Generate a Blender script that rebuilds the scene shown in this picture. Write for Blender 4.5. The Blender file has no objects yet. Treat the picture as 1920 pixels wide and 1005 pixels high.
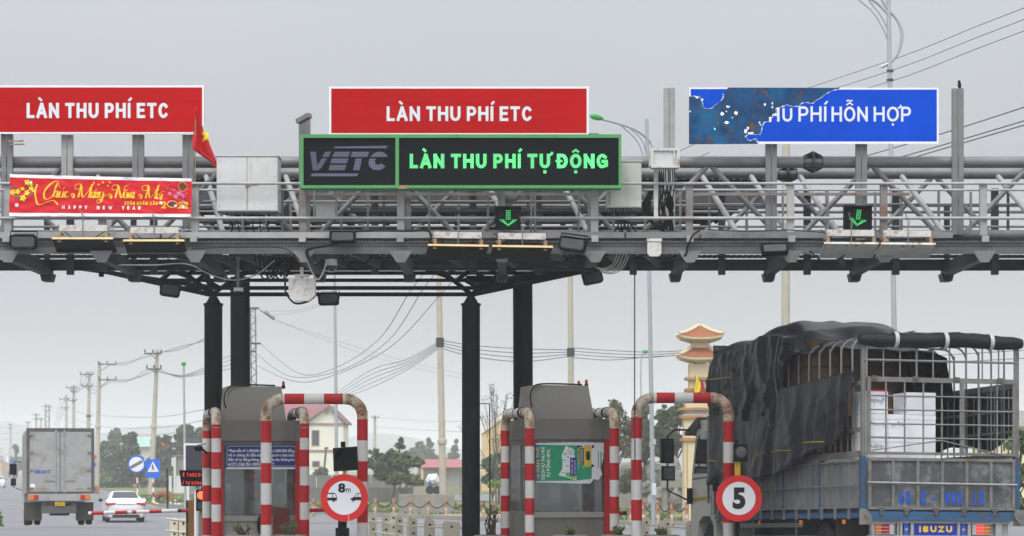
import bpy, math, random
from mathutils import Vector, Matrix, noise as mnoise
random.seed(7)
sc = bpy.context.scene
COL = sc.collection
R = math.radians
V = Vector

# ------------------------------------------------------------------ camera
F, CX, HY, H = 4500.0, 960.0, 875.0, 1.65        # focal length and horizon, in photo pixels; eye height in metres
cam = bpy.data.cameras.new('camera')
cam.sensor_width = 36.0
cam.lens = F / 1920 * 36
cam.shift_y = (HY - 502.5) / 1920
cam.clip_start, cam.clip_end = 0.5, 12000
cam.dof.use_dof = True
cam.dof.focus_distance = 40
cam.dof.aperture_fstop = 4.5
co = bpy.data.objects.new('camera', cam)
COL.objects.link(co)
co.location = (0, 0, H)
co.rotation_euler = (R(90), 0, 0)
sc.camera = co
sc.view_settings.view_transform = 'Standard'
sc.view_settings.look = 'None'
sc.view_settings.exposure = -0.15
sc.view_settings.gamma = 1
sc.cycles.use_denoising = True
sc.cycles.volume_bounces = 2
sc.cycles.max_bounces = 8
sc.cycles.transparent_max_bounces = 12

# ------------------------------------------------------------------ overcast sky and sun
SUN_EL, SUN_AZ = R(58), R(200)
w = bpy.data.worlds.new('World')
sc.world = w
w.use_nodes = True
nt = w.node_tree
nt.nodes.clear()
out = nt.nodes.new('ShaderNodeOutputWorld')
bg = nt.nodes.new('ShaderNodeBackground')
sky = nt.nodes.new('ShaderNodeTexSky')
sky.sky_type = 'NISHITA'
sky.sun_disc = False
sky.sun_elevation = SUN_EL
sky.sun_rotation = SUN_AZ
sky.air_density = 1.0
sky.dust_density = 4.0
hs = nt.nodes.new('ShaderNodeHueSaturation')
hs.inputs['Saturation'].default_value = 0.12
mixw = nt.nodes.new('ShaderNodeMix')
mixw.data_type = 'RGBA'
mixw.inputs[0].default_value = 0.80                      # cloud deck hides most of the clear sky
tcw = nt.nodes.new('ShaderNodeTexCoord')
nzw = nt.nodes.new('ShaderNodeTexNoise')
nzw.inputs['Scale'].default_value = 2.2
nzw.inputs['Detail'].default_value = 4
rpw = nt.nodes.new('ShaderNodeValToRGB')
rpw.color_ramp.elements[0].position = 0.3
rpw.color_ramp.elements[0].color = (5.4, 5.75, 6.25, 1)
rpw.color_ramp.elements[1].position = 0.75
rpw.color_ramp.elements[1].color = (6.4, 6.65, 7.05, 1)
nt.links.new(tcw.outputs['Generated'], nzw.inputs['Vector'])
nt.links.new(nzw.outputs['Fac'], rpw.inputs['Fac'])
nt.links.new(sky.outputs[0], hs.inputs['Color'])
nt.links.new(hs.outputs[0], mixw.inputs[6])
nt.links.new(rpw.outputs[0], mixw.inputs[7])
sep = nt.nodes.new('ShaderNodeSeparateXYZ')               # an overcast sky is brightest overhead
nt.links.new(tcw.outputs['Generated'], sep.inputs[0])
mr = nt.nodes.new('ShaderNodeMapRange')
mr.inputs['From Min'].default_value = .12
mr.inputs['From Max'].default_value = .9
mr.inputs['To Min'].default_value = 1.0
mr.inputs['To Max'].default_value = 3.3
nt.links.new(sep.outputs[2], mr.inputs['Value'])
vm = nt.nodes.new('ShaderNodeVectorMath')
vm.operation = 'SCALE'
nt.links.new(mixw.outputs[2], vm.inputs[0])
mr2 = nt.nodes.new('ShaderNodeMapRange')                   # and brighter towards the veiled sun behind the camera
mr2.inputs['From Min'].default_value = 0
mr2.inputs['From Max'].default_value = -.8
mr2.inputs['To Min'].default_value = 1.0
mr2.inputs['To Max'].default_value = 1.75
nt.links.new(sep.outputs[1], mr2.inputs['Value'])
mm = nt.nodes.new('ShaderNodeMath')
mm.operation = 'MULTIPLY'
nt.links.new(mr.outputs[0], mm.inputs[0])
nt.links.new(mr2.outputs[0], mm.inputs[1])
nt.links.new(mm.outputs[0], vm.inputs['Scale'])
nt.links.new(vm.outputs[0], bg.inputs['Color'])
bg.inputs['Strength'].default_value = 0.1
nt.links.new(bg.outputs[0], out.inputs['Surface'])
sl = bpy.data.lights.new('sun', 'SUN')
sl.energy = 1.5
sl.angle = R(14)
sl.color = (1.0, 0.97, 0.93)
so = bpy.data.objects.new('sun', sl)
COL.objects.link(so)
_d = V((math.sin(SUN_AZ) * math.cos(SUN_EL), math.cos(SUN_AZ) * math.cos(SUN_EL), math.sin(SUN_EL)))
so.rotation_euler = (-_d).to_track_quat('-Z', 'Y').to_euler()
so.location = (0, -20, 40)

# ------------------------------------------------------------------ helpers
def P(px, py, Y):
    return V(((px - CX) * Y / F, Y, H + (HY - py) * Y / F))
def ZP(py, Y):
    return H + (HY - py) * Y / F
def XP(px, Y):
    return (px - CX) * Y / F
def ground(Y):                                            # the plaza sits on a low bank, the land beyond is 0.95 m lower
    t = min(1, max(0, (Y - 60) / 52))
    return -0.95 * t * t * (3 - 2 * t)
def PM(Y):                                                # a flat drawing board facing the camera at distance Y
    return lambda u, v, d=0.0: P(u, v, Y) + V((0, -d, 0))

class MB:
    def __init__(s):
        s.v, s.f, s.m = [], [], []
    def add(s, vs, fs, mi=0):
        b = len(s.v)
        s.v += [V(p) for p in vs]
        s.f += [tuple(i + b for i in f) for f in fs]
        s.m += [mi] * len(fs)
        return s
    def hexa(s, p, mi=0):                                 # 8 corners: bottom ring then top ring
        return s.add(p, [(3, 2, 1, 0), (4, 5, 6, 7), (0, 1, 5, 4), (1, 2, 6, 5), (2, 3, 7, 6), (3, 0, 4, 7)], mi)
    def box(s, c, size, rz=0, mi=0, rot=None):
        c = V(c)
        m = rot if rot is not None else Matrix.Rotation(rz, 3, 'Z')
        x, y, z = [q / 2 for q in size]
        return s.hexa([c + m @ V(q) for q in ((-x, -y, -z), (x, -y, -z), (x, y, -z), (-x, y, -z), (-x, -y, z), (x, -y, z), (x, y, z), (-x, y, z))], mi)
    def bx(s, x0, x1, y0, y1, z0, z1, mi=0):
        return s.box(((x0 + x1) / 2, (y0 + y1) / 2, (z0 + z1) / 2), (abs(x1 - x0), abs(y1 - y0), abs(z1 - z0)), 0, mi)
    def bar(s, p0, p1, w, h, up=(0, 0, 1), mi=0):
        p0, p1 = V(p0), V(p1)
        d = (p1 - p0).normalized()
        up = V(up)
        if abs(d.dot(up)) > .98:
            up = V((0, 1, 0))
        r = d.cross(up).normalized() * (w / 2)
        u = r.cross(d).normalized() * (h / 2)
        return s.hexa([p0 - r - u, p0 + r - u, p1 + r - u, p1 - r - u, p0 - r + u, p0 + r + u, p1 + r + u, p1 - r + u], mi)
    def path(s, pts, r, n=8, mis=None, mi=0, closed=False, caps=True):
        pts = [V(p) for p in pts]
        k = len(pts)
        rs = r if isinstance(r, (list, tuple)) else [r] * k
        t0 = (pts[1] - pts[0]).normalized()
        a = V((0, 0, 1)) if abs(t0.z) < .9 else V((1, 0, 0))
        nn = t0.cross(a).normalized()
        b = len(s.v)
        for i, p in enumerate(pts):
            if closed:
                t = (pts[(i + 1) % k] - pts[i - 1])
            else:
                t = pts[min(i + 1, k - 1)] - pts[max(i - 1, 0)]
            if t.length < 1e-9:
                t = t0
            t.normalize()
            nn = nn - t * nn.dot(t)
            if nn.length < 1e-6:
                nn = t.orthogonal()
            nn.normalize()
            bb = t.cross(nn)
            for j in range(n):
                q = 2 * math.pi * j / n
                s.v.append(p + (nn * math.cos(q) + bb * math.sin(q)) * rs[i])
        seg = k if closed else k - 1
        for i in range(seg):
            m_ = mis[i] if mis else mi
            for j in range(n):
                a0, a1 = b + i * n + j, b + i * n + (j + 1) % n
                c0, c1 = b + ((i + 1) % k) * n + j, b + ((i + 1) % k) * n + (j + 1) % n
                s.f.append((a0, a1, c1, c0))
                s.m.append(m_)
        if caps and not closed:
            s.f.append(tuple(b + j for j in reversed(range(n))))
            s.m.append(mis[0] if mis else mi)
            s.f.append(tuple(b + (k - 1) * n + j for j in range(n)))
            s.m.append(mis[-1] if mis else mi)
        return s
    def tube(s, p0, p1, r0, r1=None, n=10, mi=0):
        return s.path([p0, p1], [r0, r0 if r1 is None else r1], n, mi=mi)
    def sphere(s, c, r, sc_=(1, 1, 1), nu=12, nv=8, mi=0):
        c = V(c)
        vs = [c + V((0, 0, -r * sc_[2]))]
        for i in range(1, nv):
            ph = -math.pi / 2 + math.pi * i / nv
            for j in range(nu):
                th = 2 * math.pi * j / nu
                vs.append(c + V((math.cos(ph) * math.cos(th) * r * sc_[0], math.cos(ph) * math.sin(th) * r * sc_[1], math.sin(ph) * r * sc_[2])))
        vs.append(c + V((0, 0, r * sc_[2])))
        fs = [(0, 1 + (j + 1) % nu, 1 + j) for j in range(nu)]
        for i in range(nv - 2):
            for j in range(nu):
                a, b_ = 1 + i * nu + j, 1 + i * nu + (j + 1) % nu
                fs.append((a, b_, b_ + nu, a + nu))
        t = len(vs) - 1
        fs += [(t, 1 + (nv - 2) * nu + j, 1 + (nv - 2) * nu + (j + 1) % nu) for j in range(nu)]
        return s.add(vs, fs, mi)
    def poly(s, fn, pts, d=0.0, mi=0):                    # flat outline on a drawing board
        return s.add([fn(u, v, d) for u, v in pts], [tuple(range(len(pts)))], mi)
    def prism(s, fn, pts, d0, d1, mi=0):
        k = len(pts)
        vs = [fn(u, v, d0) for u, v in pts] + [fn(u, v, d1) for u, v in pts]
        fs = [tuple(reversed(range(k))), tuple(range(k, 2 * k))] + [(i, (i + 1) % k, k + (i + 1) % k, k + i) for i in range(k)]
        return s.add(vs, fs, mi)
    def ribbon(s, fn, pts, wd, d=0.0, mi=0, cap=True, closed=False, ws=None):
        pts = [V((p[0], p[1])) for p in pts]
        k = len(pts)
        if cap and not closed:
            e0 = (pts[0] - pts[1]).normalized() * wd / 2
            e1 = (pts[-1] - pts[-2]).normalized() * wd / 2
            pts[0] = pts[0] + e0
            pts[-1] = pts[-1] + e1
        vs = []
        for i in range(k):
            if closed:
                a, b_ = pts[i] - pts[i - 1], pts[(i + 1) % k] - pts[i]
            else:
                a = pts[i] - pts[i - 1] if i else pts[1] - pts[0]
                b_ = pts[i + 1] - pts[i] if i < k - 1 else a
            a, b_ = a.normalized(), b_.normalized()
            t = (a + b_)
            t = t.normalized() if t.length > 1e-6 else a
            nrm = V((-t.y, t.x))
            cs = max(.5, abs(nrm.dot(V((-a.y, a.x)))))
            hw = (ws[i] if ws else wd) / 2 / cs
            vs += [fn(pts[i].x + nrm.x * hw, pts[i].y + nrm.y * hw, d), fn(pts[i].x - nrm.x * hw, pts[i].y - nrm.y * hw, d)]
        fs = [(2 * i, 2 * i + 1, (2 * i + 3) % (2 * k), (2 * i + 2) % (2 * k)) for i in range(k if closed else k - 1)]
        return s.add(vs, fs, mi)
    def build(s, name, mats, parent=None, origin=None, smooth=None):
        mats = mats if isinstance(mats, (list, tuple)) else [mats]
        root = parent
        while root is not None and root.parent is not None:
            root = root.parent
        if root is not None:
            o_ = V(root.location)
            if origin is not None:
                o_ = V(origin)
        else:
            o_ = V(origin) if origin is not None else V((0, 0, 0))
        me = bpy.data.meshes.new(name)
        me.from_pydata([tuple(p - o_) for p in s.v], [], s.f)
        for m in mats:
            me.materials.append(M[m] if isinstance(m, str) else m)
        if len(mats) > 1:
            me.polygons.foreach_set('material_index', s.m)
        if smooth:
            me.shade_smooth()
            me.set_sharp_from_angle(angle=R(smooth))
        me.update()
        ob = bpy.data.objects.new(name, me)
        COL.objects.link(ob)
        if parent is not None:
            ob.parent = parent
        else:
            ob.location = o_
        return ob

def tag(o, label, cat, group=None, kind=None):
    if label: o['label'] = label
    if cat: o['category'] = cat
    if group: o['group'] = group
    if kind: o['kind'] = kind
    return o
def thing(name, label, cat, loc=(0, 0, 0), group=None):
    o = bpy.data.objects.new(name, None)
    o.empty_display_size = .2
    COL.objects.link(o)
    o.location = loc
    return tag(o, label, cat, group)
def solo(mb, name, mats, label, cat, origin, group=None, smooth=None):
    return tag(mb.build(name, mats, None, origin, smooth), label, cat, group)
def dup(root, loc, rz, label, group=None, depth=True):
    c = root.copy()
    COL.objects.link(c)
    c.location = loc
    c.rotation_euler = (0, 0, rz)
    tag(c, label, None, group)
    def rec(o, n):
        for ch in [q for q in bpy.data.objects if q.parent == o]:
            k = ch.copy()
            COL.objects.link(k)
            k.parent = n
            rec(ch, k)
    if depth:
        rec(root, c)
    return c

# ------------------------------------------------------------------ materials
M = {}
def mat(name, col, rough=.6, metal=0.0, var=.25, scale=3.0, bump=0.0, bscale=30, dirt_sheen=None, dirt_sheen_amt=.4, dscale=2.0, streak=False, spec=.22, detail=6):
    m = bpy.data.materials.new(name)
    m.use_nodes = True
    n, l = m.node_tree.nodes, m.node_tree.links
    b = n['Principled BSDF']
    b.inputs['Roughness'].default_value = rough
    b.inputs['Metallic'].default_value = metal
    b.inputs['Specular IOR Level'].default_value = spec
    tc = n.new('ShaderNodeTexCoord')
    cur = None
    c = V(col)
    nz = n.new('ShaderNodeTexNoise')
    nz.inputs['Scale'].default_value = scale
    nz.inputs['Detail'].default_value = detail
    nz.inputs['Roughness'].default_value = .65
    l.new(tc.outputs['Object'], nz.inputs['Vector'])
    rp = n.new('ShaderNodeValToRGB')
    rp.color_ramp.elements[0].position = .28
    rp.color_ramp.elements[1].position = .74
    lo, hi = c * (1 - var), c * (1 + var * .7)
    rp.color_ramp.elements[0].color = (*lo, 1)
    rp.color_ramp.elements[1].color = (*[min(.95, q) for q in hi], 1)
    l.new(nz.outputs['Fac'], rp.inputs['Fac'])
    cur = rp.outputs[0]
    if dirt_sheen is not None:
        n2 = n.new('ShaderNodeTexNoise')
        n2.inputs['Scale'].default_value = dscale
        n2.inputs['Detail'].default_value = 8
        n2.inputs['Roughness'].default_value = .7
        if streak:
            mp = n.new('ShaderNodeMapping')
            mp.inputs['Scale'].default_value = (1.0, 1.0, .16)
            l.new(tc.outputs['Object'], mp.inputs['Vector'])
            l.new(mp.outputs[0], n2.inputs['Vector'])
        else:
            l.new(tc.outputs['Object'], n2.inputs['Vector'])
        r2 = n.new('ShaderNodeValToRGB')
        p0 = .5 + (.5 - dirt_sheen_amt) * .5
        r2.color_ramp.elements[0].position = max(.02, p0 - .04)
        r2.color_ramp.elements[1].position = min(.98, p0 + .14)
        l.new(n2.outputs['Fac'], r2.inputs['Fac'])
        mx = n.new('ShaderNodeMix')
        mx.data_type = 'RGBA'
        mx.inputs[7].default_value = (*dirt_sheen, 1)
        l.new(r2.outputs[0], mx.inputs[0])
        l.new(cur, mx.inputs[6])
        cur = mx.outputs[2]
    l.new(cur, b.inputs['Base Color'])
    if bump:
        n3 = n.new('ShaderNodeTexNoise')
        n3.inputs['Scale'].default_value = bscale
        n3.inputs['Detail'].default_value = 4
        l.new(tc.outputs['Object'], n3.inputs['Vector'])
        bp = n.new('ShaderNodeBump')
        bp.inputs['Strength'].default_value = bump
        bp.inputs['Distance'].default_value = .02
        l.new(n3.outputs['Fac'], bp.inputs['Height'])
        l.new(bp.outputs[0], b.inputs['Normal'])
    M[name] = m
    return m
def emit(name, col, strength, base=(.02, .02, .02), pitch=None):
    m = bpy.data.materials.new(name)
    m.use_nodes = True
    n, l = m.node_tree.nodes, m.node_tree.links
    b = n['Principled BSDF']
    b.inputs['Base Color'].default_value = (*base, 1)
    b.inputs['Roughness'].default_value = .5
    b.inputs['Emission Color'].default_value = (*col, 1)
    b.inputs['Emission Strength'].default_value = strength
    if pitch:                                             # single light dots of the LED matrix
        tc = n.new('ShaderNodeTexCoord')
        vo = n.new('ShaderNodeTexVoronoi')
        vo.inputs['Scale'].default_value = 1 / pitch
        vo.inputs['Randomness'].default_value = 0.0
        l.new(tc.outputs['Object'], vo.inputs['Vector'])
        mp = n.new('ShaderNodeMapRange')
        mp.inputs['From Min'].default_value = .30
        mp.inputs['From Max'].default_value = .52
        mp.inputs['To Min'].default_value = strength * 1.5
        mp.inputs['To Max'].default_value = strength * .25
        l.new(vo.outputs['Distance'], mp.inputs['Value'])
        l.new(mp.outputs[0], b.inputs['Emission Strength'])
    M[name] = m
    return m
RUST = (.17, .065, .022)
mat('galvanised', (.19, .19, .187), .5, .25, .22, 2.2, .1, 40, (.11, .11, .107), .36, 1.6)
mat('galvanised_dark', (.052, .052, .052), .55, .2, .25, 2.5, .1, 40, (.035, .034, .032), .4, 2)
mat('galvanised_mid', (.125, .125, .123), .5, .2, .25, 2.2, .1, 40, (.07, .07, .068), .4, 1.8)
mat('lens_grey', (.10, .105, .10), .35, 0, .2, 14)
mat('sign_seam', (.26, .004, .005), .6, spec=.03)
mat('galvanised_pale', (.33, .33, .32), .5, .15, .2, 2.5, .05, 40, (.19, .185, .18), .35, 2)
mat('galvanised_rusty', (.20, .19, .18), .6, .15, .25, 3, .1, 40, RUST, .45, 3.2)
mat('canopy_steel', (.006, .006, .006), .7, .0, .3, 2, spec=.05)
mat('roof_sheet', (.07, .073, .077), .6, .1, .25, 1.2)
mat('column_paint', (.008, .0085, .009), .6, 0, .35, 1.5, .05, 20, (.022, .024, .026), .42, 1.1, True, spec=.05)
mat('black_cable', (.012, .012, .012), .5, 0, .2)
mat('grey_cable', (.42, .41, .38), .6, 0, .2)
mat('power_wire', (.05, .07, .075), .6, 0, .2)
mat('sign_red', (.43, .006, .007), .5, 0, .10, .9, 0, 1, (.36, .006, .007), .22, 1.4, spec=.03)
mat('sign_white', (.72, .72, .73), .5, 0, .06)
mat('sign_letter', (.66, .67, .69), .5, 0, .08, 8)
mat('sign_blue', (.001, .062, .50), .5, 0, .12, 1.2, spec=.03)
mat('paper_white', (.82, .83, .83), .7, 0, .05, 10)
mat('led_frame', (.08, .28, .095), .5, 0, .12, 2, spec=.2)
mat('led_black', (.006, .008, .009), .6, 0, .2, 2, spec=.06)
mat('black_housing', (.008, .008, .0085), .55, 0, .3, 8, .05, 60, spec=.08)
mat('lamp_glass', (.05, .053, .053), .25, 0, .2, 12)
mat('cabinet_paint', (.52, .525, .51), .55, 0, .1, 3, 0, 1, (.36, .21, .10), .22, 2.3, True)
mat('cabinet_cream', (.50, .50, .44), .5, 0, .08, 3, 0, 1, (.36, .35, .30), .28, 2, True)
mat('panel_dark', (.016, .015, .013), .6, 0, .2, 3)
mat('panel_gold', (.62, .45, .22), .5, 0, .15, 4)
mat('panel_pale', (.40, .40, .37), .55, 0, .2, 4)
mat('bracket_tan', (.35, .24, .14), .6, 0, .3, 6, 0, 1, RUST, .42, 6)
mat('rusty_white', (.55, .54, .51), .6, 0, .1, 4, .05, 30, (.26, .12, .045), .42, 7)
mat('pipe_red', (.44, .012, .016), .42, 0, .16, 5, .04, 40, (.26, .02, .02), .28, 7)
mat('pipe_white', (.60, .585, .55), .5, 0, .1, 5, .04, 40, (.20, .18, .15), .26, 10)
mat('pipe_cream', (.56, .48, .36), .55, 0, .12, 5, .04, 40, (.24, .10, .035), .42, 8)
mat('pipe_rust', (.52, .46, .38), .6, 0, .15, 6, .08, 40, (.22, .085, .028), .56, 7.5)
mat('booth_grey', (.185, .176, .155), .6, 0, .1, 1.5, .03, 20, (.125, .118, .10), .36, 1.6, True)
mat('booth_light', (.30, .29, .27), .6, 0, .1, 2, .03, 20)
mat('booth_red', (.40, .012, .014), .45, 0, .14, 3)
mat('booth_inside', (.10, .11, .105), .7, 0, .2, 2)
mat('notice_blue', (.012, .035, .17), .45, 0, .12, 3)
mat('paper_note', (.52, .58, .57), .7, 0, .1, 5)
mat('board_redbrown', (.13, .025, .018), .5, 0, .2, 4)
mat('concrete', (.25, .235, .205), .85, 0, .2, 1.5, .2, 15, (.2, .19, .165), .4, 2.4)
mat('pole_concrete', (.42, .38, .31), .8, 0, .12, .6, .1, 20, (.29, .26, .21), .36, .9)
mat('post_white', (.74, .68, .53), .7, 0, .1, 4, .15, 30, (.22, .18, .12), .3, 4)
mat('bollard_rust', (.56, .50, .41), .75, 0, .2, 5, .1, 30, (.27, .095, .025), .66, 3.5)
mat('street_pole', (.36, .38, .39), .45, .25, .1, 1)
mat('lamp_green', (.07, .36, .085), .4, 0, .15, 5)
mat('asphalt', (.18, .181, .187), .75, 0, .14, .25, .15, 60, (.115, .116, .12), .4, .12)
mat('soil', (.19, .155, .10), .95, 0, .25, .35, .3, 6, (.07, .10, .025), .56, .3)
mat('verge_grass', (.085, .125, .03), .95, 0, .4, 1.2, .4, 12, (.24, .19, .12), .42, .5)
mat('verge', (.085, .14, .026), .95, 0, .35, 1.5, .4, 8, (.27, .205, .125), .50, .42)
mat('concrete_dark', (.15, .145, .13), .9, 0, .25, 1.2, .2, 10, (.10, .098, .085), .4, 1.4)
mat('sand', (.34, .25, .15), .95, 0, .25, 1, .3, 10)
mat('kerb_stone', (.25, .245, .225), .85, 0, .2, 1, .1, 20)
mat('road_paint', (.6, .6, .58), .7, 0, .15, 2)
mat('truck_alu', (.34, .335, .325), .45, .25, .14, 1.6, .05, 12, (.21, .20, .18), .42, 1.5)
mat('truck_edge', (.10, .095, .085), .5, .2, .3, 3)
mat('truck_steel', (.17, .165, .155), .55, .2, .28, 4, .08, 30, (.11, .075, .05), .34, 5)
mat('truck_panel', (.075, .078, .078), .6, .1, .25, 3, .06, 25, (.21, .215, .215), .42, 3.2)
mat('side_panel', (.17, .175, .175), .55, .15, .18, 2.5, .05, 25, (.13, .12, .11), .36, 2.5, True)
mat('truck_blue', (.03, .085, .165), .6, 0, .22, 3, .05, 30, (.07, .055, .045), .42, 5)
mat('rubber', (.016, .016, .015), .85, 0, .3, 8, .2, 30)
mat('mudflap', (.06, .055, .048), .85, 0, .3, 3)
mat('tarp', (.0075, .009, .012), .40, 0, .35, 2.2, .25, 5, (.018, .020, .025), .40, 1.6, spec=.22)  # second tone: dust, plus bluish sheen and pale streaks put into the colour
mat('tarp_trim', (.34, .23, .03), .6, 0, .2, 8)
mat('tape', (.42, .43, .43), .5, 0, .2, 8)
mat('cab_paint', (.42, .42, .38), .35, 0, .1, 2, 0, 1, (.25, .24, .21), .3, 2)
mat('glass_dark', (.012, .014, .016), .06, 0, .1, spec=.6)
mat('mirror_glass', (.16, .18, .18), .08, .8, .1)
mat('foam', (.78, .79, .80), .75, 0, .05, 4, .05, 40)
mat('carton', (.10, .058, .03), .8, 0, .18, 3, .04, 20)
mat('tape_red', (.55, .03, .03), .5)
mat('ink_blue', (.03, .06, .28), .6)
mat('lettering_blue', (.018, .075, .36), .5, 0, .2, 9)
mat('lettering_yellow', (.72, .42, .02), .5)
mat('plate_yellow', (.62, .42, .02), .5, 0, .1, 8)
mat('lens_red', (.40, .015, .02), .2, 0, .1)
mat('lens_orange', (.62, .19, .015), .2, 0, .1)
mat('lens_clear', (.5, .5, .5), .2, 0, .1)
mat('car_white', (.60, .61, .62), .22, 0, .03, spec=.5)
mat('car_glass', (.05, .06, .065), .2, 0, .1, spec=.3)
mat('black_trim', (.012, .012, .013), .5)
mat('banner_red', (.58, .012, .018), .5, 0, .08, 2)
mat('banner_white', (.80, .78, .80), .6, 0, .05)
mat('banner_gold', (.85, .50, .03), .45, 0, .16, 9)
mat('blossom_yellow', (.80, .60, .05), .6, 0, .2, 20)
mat('blossom_pink', (.62, .16, .30), .6, 0, .3, 20)
mat('leaf_print', (.03, .22, .10), .6)
mat('twig_print', (.12, .03, .04), .6)
mat('flag_red', (.44, .008, .009), .55, 0, .1, 2)
mat('flag_yellow', (.82, .58, .02), .55)
mat('poster_blue', (.04, .13, .32), .5, 0, .1)
mat('poster_green', (.02, .30, .15), .5, 0, .12, 8)
mat('poster_lime', (.20, .52, .12), .5)
mat('poster_white', (.66, .67, .69), .55, 0, .08, 6, .1, 9)
mat('poster_navy', (.03, .02, .22), .5)
mat('poster_yellow', (.66, .45, .05), .5)
mat('house_wall', (.70, .68, .58), .8, 0, .06, .5)
mat('house_trim', (.30, .16, .15), .7, 0, .15)
mat('house_ochre', (.58, .42, .20), .8, 0, .1, .6)
mat('roof_red', (.23, .085, .095), .75, 0, .15, .8, .1, 8)
mat('roof_tile', (.29, .105, .045), .8, 0, .28, 6, .25, 18)
mat('tower_cream', (.60, .51, .33), .75, 0, .07, .7, 0, 1, (.46, .38, .24), .24, .8, True)
mat('tower_orange', (.40, .20, .08), .75, 0, .15, 2)
mat('window_dark', (.05, .06, .065), .2)
mat('roof_green', (.30, .45, .38), .7, 0, .1, .5)
mat('wall_white', (.58, .59, .58), .8, 0, .1, .6)
mat('rock', (.22, .21, .19), .9, 0, .3, .9, .4, 3, (.07, .075, .055), .4, .8)
mat('bark', (.09, .075, .055), .9, 0, .3, 3, .2, 15)
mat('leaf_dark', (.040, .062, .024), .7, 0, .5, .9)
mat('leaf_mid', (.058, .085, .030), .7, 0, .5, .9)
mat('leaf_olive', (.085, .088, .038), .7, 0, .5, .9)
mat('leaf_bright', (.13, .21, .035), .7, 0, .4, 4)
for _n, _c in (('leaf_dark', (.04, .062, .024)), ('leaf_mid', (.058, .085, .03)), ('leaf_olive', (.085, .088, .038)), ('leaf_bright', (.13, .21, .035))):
    mat(_n + '_sun', [q * 2.0 for q in _c], .6, 0, .4, 2.5)  # second, lighter leaf tone, mixed through the crowns at random
mat('cow_hide', (.26, .10, .035), .8, 0, .25, 2)
mat('barrier_brown', (.24, .11, .03), .6, 0, .2, 3)
mat('hill_green', (.05, .075, .045), .95, 0, .3, .01)
mat('cloth_dark', (.03, .035, .045), .8)
mat('skin', (.35, .2, .13), .6)
mat('tarp_blue', (.03, .09, .28), .5, 0, .2, 2)
mat('litter_white', (.7, .7, .7), .7)
mat('litter_yellow', (.75, .42, .02), .6)
mat('bird_feather', (.025, .02, .018), .8, 0, .4, 40)
mat('sign_blue_bright', (.012, .13, .62), .4, 0, .08, 2)
mat('panel_slate', (.045, .05, .06), .5, 0, .15, 1)
mat('truck_badge', (.008, .035, .28), .45, 0, .1, 3)
mat('roof_red_bright', (.34, .105, .115), .75, 0, .12, .8, .1, 8)
mat('house_wall_yellow', (.72, .66, .40), .8, 0, .08, .6)
emit('led_green', (.12, 1.0, .30), 3.4, pitch=.022)
emit('led_green_dot', (.03, 1.0, .22), 1.25)
emit('led_violet', (.30, .31, .62), .62, pitch=.026)
emit('led_red', (1.0, .03, .02), 1.2)
emit('led_red_dim', (1.0, .08, .08), .7)
emit('lamp_red', (1.0, .13, .04), 2.4)
emit('brake_red', (1.0, .07, .04), 1.0, (.4, .02, .02))
def glassy():
    m = bpy.data.materials.new('booth_glass')
    m.use_nodes = True
    n, l = m.node_tree.nodes, m.node_tree.links
    n.remove(n['Principled BSDF'])
    t = n.new('ShaderNodeBsdfTransparent')
    t.inputs[0].default_value = (.62, .68, .67, 1)
    g = n.new('ShaderNodeBsdfGlossy')
    g.inputs['Roughness'].default_value = .05
    fr = n.new('ShaderNodeFresnel')
    fr.inputs[0].default_value = 1.9
    mx = n.new('ShaderNodeMixShader')
    l.new(fr.outputs[0], mx.inputs[0])
    l.new(t.outputs[0], mx.inputs[1])
    l.new(g.outputs[0], mx.inputs[2])
    df = n.new('ShaderNodeBsdfDiffuse')                   # a film of road dust on the panes
    df.inputs[0].default_value = (.42, .44, .43, 1)
    m2 = n.new('ShaderNodeMixShader')
    m2.inputs[0].default_value = .15
    l.new(mx.outputs[0], m2.inputs[1])
    l.new(df.outputs[0], m2.inputs[2])
    l.new(m2.outputs[0], n['Material Output'].inputs['Surface'])
    M['booth_glass'] = m
glassy()
def rusted_sheet():                                       # bare backing of the torn sign: mottled blue with rust spots
    m = mat('sign_backing', (.014, .066, .165), .6, .1, .5, 3.4, .06, 40, spec=.05)
    n, l = m.node_tree.nodes, m.node_tree.links
    b = n['Principled BSDF']
    src = b.inputs['Base Color'].links[0].from_socket
    tc = n.new('ShaderNodeTexCoord')
    for scl, lo, hi, colr in ((1.7, .52, .66, (.009, .10, .22)), (13, .60, .66, (.10, .05, .025)), (6, .62, .68, (.13, .07, .03))):
        nz = n.new('ShaderNodeTexNoise')
        nz.inputs['Scale'].default_value = scl
        nz.inputs['Detail'].default_value = 5
        l.new(tc.outputs['Object'], nz.inputs['Vector'])
        rp = n.new('ShaderNodeValToRGB')
        rp.color_ramp.elements[0].position = lo
        rp.color_ramp.elements[1].position = hi
        l.new(nz.outputs['Fac'], rp.inputs['Fac'])
        mx = n.new('ShaderNodeMix')
        mx.data_type = 'RGBA'
        mx.inputs[7].default_value = (*colr, 1)
        l.new(rp.outputs[0], mx.inputs[0])
        l.new(src, mx.inputs[6])
        src = mx.outputs[2]
    l.new(src, b.inputs['Base Color'])
rusted_sheet()

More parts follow.
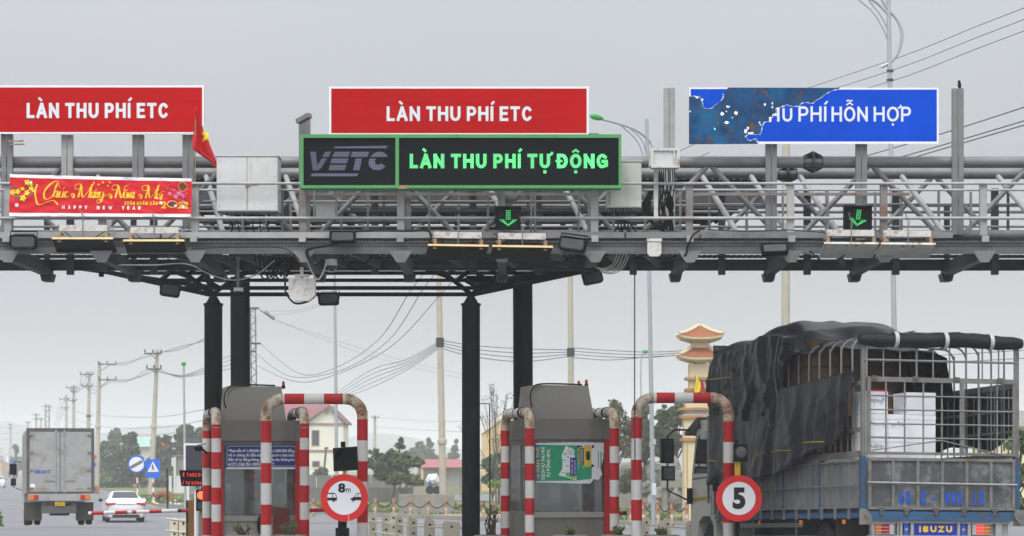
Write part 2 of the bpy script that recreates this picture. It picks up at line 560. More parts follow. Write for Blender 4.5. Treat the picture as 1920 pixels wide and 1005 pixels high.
# ------------------------------------------------------------------ lettering
def arc(cx, cy, rx, ry, a0, a1, n=10):
    return [(cx + rx * math.cos(R(a0 + (a1 - a0) * i / n)), cy + ry * math.sin(R(a0 + (a1 - a0) * i / n))) for i in range(n + 1)]
_O = arc(.5, .5, .5, .5, 90, 450, 20)[:-1]
GL = {
 'L': (.48, [[(0, 1), (0, 0), (1, 0)]]), 'A': (.66, [[(0, 0), (.47, 1)], [(.53, 1), (1, 0)], [(.2, .3), (.8, .3)]]),
 'N': (.62, [[(0, 0), (0, 1)], [(0.02, .96), (.98, .04)], [(1, 0), (1, 1)]]), 'T': (.58, [[(0, 1), (1, 1)], [(.5, 0), (.5, .9)]]),
 'H': (.62, [[(0, 0), (0, 1)], [(1, 0), (1, 1)], [(.1, .52), (.9, .52)]]),
 'U': (.62, [[(0, 1)] + arc(.5, .36, .5, .36, 180, 360) + [(1, 1)]]),
 'P': (.56, [[(0, 0), (0, .9)], [(0, 1), (.6, 1)] + arc(.6, .72, .4, .28, 90, -90, 8)[1:] + [(.1, .44)]]),
 'I': (.17, [[(.5, 0), (.5, 1)]]), 'E': (.52, [[(1, 1), (0, 1), (0, 0), (1, 0)], [(.12, .52), (.86, .52)]]),
 'C': (.62, [arc(.5, .5, .5, .5, 42, 318, 16)]), 'G': (.66, [arc(.5, .5, .5, .5, 45, 300, 14) + [(1, .12), (1, .46), (.62, .46)]]),
 'D': (.63, [[(.1, 0), (0, 0), (0, 1), (.45, 1)] + arc(.45, .5, .55, .5, 90, -90, 10)[1:] + [(.1, 0)]]),
 'O': (.68, [_O]), 'V': (.64, [[(0, 1), (.5, 0)], [(.5, 0), (1, 1)]]), 'S': (.56, [arc(.5, .74, .5, .26, 20, 260, 10) + arc(.5, .26, .5, .26, 90, -160, 10)]),
 'Z': (.56, [[(0, 1), (1, 1), (0, 0), (1, 0)]]), 'M': (.76, [[(0, 0), (0, 1)], [(0, 1), (.5, .2)], [(.5, .2), (1, 1)], [(1, 1), (1, 0)]]), 'R': (.58, [[(0, 0), (0, .9)], [(0, 1), (.6, 1)] + arc(.6, .74, .4, .26, 90, -90, 8)[1:] + [(.1, .48)], [(.5, .42), (1, 0)]]),
 '0': (.56, [_O]), '1': (.30, [[(0, .78), (.7, 1), (.7, 0)]]), '2': (.56, [arc(.5, .7, .5, .3, 170, -30, 10) + [(0, 0), (1, 0)]]),
 '3': (.56, [arc(.5, .76, .48, .24, 150, -90, 10), arc(.5, .26, .5, .26, 90, -150, 10)]), '4': (.58, [[(.75, 0), (.75, 1)], [(.7, 1), (0, .3), (1, .3)]]),
 '5': (.56, [[(.95, 1), (.12, 1), (.04, .55)] + arc(.5, .32, .5, .32, 130, -150, 12)]), '6': (.56, [arc(.5, .3, .5, .3, 0, 360, 16), arc(.75, .35, .75, .65, 180, 100, 8)]),
 '7': (.54, [[(0, 1), (1, 1), (.35, 0)]]), '8': (.56, [arc(.5, .27, .5, .27, 0, 360, 14), arc(.5, .77, .42, .23, 0, 360, 14)]),
 '9': (.56, [arc(.5, .7, .5, .3, 0, 360, 16), arc(.25, .65, .75, .65, 0, -80, 8)]), '-': (.36, [[(0, .45), (1, .45)]]), '.': (.17, [[(.5, 0), (.5, .04)]]),
 'X': (.6, [[(0, 1), (1, 0)], [(1, 1), (0, 0)]]), 'Y': (.6, [[(0, 1), (.5, .48)], [(1, 1), (.5, .48)], [(.5, 0), (.5, .48)]]), 'W': (.9, [[(0, 1), (.25, 0)], [(.25, 0), (.5, .8)], [(.5, .8), (.75, 0)], [(.75, 0), (1, 1)]]),
 ' ': (.14, []),
}
ACC = {'À': 'A`', 'Í': "I'", 'Ự': 'U+.', 'Đ': 'D=', 'Ộ': 'O^.', 'Ỗ': 'O^~', 'Ợ': 'O+.', 'Ụ': 'U.', 'Ị': 'I.', 'Ế': "E^'", 'Ạ': 'A.', 'Ừ': 'U+`', 'Ẻ': "E'", 'Á': "A'", 'É': "E'", 'Â': 'A^', 'Ầ': 'A^`'}
_dz = [0]
def letters(mb, fn, text, x0, x1, ytop, ybot, t, d=.004, mi=0, slant=0.0, gap=.12):
    """stroke lettering between pixel columns x0..x1, capitals from ytop down to ybot, stroke t"""
    h = ybot - ytop
    adv = []
    for ch in text:
        w_ = GL[ACC.get(ch, ch)[0]][0]
        adv.append(w_)
    tot = sum(adv) + gap * (len(text) - 1)
    k = (x1 - x0) / tot
    x = x0
    c = 0
    for ch, w_ in zip(text, adv):
        code = ACC.get(ch, ch)
        W = w_ * k
        t2 = min(t, W)
        def mp(gx, gy):
            u = x + t2 / 2 + gx * (W - t2) if W > t2 * 1.05 else x + W / 2
            v = ybot - t2 / 2 - gy * (h - t2)
            return (u + slant * (ybot - v), v)
        def put(pts, closed=False, tt=None, cap=True):
            nonlocal c
            c += 1
            mb.ribbon(fn, pts, tt or t2, d + .0006 * (c % 7), mi, cap=cap, closed=closed)
        for st in GL[code[0]][1]:
            put([mp(*p) for p in st], closed=(st is _O))
        xc = x + W / 2
        for a in code[1:]:
            if a == '`': put([(xc - .20 * h, ytop - .34 * h), (xc + .02 * h, ytop - .14 * h)], tt=t * .75, cap=False)
            if a == "'": put([(xc + .16 * h, ytop - .34 * h), (xc - .04 * h, ytop - .13 * h)], tt=t * .75, cap=False)
            if a == '^': put([(xc - .22 * h, ytop - .10 * h), (xc, ytop - .26 * h), (xc + .22 * h, ytop - .10 * h)], tt=t * .6, cap=False)
            if a == '~': put([(xc - .22 * h, ytop - .36 * h), (xc - .09 * h, ytop - .43 * h), (xc + .06 * h, ytop - .36 * h), (xc + .2 * h, ytop - .43 * h)], tt=t * .55, cap=False)
            if a == '+': put([(x + W - t2 * .4, ytop + .12 * h), (x + W + .1 * h, ytop + .02 * h), (x + W + .13 * h, ytop - .12 * h)], tt=t * .7, cap=False)
            if a == '.': put([(xc, ybot + .13 * h), (xc, ybot + .13 * h + t * .9)], tt=t * .9, cap=False)
            if a == '=': put([(x - .10 * h, ytop + .5 * h), (x + W * .52, ytop + .5 * h)], tt=t * .7, cap=False)
        x += W + gap * k
    return mb
def typed(mb, fn, text, x0, x1, ybase, cap, d=.004, mi=0, bold=0.0, rot=False):
    """small lettering set in the built-in typeface, fitted between x0 and x1"""
    cu = bpy.data.curves.new('type', 'FONT')
    cu.body = text
    cu.offset = bold
    o = bpy.data.objects.new('type', cu)
    COL.objects.link(o)
    dg = bpy.context.evaluated_depsgraph_get()
    me = o.evaluated_get(dg).to_mesh()
    vs = [v.co.copy() for v in me.vertices]
    fs = [tuple(p.vertices) for p in me.polygons]
    bpy.data.objects.remove(o)
    bpy.data.curves.remove(cu)
    if not vs:
        return mb
    a, b = min(v.x for v in vs), max(v.x for v in vs)
    k = (x1 - x0) / (b - a)
    ky = cap / .70
    pts = []
    for v in vs:
        u, q = (v.x - a) * k, v.y * ky
        pts.append(fn(x0 + u, ybase - q, d) if not rot else fn(ybase - q, x0 + u, d))
    mb.add(pts, fs, mi)
    return mb
def spline(pts, n=6):
    out_ = []
    for i in range(len(pts) - 1):
        p0, p1, p2, p3 = pts[max(i - 1, 0)], pts[i], pts[i + 1], pts[min(i + 2, len(pts) - 1)]
        for j in range(n):
            t = j / n
            out_.append(tuple(.5 * (2 * p1[q] + (p2[q] - p0[q]) * t + (2 * p0[q] - 5 * p1[q] + 4 * p2[q] - p3[q]) * t * t + (3 * p1[q] - p0[q] - 3 * p2[q] + p3[q]) * t ** 3) for q in range(len(p1))))
    out_.append(tuple(pts[-1]))
    return out_

# ================================================================== the setting: ground, roads, hills, air
def edge_x(Y):                                            # right kerb of the main road
    pts = [(91, 30.0), (103.5, 7.8), (113.6, -.5), (134.5, -12), (156, -22.9), (292, -50.6), (700, -137), (3900, -815)]
    if Y <= pts[0][0]:
        return 60.0
    for (a, b), (c, d_) in zip(pts, pts[1:]):
        if Y <= c:
            return b + (d_ - b) * (Y - a) / (c - a)
    return pts[-1][1]
ROWS = [-30, 0, 20, 40, 50, 58] + list(range(60, 116, 3)) + [118, 125, 134.5, 145, 156, 180, 220, 260, 292, 340, 400, 500, 700, 1000, 1500, 2500, 3900]
mb = MB()
xs = [-2500, -600, -200, -100, -60, -30, -10, 0, 10, 30, 60, 100, 200, 600, 2500]
for Y in ROWS + [6000]:
    mb.v += [V((x, Y, ground(Y) - .06)) for x in xs]
for i in range(len(ROWS)):
    for j in range(len(xs) - 1):
        a = i * len(xs) + j
        mb.f.append((a, a + 1, a + 1 + len(xs), a + len(xs)))
        mb.m.append(0)
tag(mb.build('ground', 'soil'), 'open rough ground', None, kind='structure')
mb = MB()
for Y in ROWS:
    xl = -60 if Y < 91 else -.2089 * Y - 11
    mb.v += [V((xl, Y, ground(Y) - .02)), V((edge_x(Y), Y, ground(Y) - .02))]
mb.f = [(2 * i, 2 * i + 1, 2 * i + 3, 2 * i + 2) for i in range(len(ROWS) - 1)]
mb.m = [0] * len(mb.f)
tag(mb.build('road', 'asphalt'), None, None, kind='structure')
mb = MB()
for a, b in ((62, 66), (72, 76), (84, 88), (150, 156), (200, 210), (300, 312)):
    f_ = lambda Y, o: V((-.2089 * Y - 3.9 + o, Y, ground(Y) - .014))
    mb.add([f_(a, 0), f_(a, .15), f_(b, .15), f_(b, 0)], [(0, 1, 2, 3)])
tag(mb.build('road_marking', 'road_paint'), None, None, kind='structure')
mb = MB()
kp = [(60, 88), (30, 91), (7.8, 103.5), (-.5, 113.6), (-12, 134.5), (-22.9, 156)]
for (x0, y0), (x1, y1) in zip(kp, kp[1:]):
    n_ = 6
    for i in range(n_):
        a, b = i / n_, (i + 1) / n_ - .004
        p0 = V((x0 + (x1 - x0) * a, y0 + (y1 - y0) * a, 0)); p1 = V((x0 + (x1 - x0) * b, y0 + (y1 - y0) * b, 0))
        p0.z, p1.z = ground(p0.y) + .01, ground(p1.y) + .01
        mb.bar(p0, p1, .35, .36)
tag(mb.build('kerb', 'kerb_stone'), None, None, kind='structure')
mb = MB()                                                 # local road running past behind the verge
mb.add([V((x, y, -.95 - .03)) for x, y in ((-19, 196), (60, 150), (60, 176), (-22, 240))], [(0, 1, 2, 3)])
tag(mb.build('side_road', 'asphalt'), None, None, kind='structure')
mb = MB()
rng = random.Random(3)
for x0, x1, y0, y1, n_ in ((-24, 14, 106, 165, 5200), (-40, -18, 150, 215, 3600)):
    for _ in range(n_):
        x, y = rng.uniform(x0, x1), rng.uniform(y0, y1)
        if x < edge_x(y) + .5 or mnoise.noise(V((x * .25, y * .12, 0))) .real < -.02:
            continue
        z = ground(y) - .05
        s_ = rng.uniform(.08, .30)
        for q in range(2):
            a = rng.uniform(0, 6.28)
            mb.add([(x, y, z), (x + math.cos(a) * s_ * .8, y + math.sin(a) * s_ * .4, z + s_), (x + math.cos(a) * s_ + .06, y, z + .01)], [(0, 1, 2)])
tag(mb.build('grass', 'verge_grass'), 'patchy short grass on the verge beyond the plaza', None, kind='stuff')
mb = MB()                                                 # the verge between the plaza and the side road
VX = [(-80, 330), (-50, 292), (-22.7, 156), (-11.8, 135), (-.3, 114.2), (8, 104), (26, 93)]
VO = [(-60, 335), (-30, 297), (-20, 195), (-8, 188), (10, 178), (22, 170), (50, 155)]
n_ = len(VX)
mb.v = [V((x, y, ground(y) - .026)) for x, y in VX] + [V((x, y, ground(y) - .026)) for x, y in VO]
for i in range(n_ - 1):
    mb.f.append((i + 1, i, n_ + i, n_ + i + 1)); mb.m.append(0)
tag(mb.build('verge_ground', 'verge'), None, None, kind='structure')
mb = MB()                                                 # sand heaped on the verge
for cx, cy, rx, ry, hh in ((-2.6, 124, 3.0, 2.2, .32), (-.4, 122, 1.7, 1.4, .3), (3.2, 119, 2.4, 1.6, .25)):
    N_ = 12
    for i in range(N_ + 1):
        for j in range(N_ + 1):
            u, v = i / N_ * 2 - 1, j / N_ * 2 - 1
            r2 = min(1, u * u + v * v)
            x, y = cx + u * rx, cy + v * ry
            mb.v.append(V((x, y, ground(y) - .08 + hh * (1 - r2) ** 1.3 * (.8 + .5 * mnoise.noise(V((x * 1.5, y * 1.5, 3)))))))
    b = len(mb.v) - (N_ + 1) ** 2
    for i in range(N_):
        for j in range(N_):
            a = b + i * (N_ + 1) + j
            mb.f.append((a, a + N_ + 1, a + N_ + 2, a + 1)); mb.m.append(0)
tag(mb.build('sand', 'sand', smooth=60), 'low heaps of pale sand on the verge', None, kind='stuff')
mb = MB()
for _ in range(120):
    y = rng.uniform(140, 185)
    x = XP(rng.gauss(325, 38), y)
    if x < edge_x(y) + .3: continue
    s_ = rng.uniform(.05, .16)
    mb.sphere((x, y, ground(y) - .02 + s_ * .2), s_, (1, .8, rng.uniform(.4, .8)), 5, 4, 0 if rng.random() < .9 else 1)
tag(mb.build('litter', ['litter_white', 'litter_yellow']), 'scraps of litter and pale stones on the verge', None, kind='stuff')
for nm, Yh, prof in (('hills', 2600, [(-300, 830), (-120, 800), (0, 789), (50, 800), (120, 813), (190, 812), (260, 800), (330, 797), (400, 806), (470, 822), (560, 835), (640, 822), (710, 812), (780, 822), (860, 842), (1000, 850), (1150, 842), (1300, 836), (1500, 850), (1700, 845), (1900, 838), (2200, 850)]),
                      ('hills', 1900, [(-300, 850), (-60, 838), (40, 842), (150, 850), (300, 838), (420, 846), (600, 852), (800, 856), (1000, 860), (1300, 852), (1600, 862), (2200, 858)])):
    mb = MB()
    pr = spline([(float(a), float(b)) for a, b in prof], 5)
    for px, py in pr:
        py += 2.0 * mnoise.noise(V((px * .03, Yh, 0)))
        z = ZP(py, Yh)
        X = XP(px, Yh)
        for k_, (dy, zf) in enumerate(((-350, 0), (-180, .45), (0, 1), (200, .9), (600, 0))):
            mb.v.append(V((X * (Yh + dy) / Yh, Yh + dy, -1.2 + (z + 1.2) * zf)))
    for i in range(len(pr) - 1):
        for j in range(4):
            a = i * 5 + j
            mb.f.append((a, a + 5, a + 6, a + 1)); mb.m.append(0)
    tag(mb.build(nm, 'hill_green', smooth=80), None, None, kind='structure')
# the damp air far things fade into
hz = MB().bx(-2600, 2600, -60, 6100, -3, 60)
ho = tag(hz.build('haze', []), None, None, kind='stuff')
hm = bpy.data.materials.new('haze_air')
hm.use_nodes = True
n, l = hm.node_tree.nodes, hm.node_tree.links
n.remove(n['Principled BSDF'])
pv = n.new('ShaderNodeVolumePrincipled')
pv.inputs['Color'].default_value = (.97, .98, .99, 1)
pv.inputs['Density'].default_value = .0006
l.new(pv.outputs[0], n['Material Output'].inputs['Volume'])
ho.data.materials.append(hm)

# ================================================================== toll gantry
YR, YT0, YT1, YB = 35.2, 36.2, 37.6, 38.2                 # front rail, front and rear truss planes, rear walkway
XL, XR = -8.6, 8.6
gan = thing('toll_gantry', 'grey steel tube truss gantry with walkways and rails spanning the toll lanes', 'gantry', (0, 36.6, 0))
zt, zb = ZP(304, YT0), ZP(441, YT0)
for Y in (YT0, YT1):
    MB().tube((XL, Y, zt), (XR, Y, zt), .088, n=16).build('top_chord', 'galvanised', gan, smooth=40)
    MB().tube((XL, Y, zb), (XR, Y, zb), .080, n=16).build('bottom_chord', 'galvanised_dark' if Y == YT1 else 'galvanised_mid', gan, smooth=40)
    xf = XP(1524, YT0) if Y == YT0 else XP(1476, YT1)
    mb = MB()
    mb.tube((xf - .016, Y, zt), (xf + .016, Y, zt), .165, n=20).tube((xf - .145, Y, zt), (xf - .13, Y, zt), .10, n=16).tube((xf + .13, Y, zt), (xf + .145, Y, zt), .10, n=16)
    for k in range(8):
        a = k * math.pi / 4 + .2
        c_, s_ = math.cos(a), math.sin(a)
        for sg in (-1, 1):
            mb.add([(xf + sg * .016, Y + c_ * .085, zt + s_ * .085), (xf + sg * .016, Y + c_ * .16, zt + s_ * .16), (xf + sg * .14, Y + c_ * .1, zt + s_ * .1), (xf + sg * .14, Y + c_ * .085, zt + s_ * .085)], [(0, 1, 2, 3)])
    mb.build('flange', 'galvanised_dark', gan)
for Y, off in ((YT0, 0), (YT1, 150)):
    px = -180 + off
    while px < 2000:
        for sg in (-1, 1):
            xa, xb_ = XP(px + sg * 5, YT0), XP(px + sg * 5 + sg * 118, YT0)
            if XL < xa < XR and XL < xb_ < XR:
                MB().tube((xa, Y, zt - .07), (xb_, Y, zb + .05), .040, n=8).build('brace', 'galvanised', gan, smooth=40)
        px += 302
for px in (-40, 155, 365, 520, 905, 1050, 1330, 1425, 1520, 1718, 1905):
    X = XP(px, YT0)
    MB().tube((X, YT1 - .05, zt - .05), (X + .42, YT0 + .05, zb + .05), .044, n=8).build('brace', 'galvanised_pale', gan, smooth=40)
RP = [14, 190, 365, 568, 751, 940, 1115, 1293, 1483, 1658, 1845]
zr1, zr2, zw = ZP(344, YR), ZP(409, YR), ZP(465, YR)
for px in RP:
    X = XP(px, YR)
    t_ = zr1 + .02 if px not in (568, 751, 940, 1115) else ZP(350, YR)
    mb = MB().box((X, YR + .03, (t_ + ZP(440, YR)) / 2), (.105, .012, t_ - ZP(440, YR))).box((X - .046, YR + .075, (t_ + ZP(440, YR)) / 2), (.012, .078, t_ - ZP(440, YR))).box((X + .046, YR + .075, (t_ + ZP(440, YR)) / 2), (.012, .078, t_ - ZP(440, YR)))
    mb.build('rail_post', 'galvanised_rusty' if px in (568, 1293, 1658) else 'galvanised_pale', gan)
    fn = PM(YR - .075)
    MB().prism(fn, [(px - 22, 470), (px + 22, 470), (px + 9, 492), (px - 7, 492)], 0, .02).build('gusset', 'galvanised', gan)
    MB().bx(X - .05, X + .05, YR - .13, YR - .08, ZP(455, YR), ZP(443, YR)).build('clip', 'galvanised_pale', gan)
    MB().bar((X, YR + .1, 4.785), (X, YB + .2, 4.785), .13, .2).build('cross_beam', 'galvanised_dark', gan)
    Xb = X + .0
    mb = MB().hexa([(Xb - .07, YB - .1, 4.60), (Xb + .07, YB - .1, 4.60), (Xb + .07, YB + .24, 4.60), (Xb - .07, YB + .24, 4.60), (Xb - .10, YB - .1, 4.72), (Xb + .10, YB - .1, 4.72), (Xb + .10, YB + .24, 4.72), (Xb - .10, YB + .24, 4.72)])
    mb.build('bracket', 'galvanised_dark', gan)
    MB().box((X, YB, (4.9 + zr1) / 2), (.09, .05, zr1 - 4.9)).build('rail_post', 'galvanised_dark', gan)
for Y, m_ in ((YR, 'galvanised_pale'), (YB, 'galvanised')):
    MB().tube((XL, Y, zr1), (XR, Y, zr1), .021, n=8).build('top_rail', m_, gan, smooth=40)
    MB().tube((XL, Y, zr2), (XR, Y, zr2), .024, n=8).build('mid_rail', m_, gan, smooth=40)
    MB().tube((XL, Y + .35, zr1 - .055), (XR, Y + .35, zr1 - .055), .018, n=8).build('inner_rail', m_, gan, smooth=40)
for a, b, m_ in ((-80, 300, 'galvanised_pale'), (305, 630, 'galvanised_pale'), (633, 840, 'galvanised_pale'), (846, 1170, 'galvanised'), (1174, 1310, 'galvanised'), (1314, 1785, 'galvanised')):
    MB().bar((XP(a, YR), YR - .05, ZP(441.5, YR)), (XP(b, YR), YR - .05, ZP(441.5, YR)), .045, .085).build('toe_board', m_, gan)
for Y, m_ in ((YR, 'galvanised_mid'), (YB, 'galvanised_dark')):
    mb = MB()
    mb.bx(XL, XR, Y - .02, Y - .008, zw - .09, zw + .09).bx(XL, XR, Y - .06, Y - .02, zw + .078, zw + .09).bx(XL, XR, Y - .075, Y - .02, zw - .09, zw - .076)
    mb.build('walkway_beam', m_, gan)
    mb = MB()                                             # punched row of slots along the channel
    x = XL + .1
    while x < XR:
        mb.bx(x, x + .022, Y - .0235, Y - .0205, zw + .012, zw + .03)
        x += .047
    mb.build('slot_row', 'black_trim', gan)
mb = MB()
x = XL
while x < XR:
    mb.bx(x, x + .075, YR + .12, YT0 - .12, zw + .10, zw + .125)
    mb.bx(x, x + .075, YT1 + .12, YB - .1, zw + .10, zw + .125)
    x += .092
mb.build('catwalk_grating', 'galvanised_dark', gan)
for px in (122, 280, 430, 530, 700, 886, 1010, 1190, 1358, 1520, 1688, 1876):
    X = XP(px, YT1 - .15)
    MB().box((X, YT1 + .3, (zt + 4.68) / 2 - .1), (.11, .09, zt - 4.68 - .2)).build('rear_post', 'galvanised_dark', gan)
for a, b in ((560, 1100), (1300, 1420), (1424, 1608), (1612, 1705)):
    MB().bar((XP(a, 36), 35.95, ZP(364, 35.95)), (XP(b, 36), 35.95, ZP(364, 35.95)), .03, .045).build('cable_tray', 'galvanised_rusty', gan)
for px in (1467, 1551, 1640, 1819, 1275, 805, 1085, 996, 1003, 915, 530, 690):
    X = XP(px, 35.9)
    MB().bar((X, 35.85, ZP(360, 35.85)), (X, 35.85, ZP(440, 35.85)), .035, .035).build('upright', 'galvanised', gan)
for a, b, py, Y, r_ in ((380, 1290, 378, 36.9, .022), (560, 1290, 397, 37.0, .03), (1290, 1930, 383, 37.1, .016), (-40, 360, 384, 37.0, .022), (1290, 1930, 398, 38.0, .02), (360, 1290, 416, 37.3, .026), (-40, 1930, 425, 37.5, .018)):
    MB().tube((XP(a, Y), Y, ZP(py, Y)), (XP(b, Y), Y, ZP(py, Y)), r_, n=8).build('conduit', 'galvanised' if r_ < .025 else 'galvanised_dark', gan, smooth=40)
for px in (415, 455, 500, 545, 640, 720, 860, 990, 1150, 1210, 1330, 1400, 1550, 1690, 1760, 1890):
    X = XP(px, 37.2)
    MB().bar((X, 37.2, ZP(358, 37.2)), (X, 37.2, ZP(446, 37.2)), .04, .03).build('upright', 'galvanised' if px % 3 else 'galvanised_dark', gan)
for px in (330, 395, 448, 600, 668, 830, 930, 1030, 1135, 1205, 1560, 1600):
    X = XP(px, 36.6)
    MB().bar((X, 36.0, 4.86), (X + .3, 37.5, 4.80), .07, .09).build('cross_strut', 'galvanised_dark', gan)
# tall H posts that carry the signs
def hpost(px, t, b, Y=36.03, m_='galvanised'):
    X, z0, z1 = XP(px, Y), ZP(b, Y), ZP(t, Y)
    mb = MB()
    mb.bx(X - .085, X - .008, Y - .02, Y, z0, z1).bx(X + .008, X + .085, Y - .02, Y, z0, z1).bx(X - .006, X + .006, Y + .001, Y + .07, z0, z1)
    mb.bx(X - .084, X - .07, Y + .001, Y + .07, z0, z1).bx(X + .07, X + .084, Y + .001, Y + .07, z0, z1)
    mb.build('sign_post', m_, gan)
for px, t, b in ((13, 252, 440), (126, 253, 400), (259, 253, 400), (353, 253, 430), (571, 222, 440), (760, 250, 430), (950, 250, 430), (1112, 250, 440), (1255, 165, 430), (1446, 268, 440), (1615, 268, 450), (1796, 166, 440)):
    hpost(px, t, b, m_='galvanised' if px not in (126, 1255) else 'galvanised_pale')
MB().bar((XP(560, 36), 35.9, ZP(230, 36)), (XP(583, 36), 35.75, ZP(221, 36)), .10, .07).build('stub_arm', 'galvanised', gan)
for px, py in ((24, 266), (26, 272)):
    MB().bar((XP(px - 6, 36), 35.95, ZP(py, 36)), (XP(px + 22, 36), 35.9, ZP(py, 36)), .03, .02).build('stub_arm', 'bracket_tan', gan)
for X in (-8.45, 8.45):                                   # the towers that carry the truss, just outside the picture
    for Y in (YT0, YT1):
        MB().tube((X, Y, 0), (X, Y, zt + .2), .14, n=14).build('tower_leg', 'galvanised', gan, smooth=40)

# ================================================================== canopy on dark columns
can = thing('toll_canopy', 'dark steel roof on four black columns with slanting lattice underside, behind the gantry', 'canopy', (-1.9, 43.5, 0))
YA, YC = 41.0, 46.5
mb = MB()
mb.bx(XP(362, 40), XP(1440, 40), 39.9, 40.0, ZP(348, 40), ZP(392, 40))
mb.build('fascia', 'roof_sheet', can)
mb = MB()
xx = XP(362, 40)
zr_ = ZP(341, 40)
xe = XP(1440, 40)
while xx < xe:                                            # corrugated edge
    mb.hexa([(xx, 39.8, zr_), (xx + .06, 39.8, zr_ + .05), (xx + .06, 49, zr_ + .25), (xx, 49, zr_ + .2), (xx, 39.8, zr_ + .012), (xx + .06, 39.8, zr_ + .062), (xx + .06, 49, zr_ + .262), (xx, 49, zr_ + .212)])
    mb.hexa([(xx + .06, 39.8, zr_ + .05), (xx + .12, 39.8, zr_), (xx + .12, 49, zr_ + .2), (xx + .06, 49, zr_ + .25), (xx + .06, 39.8, zr_ + .062), (xx + .12, 39.8, zr_ + .012), (xx + .12, 49, zr_ + .212), (xx + .06, 49, zr_ + .262)])
    xx += .12
mb.build('roof', 'canopy_steel', can)
zu = ZP(396, 40)
xa, xz = XP(370, 40), XP(1335, 40)
for Y in (40.1, 41.6, 43.1, 44.6, 46.1, 47.6, 48.9):
    MB().bar((xa, Y, zu), (xz, Y, zu), .09, .10).build('purlin', 'canopy_steel', can)
for i in range(15):
    x = xa + (xz - xa) * i / 14
    MB().bar((x, 40, zu - .06), (x, 49, zu - .06), .07, .10).build('rafter', 'canopy_steel', can)
XC = [XP(400, YA), XP(883, YA)]
zap = ZP(553, YA)
def canopy_bar(a, b, name='web_bar', w_=.062, h_=.066):
    MB().bar(a, b, w_, h_).build(name, 'canopy_steel', can)
for py, Y, xl, xr in ((552, 41.0, 398, 885), (540, 42.4, 345, 945), (525.5, 46.4, 290, 1018), (512, 44.2, 232, 1082), (500, 41.0, 140, 1130)):
    canopy_bar(P(xl, py, Y), P(xr, py, Y), 'chord')
for xa_, xb_, ya, yb, Y in ((397, 165, 553, 502, 41.0), (412, 120, 541, 499, 44.0), (397, 380, 552, 478, 41.0), (886, 1092, 552, 509, 41.0)):
    canopy_bar(P(xa_, ya, Y), P(xb_, yb, Y + (1.5 if ya == 541 else 0)), 'hip_bar', .075, .08)
for ax in (398, 884):                                     # braces spreading from each column head
    for dx0, dy0, dx1, dy1 in ((0, 0, -64, -50), (0, 0, 70, -50), (-31, -24, 4, -50), (33, -24, -4, -50), (-46, -36, -30, -50), (50, -36, 32, -50), (16, -11, -14, -28), (44, -31, 88, -50), (-40, -31, -92, -50), (20, -15, 52, -15), (70, -50, 96, -66), (-64, -50, -84, -64)):
        canopy_bar(P(ax + dx0, 552 + dy0, 41.05), P(ax + dx1, 552 + dy1, 41.05 + .3 * abs(dy1 - dy0) / 50))
for ax, dx in ((240, 60), (300, 40), (200, 50), (640, 0)):
    if dx: canopy_bar(P(ax, 515 + (ax - 240) * .2, 42.6), P(ax + dx, 492, 43.4))
mb = MB()                                                 # sheeted right-hand slope
x1_ = XC[1]
q0 = [V((x1_ + .03, 41.06, zap + .05)), V((x1_ + .03, 46.4, 5.16)), V((x1_ + 2.0, 46.4, 5.62)), V((x1_ + 2.0, 41.06, ZP(509, 41)))]
mb.hexa(q0 + [p + V((0, 0, .03)) for p in q0])
mb.build('soffit', 'canopy_steel', can)
for X in XC:
    mb = MB().tube((X, YA, 0), (X, YA, ZP(572, YA)), .155, n=24)
    c_ = mb.build('column', 'column_paint', can, smooth=40)
    MB().tube((X, YA, ZP(573, YA)), (X, YA, ZP(569, YA)), .17, n=24).path([(X, YA, ZP(569.5, YA)), (X, YA, ZP(557, YA)), (X, YA, ZP(552, YA))], [.135, .07, .03], 16).build('column_head', 'canopy_steel', c_, smooth=40)
for px in (450, 980):
    X = XP(px, YC)
    MB().tube((X + .02, YC, 0), (X, YC, ZP(520, YC)), .19, n=24).build('column', 'column_paint', can, smooth=40)
MB().bx(XP(875, 47), XP(1000, 47), YC - .3, YC + .3, ZP(530, YC), ZP(519, YC)).build('cap_plate', 'canopy_steel', can)

# ladder frame standing by the right front column
lf = thing('ladder_frame', 'thin black iron ladder frame beside the right front column', 'ladder', (XP(902, 41.2), 41.2, 0))
for px in (886, 919):
    MB().tube(P(px, 1050, 41.2), P(px - 1, 756, 41.2), .012, n=6).build('stile', 'black_trim', lf)
for py in (757, 878, 941):
    MB().tube(P(886, py, 41.2), P(919, py, 41.2), .009, n=6).build('rung', 'galvanised' if py > 800 else 'black_trim', lf)

